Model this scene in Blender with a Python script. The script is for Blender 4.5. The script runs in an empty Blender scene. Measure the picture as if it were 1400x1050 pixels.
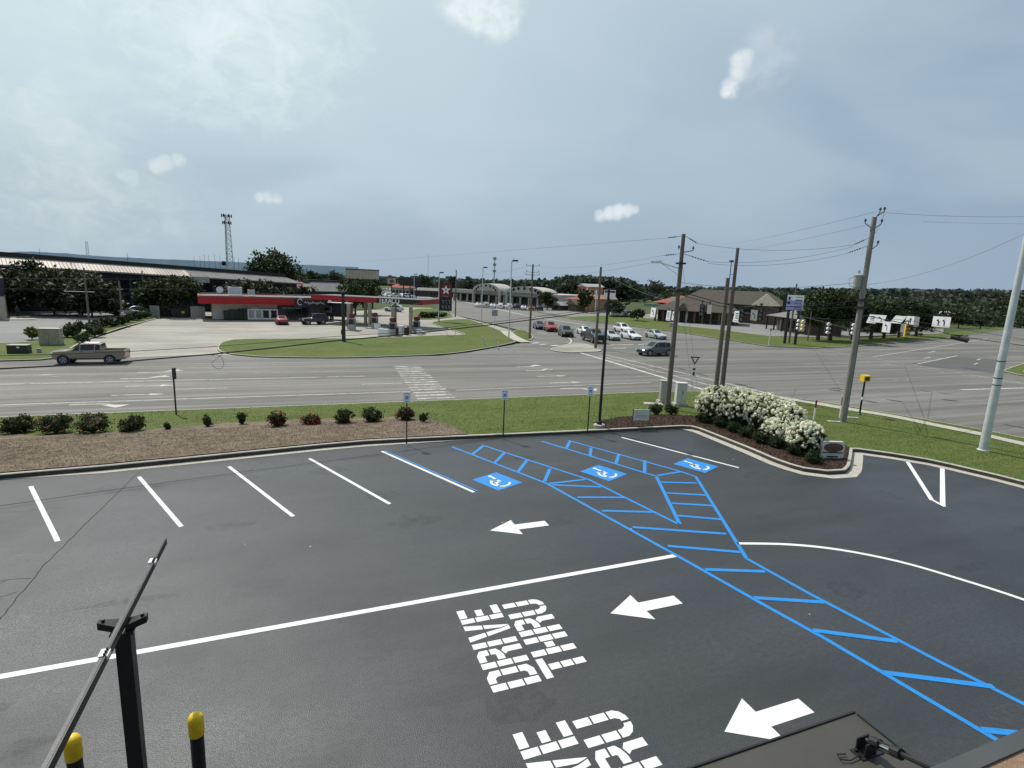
import bpy, math, random
from mathutils import Vector, Matrix, noise as mnoise
from mathutils.geometry import delaunay_2d_cdt

rng = random.Random(11)
scene = bpy.context.scene
COL = scene.collection
D2R = math.radians
RZ = -0.9                       # level of the public roads; the parking lot is level 0
EYE = 7.25                      # viewpoint on the roof parapet

# ------------------------------------------------------------------ survey: sight lines -> positions in the world
F_, CX_, CY_ = 742.0, 700.0, 525.0
ROLL, PITCH, YAW = D2R(2.35), math.atan(138.0 / 742.0), D2R(21.2)
_ca, _sa = math.cos(YAW), math.sin(YAW)
_c, _s, _cp, _sp = math.cos(ROLL), math.sin(ROLL), math.cos(PITCH), math.sin(PITCH)
def wrot(v): return Vector((_ca*v[0] + _sa*v[1], -_sa*v[0] + _ca*v[1], v[2]))
def ray(px, py):
    u, v = (px - CX_)/F_, (py - CY_)/F_
    a, b = _c*u + _s*v, -_s*u + _c*v
    return wrot((a, _cp - b*_sp, -_sp - b*_cp))
def g(px, py, z=RZ):            # point of the level plane z
    r = ray(px, py); t = (EYE - z)/-r.z
    return Vector((r.x*t, r.y*t, z))
def HT(base, px, py):           # height of a vertical standing at base
    r = ray(px, py)
    return EYE + r.z*math.hypot(base[0], base[1])/math.hypot(r.x, r.y)
def vplane(px, py, A, B):       # point in the vertical plane through A and B
    r = ray(px, py); n = Vector((B[1]-A[1], A[0]-B[0]))
    t = (n.x*A[0] + n.y*A[1])/(n.x*r.x + n.y*r.y)
    return Vector((r.x*t, r.y*t, EYE + r.z*t))
def at_dist(px, py, d):         # point at horizontal distance d
    r = ray(px, py); t = d/math.hypot(r.x, r.y)
    return Vector((r.x*t, r.y*t, EYE + r.z*t))

# ------------------------------------------------------------------ node materials
def _mat(name):
    m = bpy.data.materials.new(name); m.use_nodes = True
    nt = m.node_tree; b = nt.nodes['Principled BSDF']
    return m, nt, b
def C4(c): return (c[0], c[1], c[2], 1.0)
def plain(name, c, rough=.6, metal=0.0, spec=.5, var=.12, scale=3.0, bump=0.0, bscale=40., stretch=(1,1,1), c2=None, detail=4):
    """base colour broken up by a noise; optional bump"""
    m, nt, b = _mat(name); N, L = nt.nodes, nt.links
    tc = N.new('ShaderNodeTexCoord'); mp = N.new('ShaderNodeMapping'); mp.inputs['Scale'].default_value = stretch
    L.new(tc.outputs['Object'], mp.inputs['Vector'])
    nz = N.new('ShaderNodeTexNoise'); nz.inputs['Scale'].default_value = scale; nz.inputs['Detail'].default_value = detail
    L.new(mp.outputs['Vector'], nz.inputs['Vector'])
    rp = N.new('ShaderNodeValToRGB')
    rp.color_ramp.elements[0].position = .3; rp.color_ramp.elements[1].position = .7
    lo = [max(0, x*(1-var)) for x in c]; hi = [min(1, x*(1+var)) for x in c] if c2 is None else c2
    rp.color_ramp.elements[0].color = C4(lo); rp.color_ramp.elements[1].color = C4(hi)
    L.new(nz.outputs['Fac'], rp.inputs['Fac']); L.new(rp.outputs['Color'], b.inputs['Base Color'])
    b.inputs['Roughness'].default_value = rough; b.inputs['Metallic'].default_value = metal
    b.inputs['Specular IOR Level'].default_value = spec
    if bump:
        n2 = N.new('ShaderNodeTexNoise'); n2.inputs['Scale'].default_value = bscale; n2.inputs['Detail'].default_value = 5
        L.new(mp.outputs['Vector'], n2.inputs['Vector'])
        bp = N.new('ShaderNodeBump'); bp.inputs['Strength'].default_value = bump; bp.inputs['Distance'].default_value = .05
        L.new(n2.outputs['Fac'], bp.inputs['Height']); L.new(bp.outputs['Normal'], b.inputs['Normal'])
    return m
def layered(name, cols, scales, stretches, rough=(.6,.8), fine=(0.25, 120.), bump=.2, spec=.5, facs=(.5,.5,.5)):
    """ground materials: several noises, each fading another colour in, and a fine grain on top"""
    m, nt, b = _mat(name); N, L = nt.nodes, nt.links
    tc = N.new('ShaderNodeTexCoord')
    cur = None; first = None
    for i, (sc, st) in enumerate(zip(scales, stretches)):
        mp = N.new('ShaderNodeMapping'); mp.inputs['Scale'].default_value = st; mp.inputs['Location'].default_value = (i*13.7, i*5.1, 0)
        L.new(tc.outputs['Object'], mp.inputs['Vector'])
        nz = N.new('ShaderNodeTexNoise'); nz.inputs['Scale'].default_value = sc; nz.inputs['Detail'].default_value = 6; nz.inputs['Roughness'].default_value = .6
        L.new(mp.outputs['Vector'], nz.inputs['Vector'])
        rp = N.new('ShaderNodeMapRange'); rp.inputs['From Min'].default_value = .38; rp.inputs['From Max'].default_value = .66
        rp.inputs['To Max'].default_value = facs[i]
        L.new(nz.outputs['Fac'], rp.inputs['Value'])
        if first is None: first = nz
        mx = N.new('ShaderNodeMix'); mx.data_type = 'RGBA'
        L.new(rp.outputs['Result'], mx.inputs['Factor'])
        if cur is None: mx.inputs['A'].default_value = C4(cols[0])
        else: L.new(cur, mx.inputs['A'])
        mx.inputs['B'].default_value = C4(cols[i+1]); cur = mx.outputs['Result']
    fn = N.new('ShaderNodeTexNoise'); fn.inputs['Scale'].default_value = fine[1]; fn.inputs['Detail'].default_value = 3
    L.new(tc.outputs['Object'], fn.inputs['Vector'])
    mr = N.new('ShaderNodeMapRange'); mr.inputs['From Min'].default_value = .3; mr.inputs['From Max'].default_value = .7
    mr.inputs['To Min'].default_value = 1-fine[0]; mr.inputs['To Max'].default_value = 1+fine[0]
    L.new(fn.outputs['Fac'], mr.inputs['Value'])
    vm = N.new('ShaderNodeVectorMath'); vm.operation = 'SCALE'
    L.new(cur, vm.inputs[0]); L.new(mr.outputs['Result'], vm.inputs['Scale'])
    L.new(vm.outputs['Vector'], b.inputs['Base Color'])
    rr = N.new('ShaderNodeMapRange'); rr.inputs['From Min'].default_value = .35; rr.inputs['From Max'].default_value = .65
    rr.inputs['To Min'].default_value = rough[0]; rr.inputs['To Max'].default_value = rough[1]
    L.new(first.outputs['Fac'], rr.inputs['Value']); L.new(rr.outputs['Result'], b.inputs['Roughness'])
    b.inputs['Specular IOR Level'].default_value = spec
    if bump:
        bp = N.new('ShaderNodeBump'); bp.inputs['Strength'].default_value = bump; bp.inputs['Distance'].default_value = .03
        L.new(fn.outputs['Fac'], bp.inputs['Height']); L.new(bp.outputs['Normal'], b.inputs['Normal'])
    return m
def leafy(name, dark, light, rough=.65, extra=None, pos=(.0,.55,1.)):
    """leaf colour differs from leaf to leaf"""
    m, nt, b = _mat(name); N, L = nt.nodes, nt.links
    ge = N.new('ShaderNodeNewGeometry'); rp = N.new('ShaderNodeValToRGB')
    e = rp.color_ramp.elements; e[0].color = C4(dark); e[0].position = pos[0]; e[1].color = C4(light); e[1].position = pos[2]
    mid = e.new(pos[1]); mid.color = C4([(a*.6+c*.4) for a, c in zip(dark, light)])
    if extra:
        x = e.new(extra[1]); x.color = C4(light); e[-1].color = C4(extra[0])
    L.new(ge.outputs['Random Per Island'], rp.inputs['Fac']); L.new(rp.outputs['Color'], b.inputs['Base Color'])
    b.inputs['Roughness'].default_value = rough; b.inputs['Specular IOR Level'].default_value = .25
    tr = N.new('ShaderNodeBsdfTranslucent'); L.new(rp.outputs['Color'], tr.inputs['Color'])
    ms = N.new('ShaderNodeMixShader'); ms.inputs['Fac'].default_value = .25
    out = N['Material Output']; L.new(b.outputs['BSDF'], ms.inputs[1]); L.new(tr.outputs['BSDF'], ms.inputs[2]); L.new(ms.outputs['Shader'], out.inputs['Surface'])
    return m
def glassy(name, c=(.008,.010,.012), rough=.08):
    m, nt, b = _mat(name); b.inputs['Base Color'].default_value = C4(c); b.inputs['Roughness'].default_value = rough
    b.inputs['Specular IOR Level'].default_value = .45
    return m
def paint(name, c, rough=.28):
    m = plain(name, c, rough=rough, var=.05, scale=2.0); b = m.node_tree.nodes['Principled BSDF']
    b.inputs['Coat Weight'].default_value = .6; b.inputs['Coat Roughness'].default_value = .08
    return m

MT = {}
MT['lot'] = layered('sealed_asphalt', [(.033,.037,.041),(.017,.020,.023),(.056,.060,.064),(.020,.022,.025)], [.13,.42,8.5], [(1,1,1),(.35,1.3,1),(.8,1.5,1)], rough=(.33,.60), fine=(.42,55.), bump=.35, facs=(.85,.6,.55))
MT['road'] = layered('worn_asphalt', [(.155,.144,.131),(.108,.101,.094),(.22,.205,.184),(.066,.062,.058)], [.10,.55,.8], [(.6,1,1),(.05,1.0,1),(.03,1.5,1)], rough=(.75,.9), fine=(.25,25.), bump=.2, facs=(.7,.75,.75))
MT['concrete_lot'] = layered('stained_concrete', [(.32,.295,.25),(.225,.208,.18),(.39,.36,.31),(.15,.138,.12)], [.12,.45,.25], [(1,1,1),(1,1.4,1),(.4,1.6,1)], rough=(.8,.9), fine=(.12,20.), bump=.1, facs=(.6,.5,.6))
MT['old_lot'] = layered('old_lot_asphalt', [(.20,.195,.19),(.15,.147,.143),(.27,.26,.25),(.12,.118,.115)], [.1,.4,.3], [(1,1,1),(.3,1.4,1),(.2,2,1)], rough=(.8,.9), fine=(.15,20.), bump=.1)
MT['grass'] = layered('mown_grass', [(.070,.104,.018),(.042,.070,.012),(.110,.136,.034),(.120,.128,.042)], [.30,1.6,.8], [(1,1,1),(.7,1.6,1),(.25,2.2,1)], rough=(.8,.9), fine=(.42,34.), bump=.6, spec=.15, facs=(.7,.65,.5))
MT['ground'] = layered('far_ground', [(.055,.08,.03),(.04,.055,.022),(.10,.11,.055),(.07,.08,.04)], [.01,.03,.1], [(1,1,1)]*3, rough=(.85,.95), fine=(.2,1.), bump=0, spec=.1)
MT['mulch'] = layered('pine_straw', [(.20,.155,.112),(.105,.080,.058),(.31,.25,.185),(.08,.06,.045)], [.35,1.6,9.], [(1,1.5,1),(1,1.8,1),(1,1,1)], rough=(.85,.95), fine=(.5,45.), bump=1.0, spec=.1, facs=(.8,.7,.55))
MT['darkmulch'] = layered('bark_mulch', [(.060,.039,.028),(.032,.022,.017),(.095,.062,.043),(.024,.018,.015)], [1.,6.,14.], [(1,1,1)]*3, rough=(.85,.95), fine=(.6,60.), bump=1.0, spec=.1)
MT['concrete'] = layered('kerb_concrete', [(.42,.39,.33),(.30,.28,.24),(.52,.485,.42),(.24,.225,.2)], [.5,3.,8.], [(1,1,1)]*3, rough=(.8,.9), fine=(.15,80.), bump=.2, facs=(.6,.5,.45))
MT['kerbface'] = layered('shaded_kerb_face', [(.055,.049,.041),(.035,.031,.027),(.09,.08,.068),(.03,.027,.024)], [.5,3.,8.], [(1,1,1)]*3, rough=(.85,.95), fine=(.2,60.), bump=.2)  # shade of the kerb face put into a dark colour, with some dirt
MT['white'] = layered('white_marking', [(.74,.745,.73),(.60,.60,.59),(.80,.80,.78),(.46,.46,.455)], [.9,4.,22.], [(1,1,1)]*3, rough=(.55,.7), fine=(.10,90.), bump=.1, facs=(.6,.45,.45))
MT['blue'] = layered('blue_marking', [(.006,.205,.58),(.005,.165,.50),(.020,.265,.64),(.008,.175,.48)], [1.,5.,20.], [(1,1,1)]*3, rough=(.5,.65), fine=(.10,90.), bump=.1, facs=(.6,.5,.5))
def worn(name, c, hold=.45, scale=1.2, alpha=.9):
    m, nt, b = _mat(name); N, L = nt.nodes, nt.links
    tc = N.new('ShaderNodeTexCoord'); nz = N.new('ShaderNodeTexNoise'); nz.inputs['Scale'].default_value = scale; nz.inputs['Detail'].default_value = 8; nz.inputs['Roughness'].default_value = .7
    L.new(tc.outputs['Object'], nz.inputs['Vector'])
    mr = N.new('ShaderNodeMapRange'); mr.inputs['From Min'].default_value = hold-.12; mr.inputs['From Max'].default_value = hold+.1; mr.inputs['To Max'].default_value = alpha
    L.new(nz.outputs['Fac'], mr.inputs['Value']); L.new(mr.outputs['Result'], b.inputs['Alpha'])
    b.inputs['Base Color'].default_value = C4(c); b.inputs['Roughness'].default_value = .8
    return m
MT['wornwhite'] = worn('worn_white_marking', (.55,.53,.49), .40)
MT['ladderwhite'] = worn('worn_ladder_white', (.50,.48,.43), .47, 1.6, .85)
MT['faded'] = worn('faded_white_marking', (.48,.46,.43), .50, 1.0, .7)
MT['scuff2'] = plain('pale_speck', (.45,.45,.44), .8)
MT['crack'] = plain('crack_dark', (.02,.02,.022), .9)
MT['wood'] = plain('weathered_pole_wood', (.16,.13,.105), .9, var=.35, scale=6, stretch=(6,6,.5), bump=.4, bscale=20)
MT['woodgrey'] = plain('grey_pole_wood', (.26,.24,.215), .9, var=.35, scale=6, stretch=(6,6,.4), bump=.4, bscale=20)
MT['wooddark'] = plain('dark_creosote_wood', (.055,.045,.038), .9, var=.3, scale=6, stretch=(6,6,.4))
MT['black'] = plain('black_metal', (.012,.012,.013), .45, var=.2, scale=5)
MT['armgrey'] = plain('satin_grey_metal', (.045,.048,.049), .45, var=.25, scale=7, bump=.05, bscale=60)
MT['cable'] = plain('cable_black', (.012,.012,.012), .6)
MT['wire'] = plain('wire_dark', (.07,.072,.075), .5)
MT['skywire'] = plain('aluminium_wire', (.16,.165,.17), .5)
MT['steel'] = plain('galvanised_steel', (.60,.62,.62), .45, metal=.25, var=.12, scale=3)
MT['yellow'] = plain('safety_yellow', (.78,.52,.015), .45, var=.08, scale=12)
MT['whitepaint'] = plain('white_enamel', (.75,.75,.73), .5, var=.06)
MT['signwhite'] = plain('sign_white', (.88,.88,.87), .45, var=.04)
MT['signback'] = plain('sign_aluminium', (.32,.33,.33), .5, metal=.3)
MT['signblack'] = plain('sign_black', (.015,.015,.016), .5)
MT['signblue'] = plain('sign_blue', (.02,.07,.32), .5)
MT['red'] = plain('red_fascia', (.40,.005,.010), .5, var=.12, scale=.6)
MT['darkred'] = plain('dark_red', (.20,.012,.018), .5)
MT['navy'] = plain('navy_fascia', (.020,.022,.034), .5)
MT['creamwall'] = plain('cream_wall', (.52,.50,.45), .85, var=.1, scale=.8)
MT['beige'] = plain('beige_wall', (.45,.41,.33), .85, var=.1, scale=.8)
MT['darkwall'] = plain('dark_wall', (.020,.024,.034), .6, var=.3, scale=.4)
MT['darkglass'] = glassy('dark_window', (.010,.014,.022), .12)
MT['glass'] = glassy('car_glass')
MT['tanroof'] = plain('tan_metal_roof', (.36,.30,.245), .55, var=.3, scale=.3, stretch=(2.2,.15,.15))
MT['brownroof'] = plain('brown_shingle_roof', (.062,.049,.038), .9, var=.25, scale=2)
MT['browndark'] = plain('brown_brick', (.12,.085,.065), .9, var=.25, scale=3)
MT['greyroof'] = plain('grey_flat_roof', (.16,.155,.15), .9, var=.2, scale=1)
MT['redroof'] = plain('red_tile_roof', (.24,.055,.035), .85, var=.25, scale=2)
MT['ochre'] = plain('ochre_stucco', (.42,.24,.15), .9, var=.15, scale=1)
MT['palewall'] = plain('pale_stucco', (.40,.38,.34), .9, var=.12, scale=.5)
MT['greenroof'] = plain('green_awning', (.05,.12,.085), .6)
MT['tyre'] = plain('tyre_rubber', (.014,.014,.014), .8)
MT['rim'] = plain('alloy_rim', (.38,.39,.40), .35, metal=.7)
MT['lamp_red'] = plain('tail_lamp_red', (.35,.01,.01), .3)
MT['lamp_clear'] = plain('headlamp_clear', (.7,.72,.74), .15)
MT['plastic'] = plain('black_plastic', (.018,.018,.019), .6)
MT['cabinet'] = plain('utility_cabinet_grey', (.33,.34,.31), .6, var=.1, scale=4)
MT['cabinetlight'] = plain('utility_cabinet_pale', (.56,.56,.51), .6, var=.08, scale=4)
MT['tanbox'] = plain('tan_cabinet', (.30,.275,.205), .7, var=.18, scale=2.5)
MT['greenbox'] = plain('dark_green_box', (.022,.035,.025), .6)
MT['bronze'] = plain('bronze_awning_metal', (.052,.048,.040), .5, var=.12, scale=1.5, bump=.05, bscale=6)
MT['coping'] = plain('charcoal_coping_metal', (.060,.062,.062), .45, var=.1, scale=2)
MT['parapet'] = layered('brown_roof_membrane', [(.30,.19,.115),(.21,.13,.08),(.38,.25,.16),(.16,.10,.065)], [2.,6.,18.], [(1,3,1),(1,4,1),(2,1,1)], rough=(.7,.85), fine=(.3,140.), bump=.6)
MT['skin'] = plain('skin', (.22,.13,.09), .6)
MT['cloth'] = plain('dark_clothing', (.03,.028,.03), .85)
MT['hill'] = plain('far_hill_trees', (.47,.56,.62), 1.0, var=.12, scale=.01)  # distance haze is mixed into the hill colour
MT['bark'] = plain('tree_bark', (.06,.048,.038), .9, var=.3, scale=5)
MT['leaf_dark'] = leafy('leaf_dark', (.013,.023,.008), (.062,.092,.028))
MT['leaf_mid'] = leafy('leaf_mid', (.016,.030,.010), (.080,.110,.035))
MT['leaf_light'] = leafy('leaf_light', (.04,.06,.012), (.16,.19,.05))
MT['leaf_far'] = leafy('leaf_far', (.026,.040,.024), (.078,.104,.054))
MT['leaf_midfar'] = leafy('leaf_midfar', (.030,.045,.032), (.085,.108,.072))  # far leaf tones paled, distance haze painted into the colour
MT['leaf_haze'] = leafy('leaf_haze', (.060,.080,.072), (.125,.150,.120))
MT['leaf_myrtle'] = leafy('leaf_myrtle', (.010,.018,.007), (.055,.070,.026), extra=((.42,.37,.33), .86))
MT['leaf_box'] = leafy('leaf_boxwood', (.009,.018,.006), (.048,.078,.022))
MT['leaf_rose'] = leafy('leaf_rose', (.016,.026,.010), (.080,.105,.034))
MT['flower_red'] = leafy('flower_red', (.16,.008,.012), (.40,.03,.035))
MT['flower_white'] = leafy('flower_white', (.50,.52,.30), (.88,.87,.70), pos=(0,.2,.6))
MT['blade'] = leafy('grass_blade', (.046,.068,.013), (.115,.135,.038))

# ------------------------------------------------------------------ mesh builder
class MB:
    def __init__(s): s.v = []; s.f = []; s.m = []
    def add(s, vs, fs, mi=0):
        o = len(s.v); s.v += [tuple(p) for p in vs]; s.f += [tuple(i+o for i in f) for f in fs]; s.m += [mi]*len(fs); return s
    def poly(s, pts, mi=0): return s.add(pts, [tuple(range(len(pts)))], mi)
    def box(s, c, d, rz=0.0, mi=0, taper=1.0):
        x, y, z = d[0]/2, d[1]/2, d[2]/2; cs, sn = math.cos(rz), math.sin(rz); vs = []
        for k in (-1, 1):
            t = taper if k > 0 else 1.0
            for a, b in ((-1,-1),(1,-1),(1,1),(-1,1)):
                u, w = a*x*t, b*y*t
                vs.append((c[0]+u*cs-w*sn, c[1]+u*sn+w*cs, c[2]+k*z))
        return s.add(vs, [(3,2,1,0),(4,5,6,7),(0,1,5,4),(1,2,6,5),(2,3,7,6),(3,0,4,7)], mi)
    def cyl(s, p0, p1, r0, r1=None, n=10, mi=0, cap=True):
        r1 = r0 if r1 is None else r1
        a, b = Vector(p0), Vector(p1); d = (b-a).normalized()
        u = d.cross(Vector((0,0,1)) if abs(d.z) < .95 else Vector((1,0,0))).normalized(); w = d.cross(u)
        vs = []
        for p, r in ((a, r0), (b, r1)):
            for i in range(n):
                t = 2*math.pi*i/n; vs.append(p + u*(r*math.cos(t)) + w*(r*math.sin(t)))
        fs = [(i, (i+1) % n, n+(i+1) % n, n+i) for i in range(n)]
        if cap: fs += [tuple(range(n-1, -1, -1)), tuple(range(n, 2*n))]
        return s.add(vs, fs, mi)
    def tube(s, path, r, n=6, mi=0):
        P = [Vector(p) for p in path]; vs = []; fs = []
        up = Vector((0,0,1))
        for k, p in enumerate(P):
            d = (P[min(k+1, len(P)-1)] - P[max(k-1, 0)]).normalized()
            u = d.cross(up if abs(d.z) < .97 else Vector((1,0,0))).normalized(); w = d.cross(u)
            rr = r[k] if isinstance(r, (list, tuple)) else r
            for i in range(n):
                t = 2*math.pi*i/n; vs.append(p + u*(rr*math.cos(t)) + w*(rr*math.sin(t)))
        for k in range(len(P)-1):
            for i in range(n): fs.append((k*n+i, k*n+(i+1) % n, (k+1)*n+(i+1) % n, (k+1)*n+i))
        fs += [tuple(range(n-1, -1, -1)), tuple(range((len(P)-1)*n, len(P)*n))]
        return s.add(vs, fs, mi)
    def prism(s, poly, z0, z1, mi=0):
        n = len(poly); vs = [(p[0], p[1], z0) for p in poly] + [(p[0], p[1], z1) for p in poly]
        return s.add(vs, [tuple(range(n-1,-1,-1)), tuple(range(n, 2*n))] + [(i, (i+1) % n, n+(i+1) % n, n+i) for i in range(n)], mi)
    def lathe(s, prof, n=12, c=(0,0,0), mi=0):
        vs = []; fs = []
        for r, z in prof:
            for i in range(n): t = 2*math.pi*i/n; vs.append((c[0]+r*math.cos(t), c[1]+r*math.sin(t), c[2]+z))
        for k in range(len(prof)-1):
            for i in range(n): fs.append((k*n+i, k*n+(i+1) % n, (k+1)*n+(i+1) % n, (k+1)*n+i))
        fs += [tuple(range(n-1,-1,-1)), tuple(range((len(prof)-1)*n, len(prof)*n))]
        return s.add(vs, fs, mi)
    def leaf(s, p, size, r=rng, mi=0, asp=.6):
        a = Vector((r.gauss(0,1), r.gauss(0,1), r.gauss(0,1))).normalized()
        b = a.cross(Vector((r.gauss(0,1), r.gauss(0,1), r.gauss(0,1)))).normalized()
        a = a*size*.5; b = b*size*.5*asp
        return s.add([p-a, p-a*.1+b, p+a, p-a*.1-b], [(0,1,2,3)], mi)
    def blob(s, c, rad, n=7, m=5, jit=.12, mi=0, r=rng):
        vs = []; fs = []
        for k in range(m+1):
            ph = math.pi*k/m - math.pi/2
            for i in range(n):
                t = 2*math.pi*i/n; q = 1 + r.uniform(-jit, jit)
                vs.append((c[0]+rad[0]*q*math.cos(ph)*math.cos(t), c[1]+rad[1]*q*math.cos(ph)*math.sin(t), c[2]+rad[2]*q*math.sin(ph)))
        for k in range(m):
            for i in range(n): fs.append((k*n+i, k*n+(i+1) % n, (k+1)*n+(i+1) % n, (k+1)*n+i))
        return s.add(vs, fs, mi)
    def build(s, name, mats, parent=None, smooth=0):
        me = bpy.data.meshes.new(name); me.from_pydata(s.v, [], s.f); 
        if not isinstance(mats, (list, tuple)): mats = [mats]
        for m in mats: me.materials.append(MT[m] if isinstance(m, str) else m)
        if len(mats) > 1: me.polygons.foreach_set('material_index', s.m)
        if smooth:
            me.polygons.foreach_set('use_smooth', [True]*len(me.polygons))
            me.set_sharp_from_angle(angle=D2R(smooth))
        me.update()
        o = bpy.data.objects.new(name, me); COL.objects.link(o)
        if parent is not None: o.parent = parent
        return o
def tag(o, label=None, cat=None, group=None, kind=None):
    if label: o['label'] = label
    if cat: o['category'] = cat
    if group: o['group'] = group
    if kind: o['kind'] = kind
    return o
def thing(name, label, cat, loc=(0,0,0), rz=0.0, group=None, kind=None):
    o = bpy.data.objects.new(name, None); o.empty_display_size = .3; COL.objects.link(o)
    o.location = loc; o.rotation_euler = (0, 0, rz)
    return tag(o, label, cat, group, kind)
def struct(o): o['kind'] = 'structure'; return o
def copy_tree(o, parent=None):
    c = o.copy(); COL.objects.link(c)
    if parent is not None: c.parent = parent
    for ch in list(o.children): copy_tree(ch, c)
    return c
def text(s, name, size, mat, parent, loc, rot, extrude=.01, align='CENTER', bold=0.0):
    cu = bpy.data.curves.new(name, 'FONT'); cu.body = s; cu.size = size; cu.extrude = extrude; cu.align_x = align; cu.align_y = 'CENTER'; cu.offset = bold
    cu.materials.append(MT[mat]); tmp = bpy.data.objects.new('tmp', cu); me = bpy.data.meshes.new_from_object(tmp); bpy.data.objects.remove(tmp)
    o = bpy.data.objects.new(name, me); COL.objects.link(o); o.parent = parent; o.location = loc; o.rotation_euler = rot
    return o
def off(p, q, w):              # unit left normal scaled
    d = Vector((q[0]-p[0], q[1]-p[1])); d.normalize(); return Vector((-d.y, d.x))*w
def offset_line(pts, w, closed=False):
    out = []; n = len(pts)
    for i in range(n):
        a = pts[i-1] if (i > 0 or closed) else None
        b = pts[(i+1) % n] if (i < n-1 or closed) else None
        p = Vector(pts[i][:2])
        if a is None: out.append(p + off(p, b, w))
        elif b is None: out.append(p + off(a, p, w))
        else:
            n1, n2 = off(a, p, 1), off(p, b, 1); m = (n1+n2); m.normalize(); k = max(.35, m.dot(n1))
            out.append(p + m*(w/k))
    return out
def smooth_line(pts, step=.6, closed=False):
    P = [Vector(p[:2]) for p in pts]; n = len(P); out = []
    rngi = range(n if closed else n-1)
    for i in rngi:
        p0, p1, p2, p3 = (P[(i-1) % n], P[i], P[(i+1) % n], P[(i+2) % n]) if closed else (P[max(i-1,0)], P[i], P[i+1], P[min(i+2,n-1)])
        k = max(1, int((p2-p1).length/step)); k = min(k, 24)
        for j in range(k):
            t = j/k
            out.append(.5*((2*p1)+(p2-p0)*t+(2*p0-5*p1+4*p2-p3)*t*t+(3*p1-p0-3*p2+p3)*t**3))
    if not closed: out.append(P[-1])
    return out
def ribbon(mb, pts, wl, wr, zf, mi=0, closed=False):
    A = offset_line(pts, wl, closed); B = offset_line(pts, -wr, closed); n = len(pts)
    vs = [(p.x, p.y, zf(p.x, p.y)) for p in A] + [(p.x, p.y, zf(p.x, p.y)) for p in B]
    k = n if closed else n-1
    return mb.add(vs, [(i, n+i, n+(i+1) % n, (i+1) % n) for i in range(k)], mi)
def kerb_sweep(mb, pts, w, z0, z1, closed=False, zf=None, bev=.025):
    """kerb stone: face on the line, body to the left of it"""
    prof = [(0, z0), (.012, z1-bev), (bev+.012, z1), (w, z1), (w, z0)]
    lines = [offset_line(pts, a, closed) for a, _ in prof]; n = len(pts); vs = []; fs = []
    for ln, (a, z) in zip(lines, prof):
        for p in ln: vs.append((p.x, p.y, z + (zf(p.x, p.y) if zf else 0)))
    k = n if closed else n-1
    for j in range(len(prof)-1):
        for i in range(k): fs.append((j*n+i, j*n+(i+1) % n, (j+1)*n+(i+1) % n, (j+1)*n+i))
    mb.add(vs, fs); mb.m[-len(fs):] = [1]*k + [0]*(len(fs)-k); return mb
def stripe(mb, p, q, w, z, mi=0):
    n = off(p, q, w/2); return mb.poly([(p[0]+n.x, p[1]+n.y, z), (p[0]-n.x, p[1]-n.y, z), (q[0]-n.x, q[1]-n.y, z), (q[0]+n.x, q[1]+n.y, z)], mi)
def flat(mb, pts, z, mi=0): return mb.poly([(p[0], p[1], z) for p in pts], mi)
def area(pts): return .5*sum(pts[i][0]*pts[(i+1) % len(pts)][1] - pts[(i+1) % len(pts)][0]*pts[i][1] for i in range(len(pts)))
def ccw(pts): return pts if area(pts) > 0 else pts[::-1]
def inside(p, poly):
    c = False; n = len(poly); x, y = p[0], p[1]
    for i in range(n):
        a, b = poly[i], poly[(i+1) % n]
        if (a[1] > y) != (b[1] > y) and x < (b[0]-a[0])*(y-a[1])/(b[1]-a[1])+a[0]: c = not c
    return c
def dist_line(p, pts):
    best = 1e9; P = Vector((p[0], p[1]))
    for a, b in zip(pts[:-1], pts[1:]):
        ax, ay = a[0], a[1]; dx, dy = b[0]-ax, b[1]-ay; l = dx*dx+dy*dy
        t = 0 if l == 0 else max(0, min(1, ((P.x-ax)*dx+(P.y-ay)*dy)/l))
        best = min(best, math.hypot(P.x-ax-t*dx, P.y-ay-t*dy))
    return best
def sheet(mb, poly, zf, step, mi=0):
    """triangulated ground sheet with interior points so that it can follow a slope"""
    poly = [Vector(p[:2]) for p in ccw([tuple(p[:2]) for p in poly])]
    pts = list(poly); xs = [p.x for p in poly]; ys = [p.y for p in poly]
    x = min(xs)
    while x < max(xs):
        y = min(ys)
        while y < max(ys):
            q = Vector((x + rng.uniform(-.2,.2)*step, y + rng.uniform(-.2,.2)*step))
            if inside(q, poly) and dist_line(q, poly+[poly[0]]) > step*.3: pts.append(q)
            y += step
        x += step
    r = delaunay_2d_cdt(pts, [], [list(range(len(poly)))], 1, 1e-4)
    return mb.add([(p.x, p.y, zf(p.x, p.y)) for p in r[0]], [tuple(f) for f in r[2]], mi)

# ------------------------------------------------------------------ camera, light, sky
cam = bpy.data.cameras.new('camera'); co = bpy.data.objects.new('camera', cam); COL.objects.link(co)
cam.sensor_width = 36; cam.lens = F_/1400*36; cam.clip_start = .05; cam.clip_end = 12000
X = wrot((_c, _s*_sp, _s*_cp)); Y = wrot((-_s, _c*_sp, _c*_cp)); Z = -wrot((0, _cp, -_sp))
mw = Matrix.Identity(4)
for i, a in enumerate((X, Y, Z)):
    for j in range(3): mw[j][i] = a[j]
mw.translation = (0, 0, EYE); co.matrix_world = mw; scene.camera = co

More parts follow.
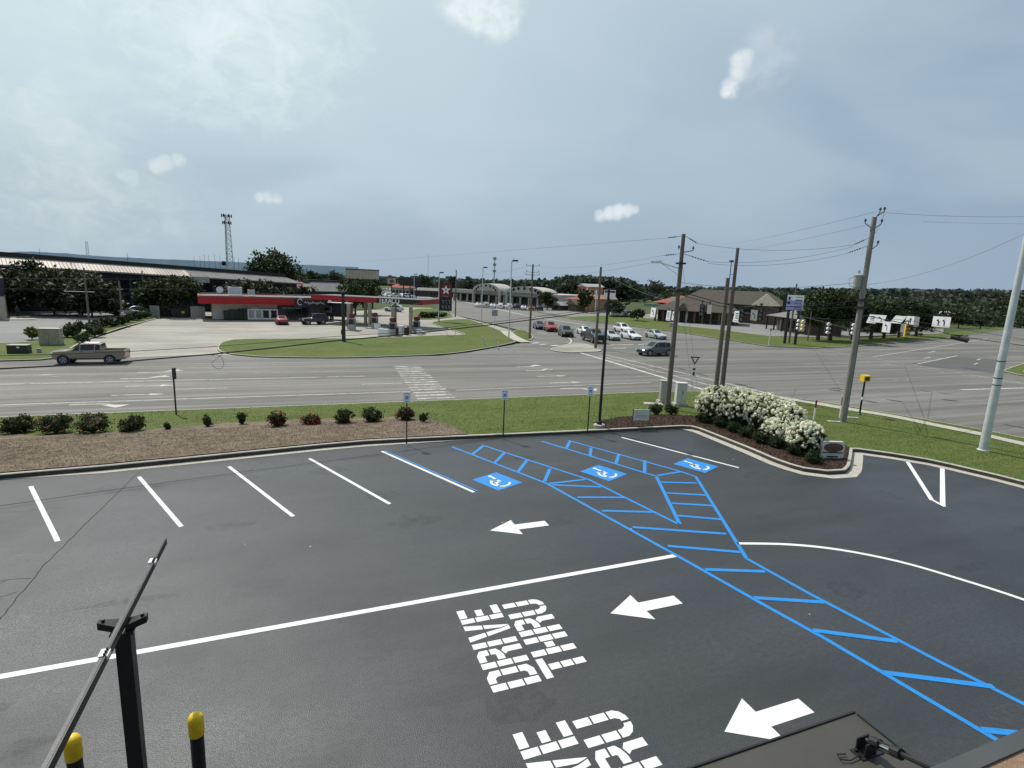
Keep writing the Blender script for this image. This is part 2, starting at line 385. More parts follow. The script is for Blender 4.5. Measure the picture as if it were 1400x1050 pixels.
SUN_EL = D2R(56); SUN_DIR = Vector((-.42, .90, 0)).normalized()     # towards the sun: ahead and to the left
sv = Vector((SUN_DIR.x*math.cos(SUN_EL), SUN_DIR.y*math.cos(SUN_EL), math.sin(SUN_EL)))
sl = bpy.data.lights.new('sun', 'SUN'); sl.energy = 4.2; sl.angle = D2R(.6); sl.color = (1, .955, .88)
so = bpy.data.objects.new('sun', sl); COL.objects.link(so); so.rotation_euler = sv.to_track_quat('Z', 'Y').to_euler(); so.location = sv*100
W = bpy.data.worlds.new('World'); scene.world = W; W.use_nodes = True
nt = W.node_tree; N, L = nt.nodes, nt.links; N.clear()
out = N.new('ShaderNodeOutputWorld'); bg = N.new('ShaderNodeBackground'); bg.inputs['Strength'].default_value = .1
sky = N.new('ShaderNodeTexSky'); sky.sky_type = 'NISHITA'; sky.sun_disc = False; sky.sun_elevation = SUN_EL
sky.sun_rotation = math.atan2(SUN_DIR.x, SUN_DIR.y); sky.air_density = 1.0; sky.dust_density = 3.0
tc = N.new('ShaderNodeTexCoord')
def math_(op, a, b=None, clamp=False):
    n = N.new('ShaderNodeMath'); n.operation = op; n.use_clamp = clamp
    for i, v in enumerate((a, b)):
        if v is None: continue
        if isinstance(v, (int, float)): n.inputs[i].default_value = v
        else: L.new(v, n.inputs[i])
    return n.outputs[0]
def dotdir(d):
    n = N.new('ShaderNodeVectorMath'); n.operation = 'DOT_PRODUCT'; L.new(tc.outputs['Generated'], n.inputs[0]); n.inputs[1].default_value = d; return n.outputs['Value']
def nz_(scale, detail, rough=.55, st=(1,1,1), loc=(0,0,0), dist=0.0):
    mp = N.new('ShaderNodeMapping'); mp.inputs['Scale'].default_value = st; mp.inputs['Location'].default_value = loc; L.new(tc.outputs['Generated'], mp.inputs['Vector'])
    n = N.new('ShaderNodeTexNoise'); n.inputs['Scale'].default_value = scale; n.inputs['Detail'].default_value = detail; n.inputs['Roughness'].default_value = rough; n.inputs['Distortion'].default_value = dist
    L.new(mp.outputs['Vector'], n.inputs['Vector']); return n.outputs['Fac']
def mapr(v, a, b, c=0., d=1., smooth=True):
    n = N.new('ShaderNodeMapRange'); n.inputs['From Min'].default_value = a; n.inputs['From Max'].default_value = b; n.inputs['To Min'].default_value = c; n.inputs['To Max'].default_value = d
    if smooth: n.interpolation_type = 'SMOOTHSTEP'
    L.new(v, n.inputs['Value']); return n.outputs['Result']
def mixc(f, a, b):
    n = N.new('ShaderNodeMix'); n.data_type = 'RGBA'
    if isinstance(f, (int, float)): n.inputs['Factor'].default_value = f
    else: L.new(f, n.inputs['Factor'])
    for k, v in (('A', a), ('B', b)):
        if isinstance(v, tuple): n.inputs[k].default_value = C4(v)
        else: L.new(v, n.inputs[k])
    return n.outputs['Result']
# hazy veil over the clear sky, brighter towards the sun, with soft banks and a few small cumulus
sunside = mapr(dotdir(sv), .22, 1.0)
veil = mixc(sunside, (3.25, 4.35, 5.6), (6.7, 8.2, 8.5))
back = mapr(dotdir(sv), .25, -.75)
veil = mixc(back, veil, (1.5, 2.2, 3.2))
col = mixc(.86, sky.outputs['Color'], veil)
banks = mapr(nz_(2.2, 4, .48, (1, 1, 2.0), (3.1, .4, 1.2), .8), .42, .68)
col = mixc(math_('MULTIPLY', banks, .26), col, (6.0, 7.1, 7.7))
darkb = mapr(nz_(1.7, 4, .5, (1, 1, 2.6), (9.3, 2.4, 4.2), .4), .47, .72)
col = mixc(math_('MULTIPLY', darkb, .34), col, (2.7, 3.6, 4.9))
fine_n = nz_(17., 8, .66, (1, 1, 1.5), (.3, .1, .7), .5)
def cumulus(px, py, rad, c, amp=1.0, soft=.55):
    k_ = 3.4 if rad < 4 else 1.7
    """a cloud around a direction of the sky, its outline frayed by noise"""
    global col
    d = ray(px, py).normalized()
    a = mapr(dotdir(d), math.cos(D2R(rad)), 1.0, 0, 1, False)
    f = math_('ADD', a, math_('MULTIPLY', math_('SUBTRACT', fine_n, .5), k_))
    f = mapr(f, .25, .25+soft); f = math_('MULTIPLY', f, mapr(a, .0, .35))
    col = mixc(math_('MULTIPLY', f, amp), col, c)
def puff(pts, rad, c, amp):
    """one small cumulus: overlapping round lobes frayed by a fine noise"""
    global col
    m_ = None
    for px, py, k in pts:
        d = ray(px, py).normalized(); a = mapr(dotdir(d), math.cos(D2R(rad*k)), 1.0, 0, 1, False)
        m_ = a if m_ is None else math_('MAXIMUM', m_, a)
    f = math_('ADD', m_, math_('MULTIPLY', math_('SUBTRACT', puff_n, .5), 2.2))
    f = math_('MULTIPLY', mapr(f, .10, 1.35), mapr(m_, .0, .7)); col = mixc(math_('MULTIPLY', f, amp), col, c)
puff_n = nz_(30., 8, .6, (1, 1, 1.2), (.7, .2, .4), .2)
puff([(1014,84,1.3),(1008,100,1.2),(1000,118,1.3),(1020,78,1.0),(994,125,.8)], 1.0, (9.0, 9.5, 9.6), .9)
puff([(1045,80,2.2),(1030,90,1.8)], 1.6, (6.2, 7.1, 7.6), .5)
puff([(820,295,1.1),(832,292,1.3),(845,290,1.4),(858,288,1.2),(868,287,.8)], .8, (8.4, 8.9, 9.1), .8)
puff([(215,228,1),(228,223,1.1),(243,220,1)], .9, (8.0, 8.7, 8.8), .55); puff([(355,270,.9),(368,270,1.2),(378,271,1.1)], .7, (8.3, 8.9, 9.0), .65)
puff([(660,2,2.2),(674,10,2.4),(684,25,1.4),(640,-10,2.4)], 1.5, (9.0, 9.7, 9.6), .75)
puff([(168,239,.9),(178,243,1.2)], .8, (8.2, 8.8, 8.9), .5)
cumulus(330, 0, 13.0, (9.0, 9.8, 9.7), .68, 1.3); cumulus(120, -60, 16.0, (8.0, 9.3, 9.2), .45, 1.6); cumulus(60, 245, 10., (8.0, 8.7, 8.4), .32, 1.6); cumulus(150, 265, 7., (8.0, 8.7, 8.4), .3, 1.5); cumulus(240, 284, 5., (7.8, 8.5, 8.4), .28, 1.4); cumulus(10, 235, 9., (8.3, 8.8, 8.5), .35, 1.6)
sepz = N.new('ShaderNodeSeparateXYZ'); L.new(tc.outputs['Generated'], sepz.inputs[0])
hz = mapr(sepz.outputs['Z'], -.02, .16, 1., 0.)
col = mixc(math_('MULTIPLY', hz, .35), col, (4.0, 5.1, 6.3))
L.new(col, bg.inputs['Color']); L.new(bg.outputs[0], out.inputs['Surface'])
scene.view_settings.view_transform = 'Standard'; scene.view_settings.look = 'None'; scene.view_settings.exposure = 0; scene.view_settings.gamma = 1

# ------------------------------------------------------------------ the setting: ground, roads, lot
def zc(z): return lambda x, y: z
KERB = smooth_line([(-60,21.6),(-30,21.9),(-9.7,22.42),(-6.9,22.6),(-3.2,23.05),(.6,23.55),(2.4,23.7),(6.3,23.5),(12.2,23.1),(18.6,22.78)], 1.5) + \
       [Vector((19.05,22.62)), Vector((19.2,22.2))] + smooth_line([(19.2,21.5),(19.15,18.5),(19.05,16.9),(19.3,15.75),(20.0,15.2),(20.9,15.1),(21.6,15.45),(22.9,16.35),(24.2,17.3)], .5) + \
       smooth_line([(24.5,17.2),(25.4,16.3),(26.2,15.2),(26.75,13.6),(27.1,12.0),(27.5,8.0),(27.8,2.0),(28,-12.0)], .8)
ROADN = smooth_line([(-150,35.6),(-60,35.6),(-15,35.6),(12.7,35.45),(24,35.5),(29,35.2),(33,34.2),(35.6,32.2),(37.2,29.9),(39.2,24.8),(40.4,21.4),(41.2,17),(42,5),(42.5,-20),(42.5,-80)], 2.0)
inner = offset_line(KERB, .16); outer = offset_line(ROADN, -.15)
verge_poly = [p.copy() for p in inner] + [Vector((42.3,-12))] + [p for p in reversed(outer) if p.y > -12 and p.x > -60] + [Vector((-60, 35.5))]
def vergez(x, y):
    a = dist_line((x, y), inner); b = dist_line((x, y), outer); t = a/(a+b+1e-6); t = t*t*(3-2*t)*.5 + t*.5
    n = mnoise.noise((x*.35, y*.35, 0))*.05*min(1, a)*min(1, b)
    return .165 + (-.775-.165)*t + n
def ter(px, py):               # sight line down to the sloping verge
    lo, hi = 0.0, 1.0; r = ray(px, py)
    tz = lambda z: (EYE-z)/-r.z
    t = tz(.13)
    for _ in range(40):
        x, y = r.x*t, r.y*t; t = .5*t + .5*tz(vergez(x, y))
    return Vector((r.x*t, r.y*t, vergez(r.x*t, r.y*t)))

o = struct(MB().poly([(-9000,-300,-1.02),(9000,-300,-1.02),(9000,9000,-1.02),(-9000,9000,-1.02)]).build('ground', 'ground'))
# road sheet: the boulevard along x and the cross street
rt = [g(1110,476.5), g(1050,474), g(1000,466), g(930,455), g(858,446), g(779,436), g(723,424.5), g(671,417)]
lf = [g(616,428.6), g(637,434), g(669,441.5), g(700,449), g(718,453)]
far_far = [Vector((92,330)), Vector((66,330)), Vector((56,235))]
road_poly = [Vector((-400,35.6))] + [p for p in ROADN] + [Vector((82,-80)), Vector((78,20)), Vector((76.3,34)), Vector((78,38)), Vector((82,40.2)), Vector((90.3,42.9)), Vector((330,126)), Vector((330,146)),
             Vector((243,118)), Vector((130.6,77.1)), Vector((86,64))] + rt + far_far + lf + [g(729,462), g(714,469), g(680,475), g(640,482), g(600,486.5), Vector((-1.1,57.4)), Vector((-9.5,60.5)), Vector((-20,57.8)), Vector((-60,57)), Vector((-400,57))]
mb = MB(); flat(mb, ccw([tuple(p[:2]) for p in road_poly]), RZ); road = struct(mb.build('road', 'road'))
# parking lot
lot_poly = [p for p in KERB] + [Vector((28,-14)), Vector((-60,-14))]
mb = MB(); flat(mb, ccw([tuple(p[:2]) for p in lot_poly]), 0.0); lot = struct(mb.build('parking_lot', 'lot'))
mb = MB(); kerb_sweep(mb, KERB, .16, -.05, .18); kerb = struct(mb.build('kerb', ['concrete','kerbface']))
mb = MB()
gw = []
for p in KERB:
    q = .42 if (p.y < 22 or p.x > 19) else (.30 if p.x < 3 else max(.05, .30-.06*(p.x-3)))
    if p.x < -8.2 and p.y > 20: q = max(.03, .30 - .2*abs(p.x+8.2))
    gw.append(q)
K1 = [offset_line(KERB, -w)[i] for i, w in enumerate(gw)]; n_ = len(KERB)
mb.add([(p.x, p.y, .012) for p in KERB]+[(p.x, p.y, .010) for p in K1], [(i, n_+i, n_+i+1, i+1) for i in range(n_-1)])
struct(mb.build('gutter', 'concrete', kerb))
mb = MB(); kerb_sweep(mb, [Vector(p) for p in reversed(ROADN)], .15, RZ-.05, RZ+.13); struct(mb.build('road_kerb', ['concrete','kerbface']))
mb = MB(); sheet(mb, verge_poly, vergez, 1.1); lawn = struct(mb.build('lawn', 'grass', smooth=40))
# planting beds lie on the verge
def on_verge(dz): return lambda x, y: vergez(x, y) + dz
bedL = [(-60,28)] + [tuple(ter(a, b)[:2]) for a, b in ((0,594),(60,597),(130,593),(210,588),(300,580),(400,575),(480,572),(545,571),(585,574),(615,582),(640,594))]
bedL += [(p.x, p.y) for p in reversed(offset_line(KERB, .165)) if p.x < 7.4 and p.y > 21]
mb = MB(); sheet(mb, bedL, on_verge(.05), .7); struct(mb.build('planting_bed', 'mulch', smooth=60))
bedR = [(14.2,24.6),(16.5,25.6),(19.2,25.9),(22.4,24.2),(24.1,21.5),(24.35,18.2),(24.2,17.6)]
bedR += [(p.x, p.y) for p in reversed(offset_line(KERB, .165)) if 13.6 < p.x < 24.25 and p.y > 14.9 and not (p.x > 23.9 and p.y < 17.2)]
mb = MB(); sheet(mb, bedR, on_verge(.04), .6); struct(mb.build('planting_bed', 'darkmulch', smooth=60))
swl = smooth_line([(34.6,32.0),(35.7,30.2),(37.2,26.6),(38.1,24.2),(38.6,21.4),(38.8,17.5),(39.6,8),(40,-10)], .8)
mb = MB(); ribbon(mb, swl, .35, 1.05, on_verge(.03)); struct(mb.build('sidewalk', 'concrete'))
# short grass blades standing on the nearer verge
mb = MB(); r2 = random.Random(5)
vb = [(p.x, p.y) for p in verge_poly]
bl = ccw([(a[0], a[1]) for a in bedL]); br = [(a[0], a[1]) for a in bedR]
cnt = 0
while cnt < 52000:
    x, y = r2.uniform(-16, 41), r2.uniform(9, 36)
    d = math.hypot(x, y)
    if r2.random() > (16/d)**1.0: continue
    if not inside((x, y), vb) or inside((x, y), bl) or inside((x, y), br): continue
    if dist_line((x, y), swl) < .7: continue
    z = vergez(x, y); h = r2.uniform(.02, .055); a = r2.uniform(0, 6.283); w = .006+.012*r2.random(); le = r2.uniform(-.03, .03)
    dx, dy = math.cos(a)*w, math.sin(a)*w
    mb.add([(x-dx, y-dy, z-.005), (x+dx, y+dy, z-.005), (x+le, y+le*.5, z+h)], [(0,1,2)]); cnt += 1
tag(mb.build('grass', 'blade'), kind='stuff')
# straw tufts on the brown bed
mb = MB(); cnt = 0
while cnt < 26000:
    x, y = r2.uniform(-16, 8), r2.uniform(22.2, 28.5)
    if not inside((x, y), bl): continue
    z = vergez(x, y)+.055; mb.leaf(Vector((x, y, z+r2.uniform(0,.03))), r2.uniform(.04,.12), r2, asp=.16); cnt += 1
MT['straw'] = leafy('straw', (.085,.068,.054), (.36,.30,.235), rough=.9)
tag(mb.build('pine_straw', 'straw'), kind='stuff')
mb = MB(); cnt = 0
while cnt < 5000:
    x, y = r2.uniform(13, 24.6), r2.uniform(14.9, 26)
    if not inside((x, y), br): continue
    mb.leaf(Vector((x, y, vergez(x, y)+.05+r2.uniform(0,.02))), r2.uniform(.05,.13), r2, asp=.4); cnt += 1
MT['bark_chip'] = leafy('bark_chip', (.025,.016,.012), (.15,.09,.06), rough=.9)
tag(mb.build('bark_chips', 'bark_chip'), kind='stuff')

# ------------------------------------------------------------------ markings of the parking lot
ZM = .004
def mark(name, fn, mat='white', parent=lot, label=None):
    mb = MB(); fn(mb); o = mb.build(name, mat, parent)
    if label: o['label'] = label
    return o
def seg(a, b, w, z=ZM):
    return lambda mb: stripe(mb, g(*a, 0), g(*b, 0), w, z)
for a, b in (((42,665),(79,740)), ((190,652),(248,720)), ((313,638),(401,706)), ((423,627),(533,689)), ((522,617),(648,673)), ((850,598),(1010,639.5))):
    mark('stall_line', seg(a, b, .12))
mark('stall_line', lambda mb: stripe(mb, g(527,616.5,0), g(653,671.5,0), .07, ZM), 'blue')
mark('lane_line', lambda mb: stripe(mb, (-60,10.35), (9.45,11.32), .15, ZM))
def curve_line(mb):
    ribbon(mb, smooth_line([g(*p,0) for p in ((1008,743),(1080,744.5),(1150,752),(1230,768),(1310,791),(1400,820),(1500,858),(1640,930))], .3), .065, .065, zc(ZM))
mark('lane_line', curve_line)
def vmark(mb):
    stripe(mb, (26.15,16.2), (21.45,12.05), .15, ZM); stripe(mb, (26.75,14.9), (21.3,11.6), .16, ZM+.004)
    stripe(mb, (21.55,12.2), (21.25,11.5), .12, ZM+.008)
mark('island_outline', vmark)
mark('island_outline', lambda mb: stripe(mb, (27.2,12.0), (24.0,9.6), .15, ZM))
# blue access aisles
A1 = [g(*p,0) for p in ((618,611),(750,662),(925,761),(1047,829),(1130,873),(1372,1016))]
A1 = [(6.0,22.5),(8.25,17.3),(9.5,11.3),(10.0,8.7),(10.3,7.3),(10.75,4.3),(11.0,2.4)]
A2 = [(7.4,22.4),(10.0,17.25),(10.85,13.0)]
B1 = [(10.3,22.4),(12.8,16.9),(10.9,13.0)]
B2 = [(11.6,22.2),(14.15,17.15),(14.35,16.45),(11.3,10.6),(11.5,8.7),(11.95,6.0),(12.25,4.6),(12.7,2.4)]
W_ = .115
def aisleA(mb):
    for a, b in zip(A1[:-1], A1[1:]): stripe(mb, a, b, W_, ZM)
    for a, b in zip(A2[:-1], A2[1:]): stripe(mb, a, b, W_, ZM)
    for p, q in (((6.52,21.2),(7.42,22.35)),((7.1,19.95),(8.0,21.15)),((7.68,18.75),(8.55,19.95)),((8.25,17.5),(9.05,18.75)),((8.3,17.25),(9.85,17.3)),((8.4,17.1),(10.05,16.45)),
                 ((8.75,15.8),(10.35,15.35)),((9.0,14.55),(10.6,14.0)),((9.3,13.2),(11.85,12.0)),((9.6,11.85),(11.4,10.95)),((9.75,10.45),(11.25,9.9)),
                 ((10.0,9.0),(11.5,8.35)),((10.3,7.6),(11.75,6.75)),((10.5,6.15),(12.2,5.2)),((10.75,4.6),(12.4,3.8))):
        stripe(mb, p, q, W_*1.2, ZM+.003)
mark('access_aisle', aisleA, 'blue')
def aisleB(mb):
    for a, b in zip(B1[:-1], B1[1:]): stripe(mb, a, b, W_*1.1, ZM)
    for a, b in zip(B2[:-1], B2[1:]): stripe(mb, a, b, W_, ZM)
    for p, q in (((10.95,21.1),(11.65,22.1)),((11.45,19.8),(12.1,20.9)),((12.0,18.6),(12.9,19.8)),((12.6,17.4),(13.5,18.7)),((12.9,16.95),(14.1,17.1)),
                 ((12.55,16.3),(13.9,15.85)),((12.1,15.3),(13.4,14.75)),((11.7,14.45),(12.95,13.9)),((11.2,13.55),(12.45,12.9))):
        stripe(mb, p, q, W_*1.2, ZM+.003)
mark('access_aisle', aisleB, 'blue')
# wheelchair symbols: blue square, white figure
SD = Vector((math.cos(D2R(-65.5)), math.sin(D2R(-65.5)))); SN = Vector((-SD.y, SD.x))      # along the stall, across it
def wheelchair(c):
    P = lambda u, v: (c[0]+SD.x*u+SN.x*v, c[1]+SD.y*u+SN.y*v)
    o = MB(); flat(o, [P(-.7,-.62),P(.7,-.62),P(.7,.62),P(-.7,.62)], ZM); s = o.build('wheelchair_symbol', 'blue', lot)
    f = MB(); z = ZM+.004
    def st(pts, w): ribbon(f, [Vector(P(*p)) for p in pts], w/2, w/2, zc(z))
    arc = [(.20+.34*math.cos(D2R(a)), -.02+.34*math.sin(D2R(a))) for a in range(-205, 62, 14)]
    st(arc, .085)
    f.poly([(*P(-.52+.085*math.cos(k*.5236), .13+.085*math.sin(k*.5236)), z) for k in range(12)])
    st([(-.42,.12),(.12,.05)], .10); st([(-.15,.08),(-.16,-.22)], .07); st([(.10,.06),(.12,-.2),(.14,-.2)], .09)
    st([(.12,-.19),(.46,-.31)], .075); st([(.44,-.33),(.58,-.17)], .085)
    f.build('figure', 'white', s)
for c in ((6.55,18.0),(10.95,17.8),(15.3,17.62)): wheelchair(c)
def arrow(x, y):
    def f(mb):
        flat(mb, [(x,y),(x+.85,y-.5),(x+.85,y-.17),(x+1.85,y-.17),(x+1.85,y+.17),(x+.85,y+.17),(x+.85,y+.5)], ZM)
    return f
for x, y in ((5.0,14.2),(6.3,9.5),(6.4,6.0)): mark('direction_arrow', arrow(x, y))
# DRIVE THRU in stencil letters: glyph boxes (u along the word, v up the letter), bridges left open
GL = {
 'D': [[(0,0),(.16,0),(.16,.31),(0,.31)],[(0,.345),(.16,.345),(.16,.655),(0,.655)],[(0,.69),(.16,.69),(.16,1),(0,1)],
       [(.195,0),(.36,0),(.50,.10),(.50,.30),(.345,.30),(.345,.22),(.30,.16),(.195,.16)],[(.345,.335),(.50,.335),(.50,.665),(.345,.665)],[(.195,1),(.36,1),(.50,.90),(.50,.70),(.345,.70),(.345,.78),(.30,.84),(.195,.84)]],
 'R': [[(0,0),(.15,0),(.15,.31),(0,.31)],[(0,.345),(.15,.345),(.15,.655),(0,.655)],[(0,.69),(.15,.69),(.15,1),(0,1)],
       [(.185,1),(.38,1),(.50,.92),(.50,.74),(.35,.74),(.35,.84),(.185,.84)],[(.50,.70),(.50,.56),(.42,.49),(.30,.44),(.185,.44),(.185,.60),(.33,.60),(.35,.63),(.35,.70)],[(.30,.40),(.42,.45),(.50,.38),(.50,0),(.35,0),(.35,.32)]],
 'I': [[(0,0),(.15,0),(.15,.31),(0,.31)],[(0,.345),(.15,.345),(.15,.655),(0,.655)],[(0,.69),(.15,.69),(.15,1),(0,1)]],
 'V': [[(0,1),(.15,1),(.20,.60),(.075,.60)],[(.08,.565),(.21,.565),(.245,.2),(.30,0),(.19,0)],[(.37,1),(.52,1),(.445,.60),(.32,.60)],[(.315,.565),(.44,.565),(.33,0),(.32,0),(.275,.2)]],
 'E': [[(0,0),(.15,0),(.15,.31),(0,.31)],[(0,.345),(.15,.345),(.15,.655),(0,.655)],[(0,.69),(.15,.69),(.15,1),(0,1)],[(.185,0),(.48,0),(.48,.18),(.185,.18)],[(.185,.42),(.40,.42),(.40,.59),(.185,.59)],[(.185,.82),(.48,.82),(.48,1),(.185,1)]],
 'T': [[(0,.84),(.50,.84),(.50,1),(0,1)],[(.175,.80),(.325,.80),(.325,.56),(.175,.56)],[(.175,.525),(.325,.525),(.325,.28),(.175,.28)],[(.175,.245),(.325,.245),(.325,0),(.175,0)]],
 'H': [[(0,0),(.15,0),(.15,.31),(0,.31)],[(0,.345),(.15,.345),(.15,.655),(0,.655)],[(0,.69),(.15,.69),(.15,1),(0,1)],[(.185,.40),(.33,.40),(.33,.60),(.185,.60)],[(.365,0),(.515,0),(.515,.31),(.365,.31)],[(.365,.345),(.515,.345),(.515,.655),(.365,.655)],[(.365,.69),(.515,.69),(.515,1),(.365,1)]],
 'U': [[(0,.69),(.15,.69),(.15,1),(0,1)],[(0,.36),(.15,.36),(.15,.655),(0,.655)],[(0,.325),(.15,.325),(.15,.24),(.19,.16),(.235,.15),(.235,0),(.15,.015),(.05,.09),(0,.2)],[(.515,.325),(.365,.325),(.365,.24),(.325,.16),(.28,.15),(.28,0),(.365,.015),(.465,.09),(.515,.2)],[(.365,.36),(.515,.36),(.515,.655),(.365,.655)],[(.365,.69),(.515,.69),(.515,1),(.365,1)]],
}
ADV = {'D':.58,'R':.58,'I':.23,'V':.585,'E':.5,'T':.56,'H':.6,'U':.52}
def lettering(x_top, y0, word, length):
    tot = sum(ADV[c] for c in word) - .06; k = length/tot
    def f(mb):
        u = 0.0
        for c in word:
            for p in GL[c]: flat(mb, [(x_top + .95*(1-q[1]), y0 + (u+q[0])*k) for q in p], ZM)
            u += ADV[c]
    return f
for y0 in (8.03, 4.5):
    m1 = mark('lettering', lettering(3.0, y0, 'DRIVE', 2.52)); mark('lettering', lettering(4.06, y0+.02, 'THRU', 2.42))
# old crack lines in the seal coat
def crack(pts, w):
    def f(mb):
        P = []
        for a, b in zip(pts[:-1], pts[1:]):
            n = max(2, int(math.dist(a, b)/.15))
            for i in range(n): P.append(Vector((a[0]+(b[0]-a[0])*i/n + rng.uniform(-.02,.02), a[1]+(b[1]-a[1])*i/n + rng.uniform(-.02,.02))))
        P.append(Vector(pts[-1])); ribbon(mb, P, w/2, w/2, zc(.003))
    return f
mark('crack', crack([(-6.0,11.5),(-6.1,15.5),(-5.75,21.6),(-5.7,22.1)], .022), 'crack')
for pts in ([(-6.1,14.8),(-7.2,14.95),(-8.4,14.9),(-10,15.1)], [(-6.6,14.85),(-7.1,14.2),(-8.0,13.9)], [(-7.3,14.95),(-7.6,14.4),(-8.6,14.3)], [(-6.15,14.2),(-7.0,13.9),(-7.4,13.2)]):
    mark('crack', crack(pts, .014), 'crack')

MT['stain'] = worn('oil_stain', (.010,.011,.012), .54, 3.0, .16); MT['scuff'] = worn('pale_scuff', (.10,.105,.11), .53, 9.0, .35)
r4 = random.Random(8)
def blotch(x, y, a, b, z):
    return lambda mb: mb.poly([(x+a*math.cos(k*.3927)*r4.uniform(.75,1.2), y+b*math.sin(k*.3927)*r4.uniform(.75,1.2), z) for k in range(16)])
for k in range(18):
    x, y = r4.uniform(-9, 22), r4.uniform(5, 21)
    if x > 18 and y < 9: continue
    mark('stain', blotch(x, y, r4.uniform(.25,.9), r4.uniform(.2,.5), .0016+.00005*k), 'stain')
for k in range(16):
    x, y = r4.uniform(-8, 20), r4.uniform(4, 20); mark('scuff', blotch(x, y, r4.uniform(.3,1.3), r4.uniform(.05,.25), .0030+.00004*k), 'scuff')
for k in range(14):
    x, y = r4.uniform(-7, 18), r4.uniform(4.5, 20); q_ = r4.uniform(.012,.03)
    mark('speck', lambda mb: mb.poly([(x+q_*math.cos(j*1.2566), y+q_*math.sin(j*1.2566), .0036) for j in range(5)]), 'scuff2')
# ------------------------------------------------------------------ markings of the roads
ZR = RZ+.005
def rmark(name, fn, mat='wornwhite'): return mark(name, fn, mat, road)
def rs(p, q, w): return lambda mb: stripe(mb, p, q, w, ZR)
rmark('lane_line', rs((-120,39.25),(7.2,39.15),.15)); rmark('lane_line', rs((10.6,39.1),(28.5,39.7),.12)); rmark('lane_line', rs((-120,45.6),(4.7,46.1),.14)); rmark('lane_line', rs((-120,48.65),(4.7,48.8),.12), 'faded')
for k in range(-6, 3):
    if k in (-1, 0): rmark('lane_dash', rs((4.0+k*12.4,42.5),(7.2+k*12.4,42.5),.12)); 
    else: rmark('lane_dash', rs((4.0+k*12.4,42.5),(7.0+k*12.4,42.5),.12), 'faded')
for k in range(-4, 3): rmark('lane_dash', rs((2+k*12.,52.1),(5.2+k*12.,52.2),.12), 'faded')
rmark('lane_line', rs((14.5,55.6),(27,56.3),.14), 'faded')
def ladder(mb):
    y = 36.4
    while y < 51.6:
        u = (y-36.4)/15; w = .42
        flat(mb, [(7.2+.6*u, y), (9.9+.4*u, y), (9.9+.4*u, y+w), (7.2+.6*u, y+w)], ZR)
        y += 1.02
rmark('crosswalk', ladder, 'ladderwhite')
def lane_arrow(x, y, L_=3.0, turn=0):
    def f(mb):
        if not turn:
            stripe(mb, (x, y), (x+L_-.9, y), .16, ZR); flat(mb, [(x+L_-.9,y-.32),(x+L_,y),(x+L_-.9,y+.32)], ZR)
        else:
            pts = [Vector((x, y)), Vector((x+L_*.4, y)), Vector((x+L_*.62, y+turn*.12)), Vector((x+L_*.76, y+turn*.45))]
            ribbon(mb, smooth_line(pts, .2), .09, .09, zc(ZR)); e = pts[-1]
            flat(mb, ccw([(e.x-.55,e.y-turn*.02),(e.x+.85,e.y-turn*.02),(e.x+.35,e.y+turn*.75)]), ZR)
    return f
for x, y, t in ((-12.4,50.0,1),(-12.8,47.2,1),(-11.7,44.1,0),(-11.7,41.0,0),(-13.1,38.5,-1),(19.4,49.4,1),(19.6,47.0,1),(19.4,44.0,0),(19.2,40.8,0),(19.0,38.3,-1)):
    rmark('lane_arrow', lane_arrow(x, y, 3.0, t))
rmark('lane_arrow', lane_arrow(-22.,49.6,4.5,0), 'faded')
rmark('stop_line', rs((32.0,60.5),(31.2,35.7),.42)); rmark('lane_line', rs((33.0,56.5),(33.3,35.2),.16)); rmark('lane_line', rs((34.3,57.6),(36.0,32.8),.18))
for k in range(12): rmark('lane_dash', rs((69.5-.05*k,60.5-2.5*k),(69.45-.05*k,59.-2.5*k),.3), 'faded')
rmark('lane_line', rs((74.0,60.),(69.5,31.),.3), 'faded')
rmark('lane_line', rs((74.5,52.6),(146.5,77.4),.16)); rmark('lane_line', rs((74,46.2),(93,52.6),.2)); rmark('lane_line', rs((76,56.0),(128,73.5),.14), 'faded')
for p, q in (((82,50.5),(85,51.5)),((83,44.8),(85.4,45.7)),((90,48.3),(92.5,49.2)),((92,56.2),(96,57.6))): rmark('lane_dash', rs(p, q, .2))
rmark('lane_line', rs((57.5,31.7),(70,31.0),.28))
for k in range(9):
    a = 2.2+k*.32; b = a+.16; R_ = 5.0; c = (57.5, 42.0)
    rmark('lane_dash', rs((c[0]+R_*math.cos(a), c[1]+R_*math.sin(a)), (c[0]+R_*math.cos(b), c[1]+R_*math.sin(b)), .14), 'faded')
for (x, y) in ((44,30.5),(44,34.5),(52,28),(52,32),(60,27),(48,46),(56,49),(47.5,38)): rmark('lane_dash', rs((x,y),(x+.6,y-2.6),.13), 'faded')
rmark('lane_line', lambda mb: ribbon(mb, [g(*p) for p in ((617,409),(660,418),(718,431),(760,438),(800,444))], .28, .28, zc(ZR)), 'wornwhite')
for (a, b) in (((826,472),(866,471)),((838,476),(856,476)),((872,471),(905,469)),((735,454),(748,456))): rmark('stop_line', rs(g(*a), g(*b), .4))
rmark('lane_line', lambda mb: ribbon(mb, smooth_line([g(*p) for p in ((772,460.5),(779,463),(781,467),(776,471),(768,474))], .5), .1, .1, zc(ZR)))
for (a, b) in (((727,469.5),(736,468.5)),((738,471.5),(747,470.5)),((753,473),(763,472))): rmark('crosswalk', rs(g(*a), g(*b), .6))

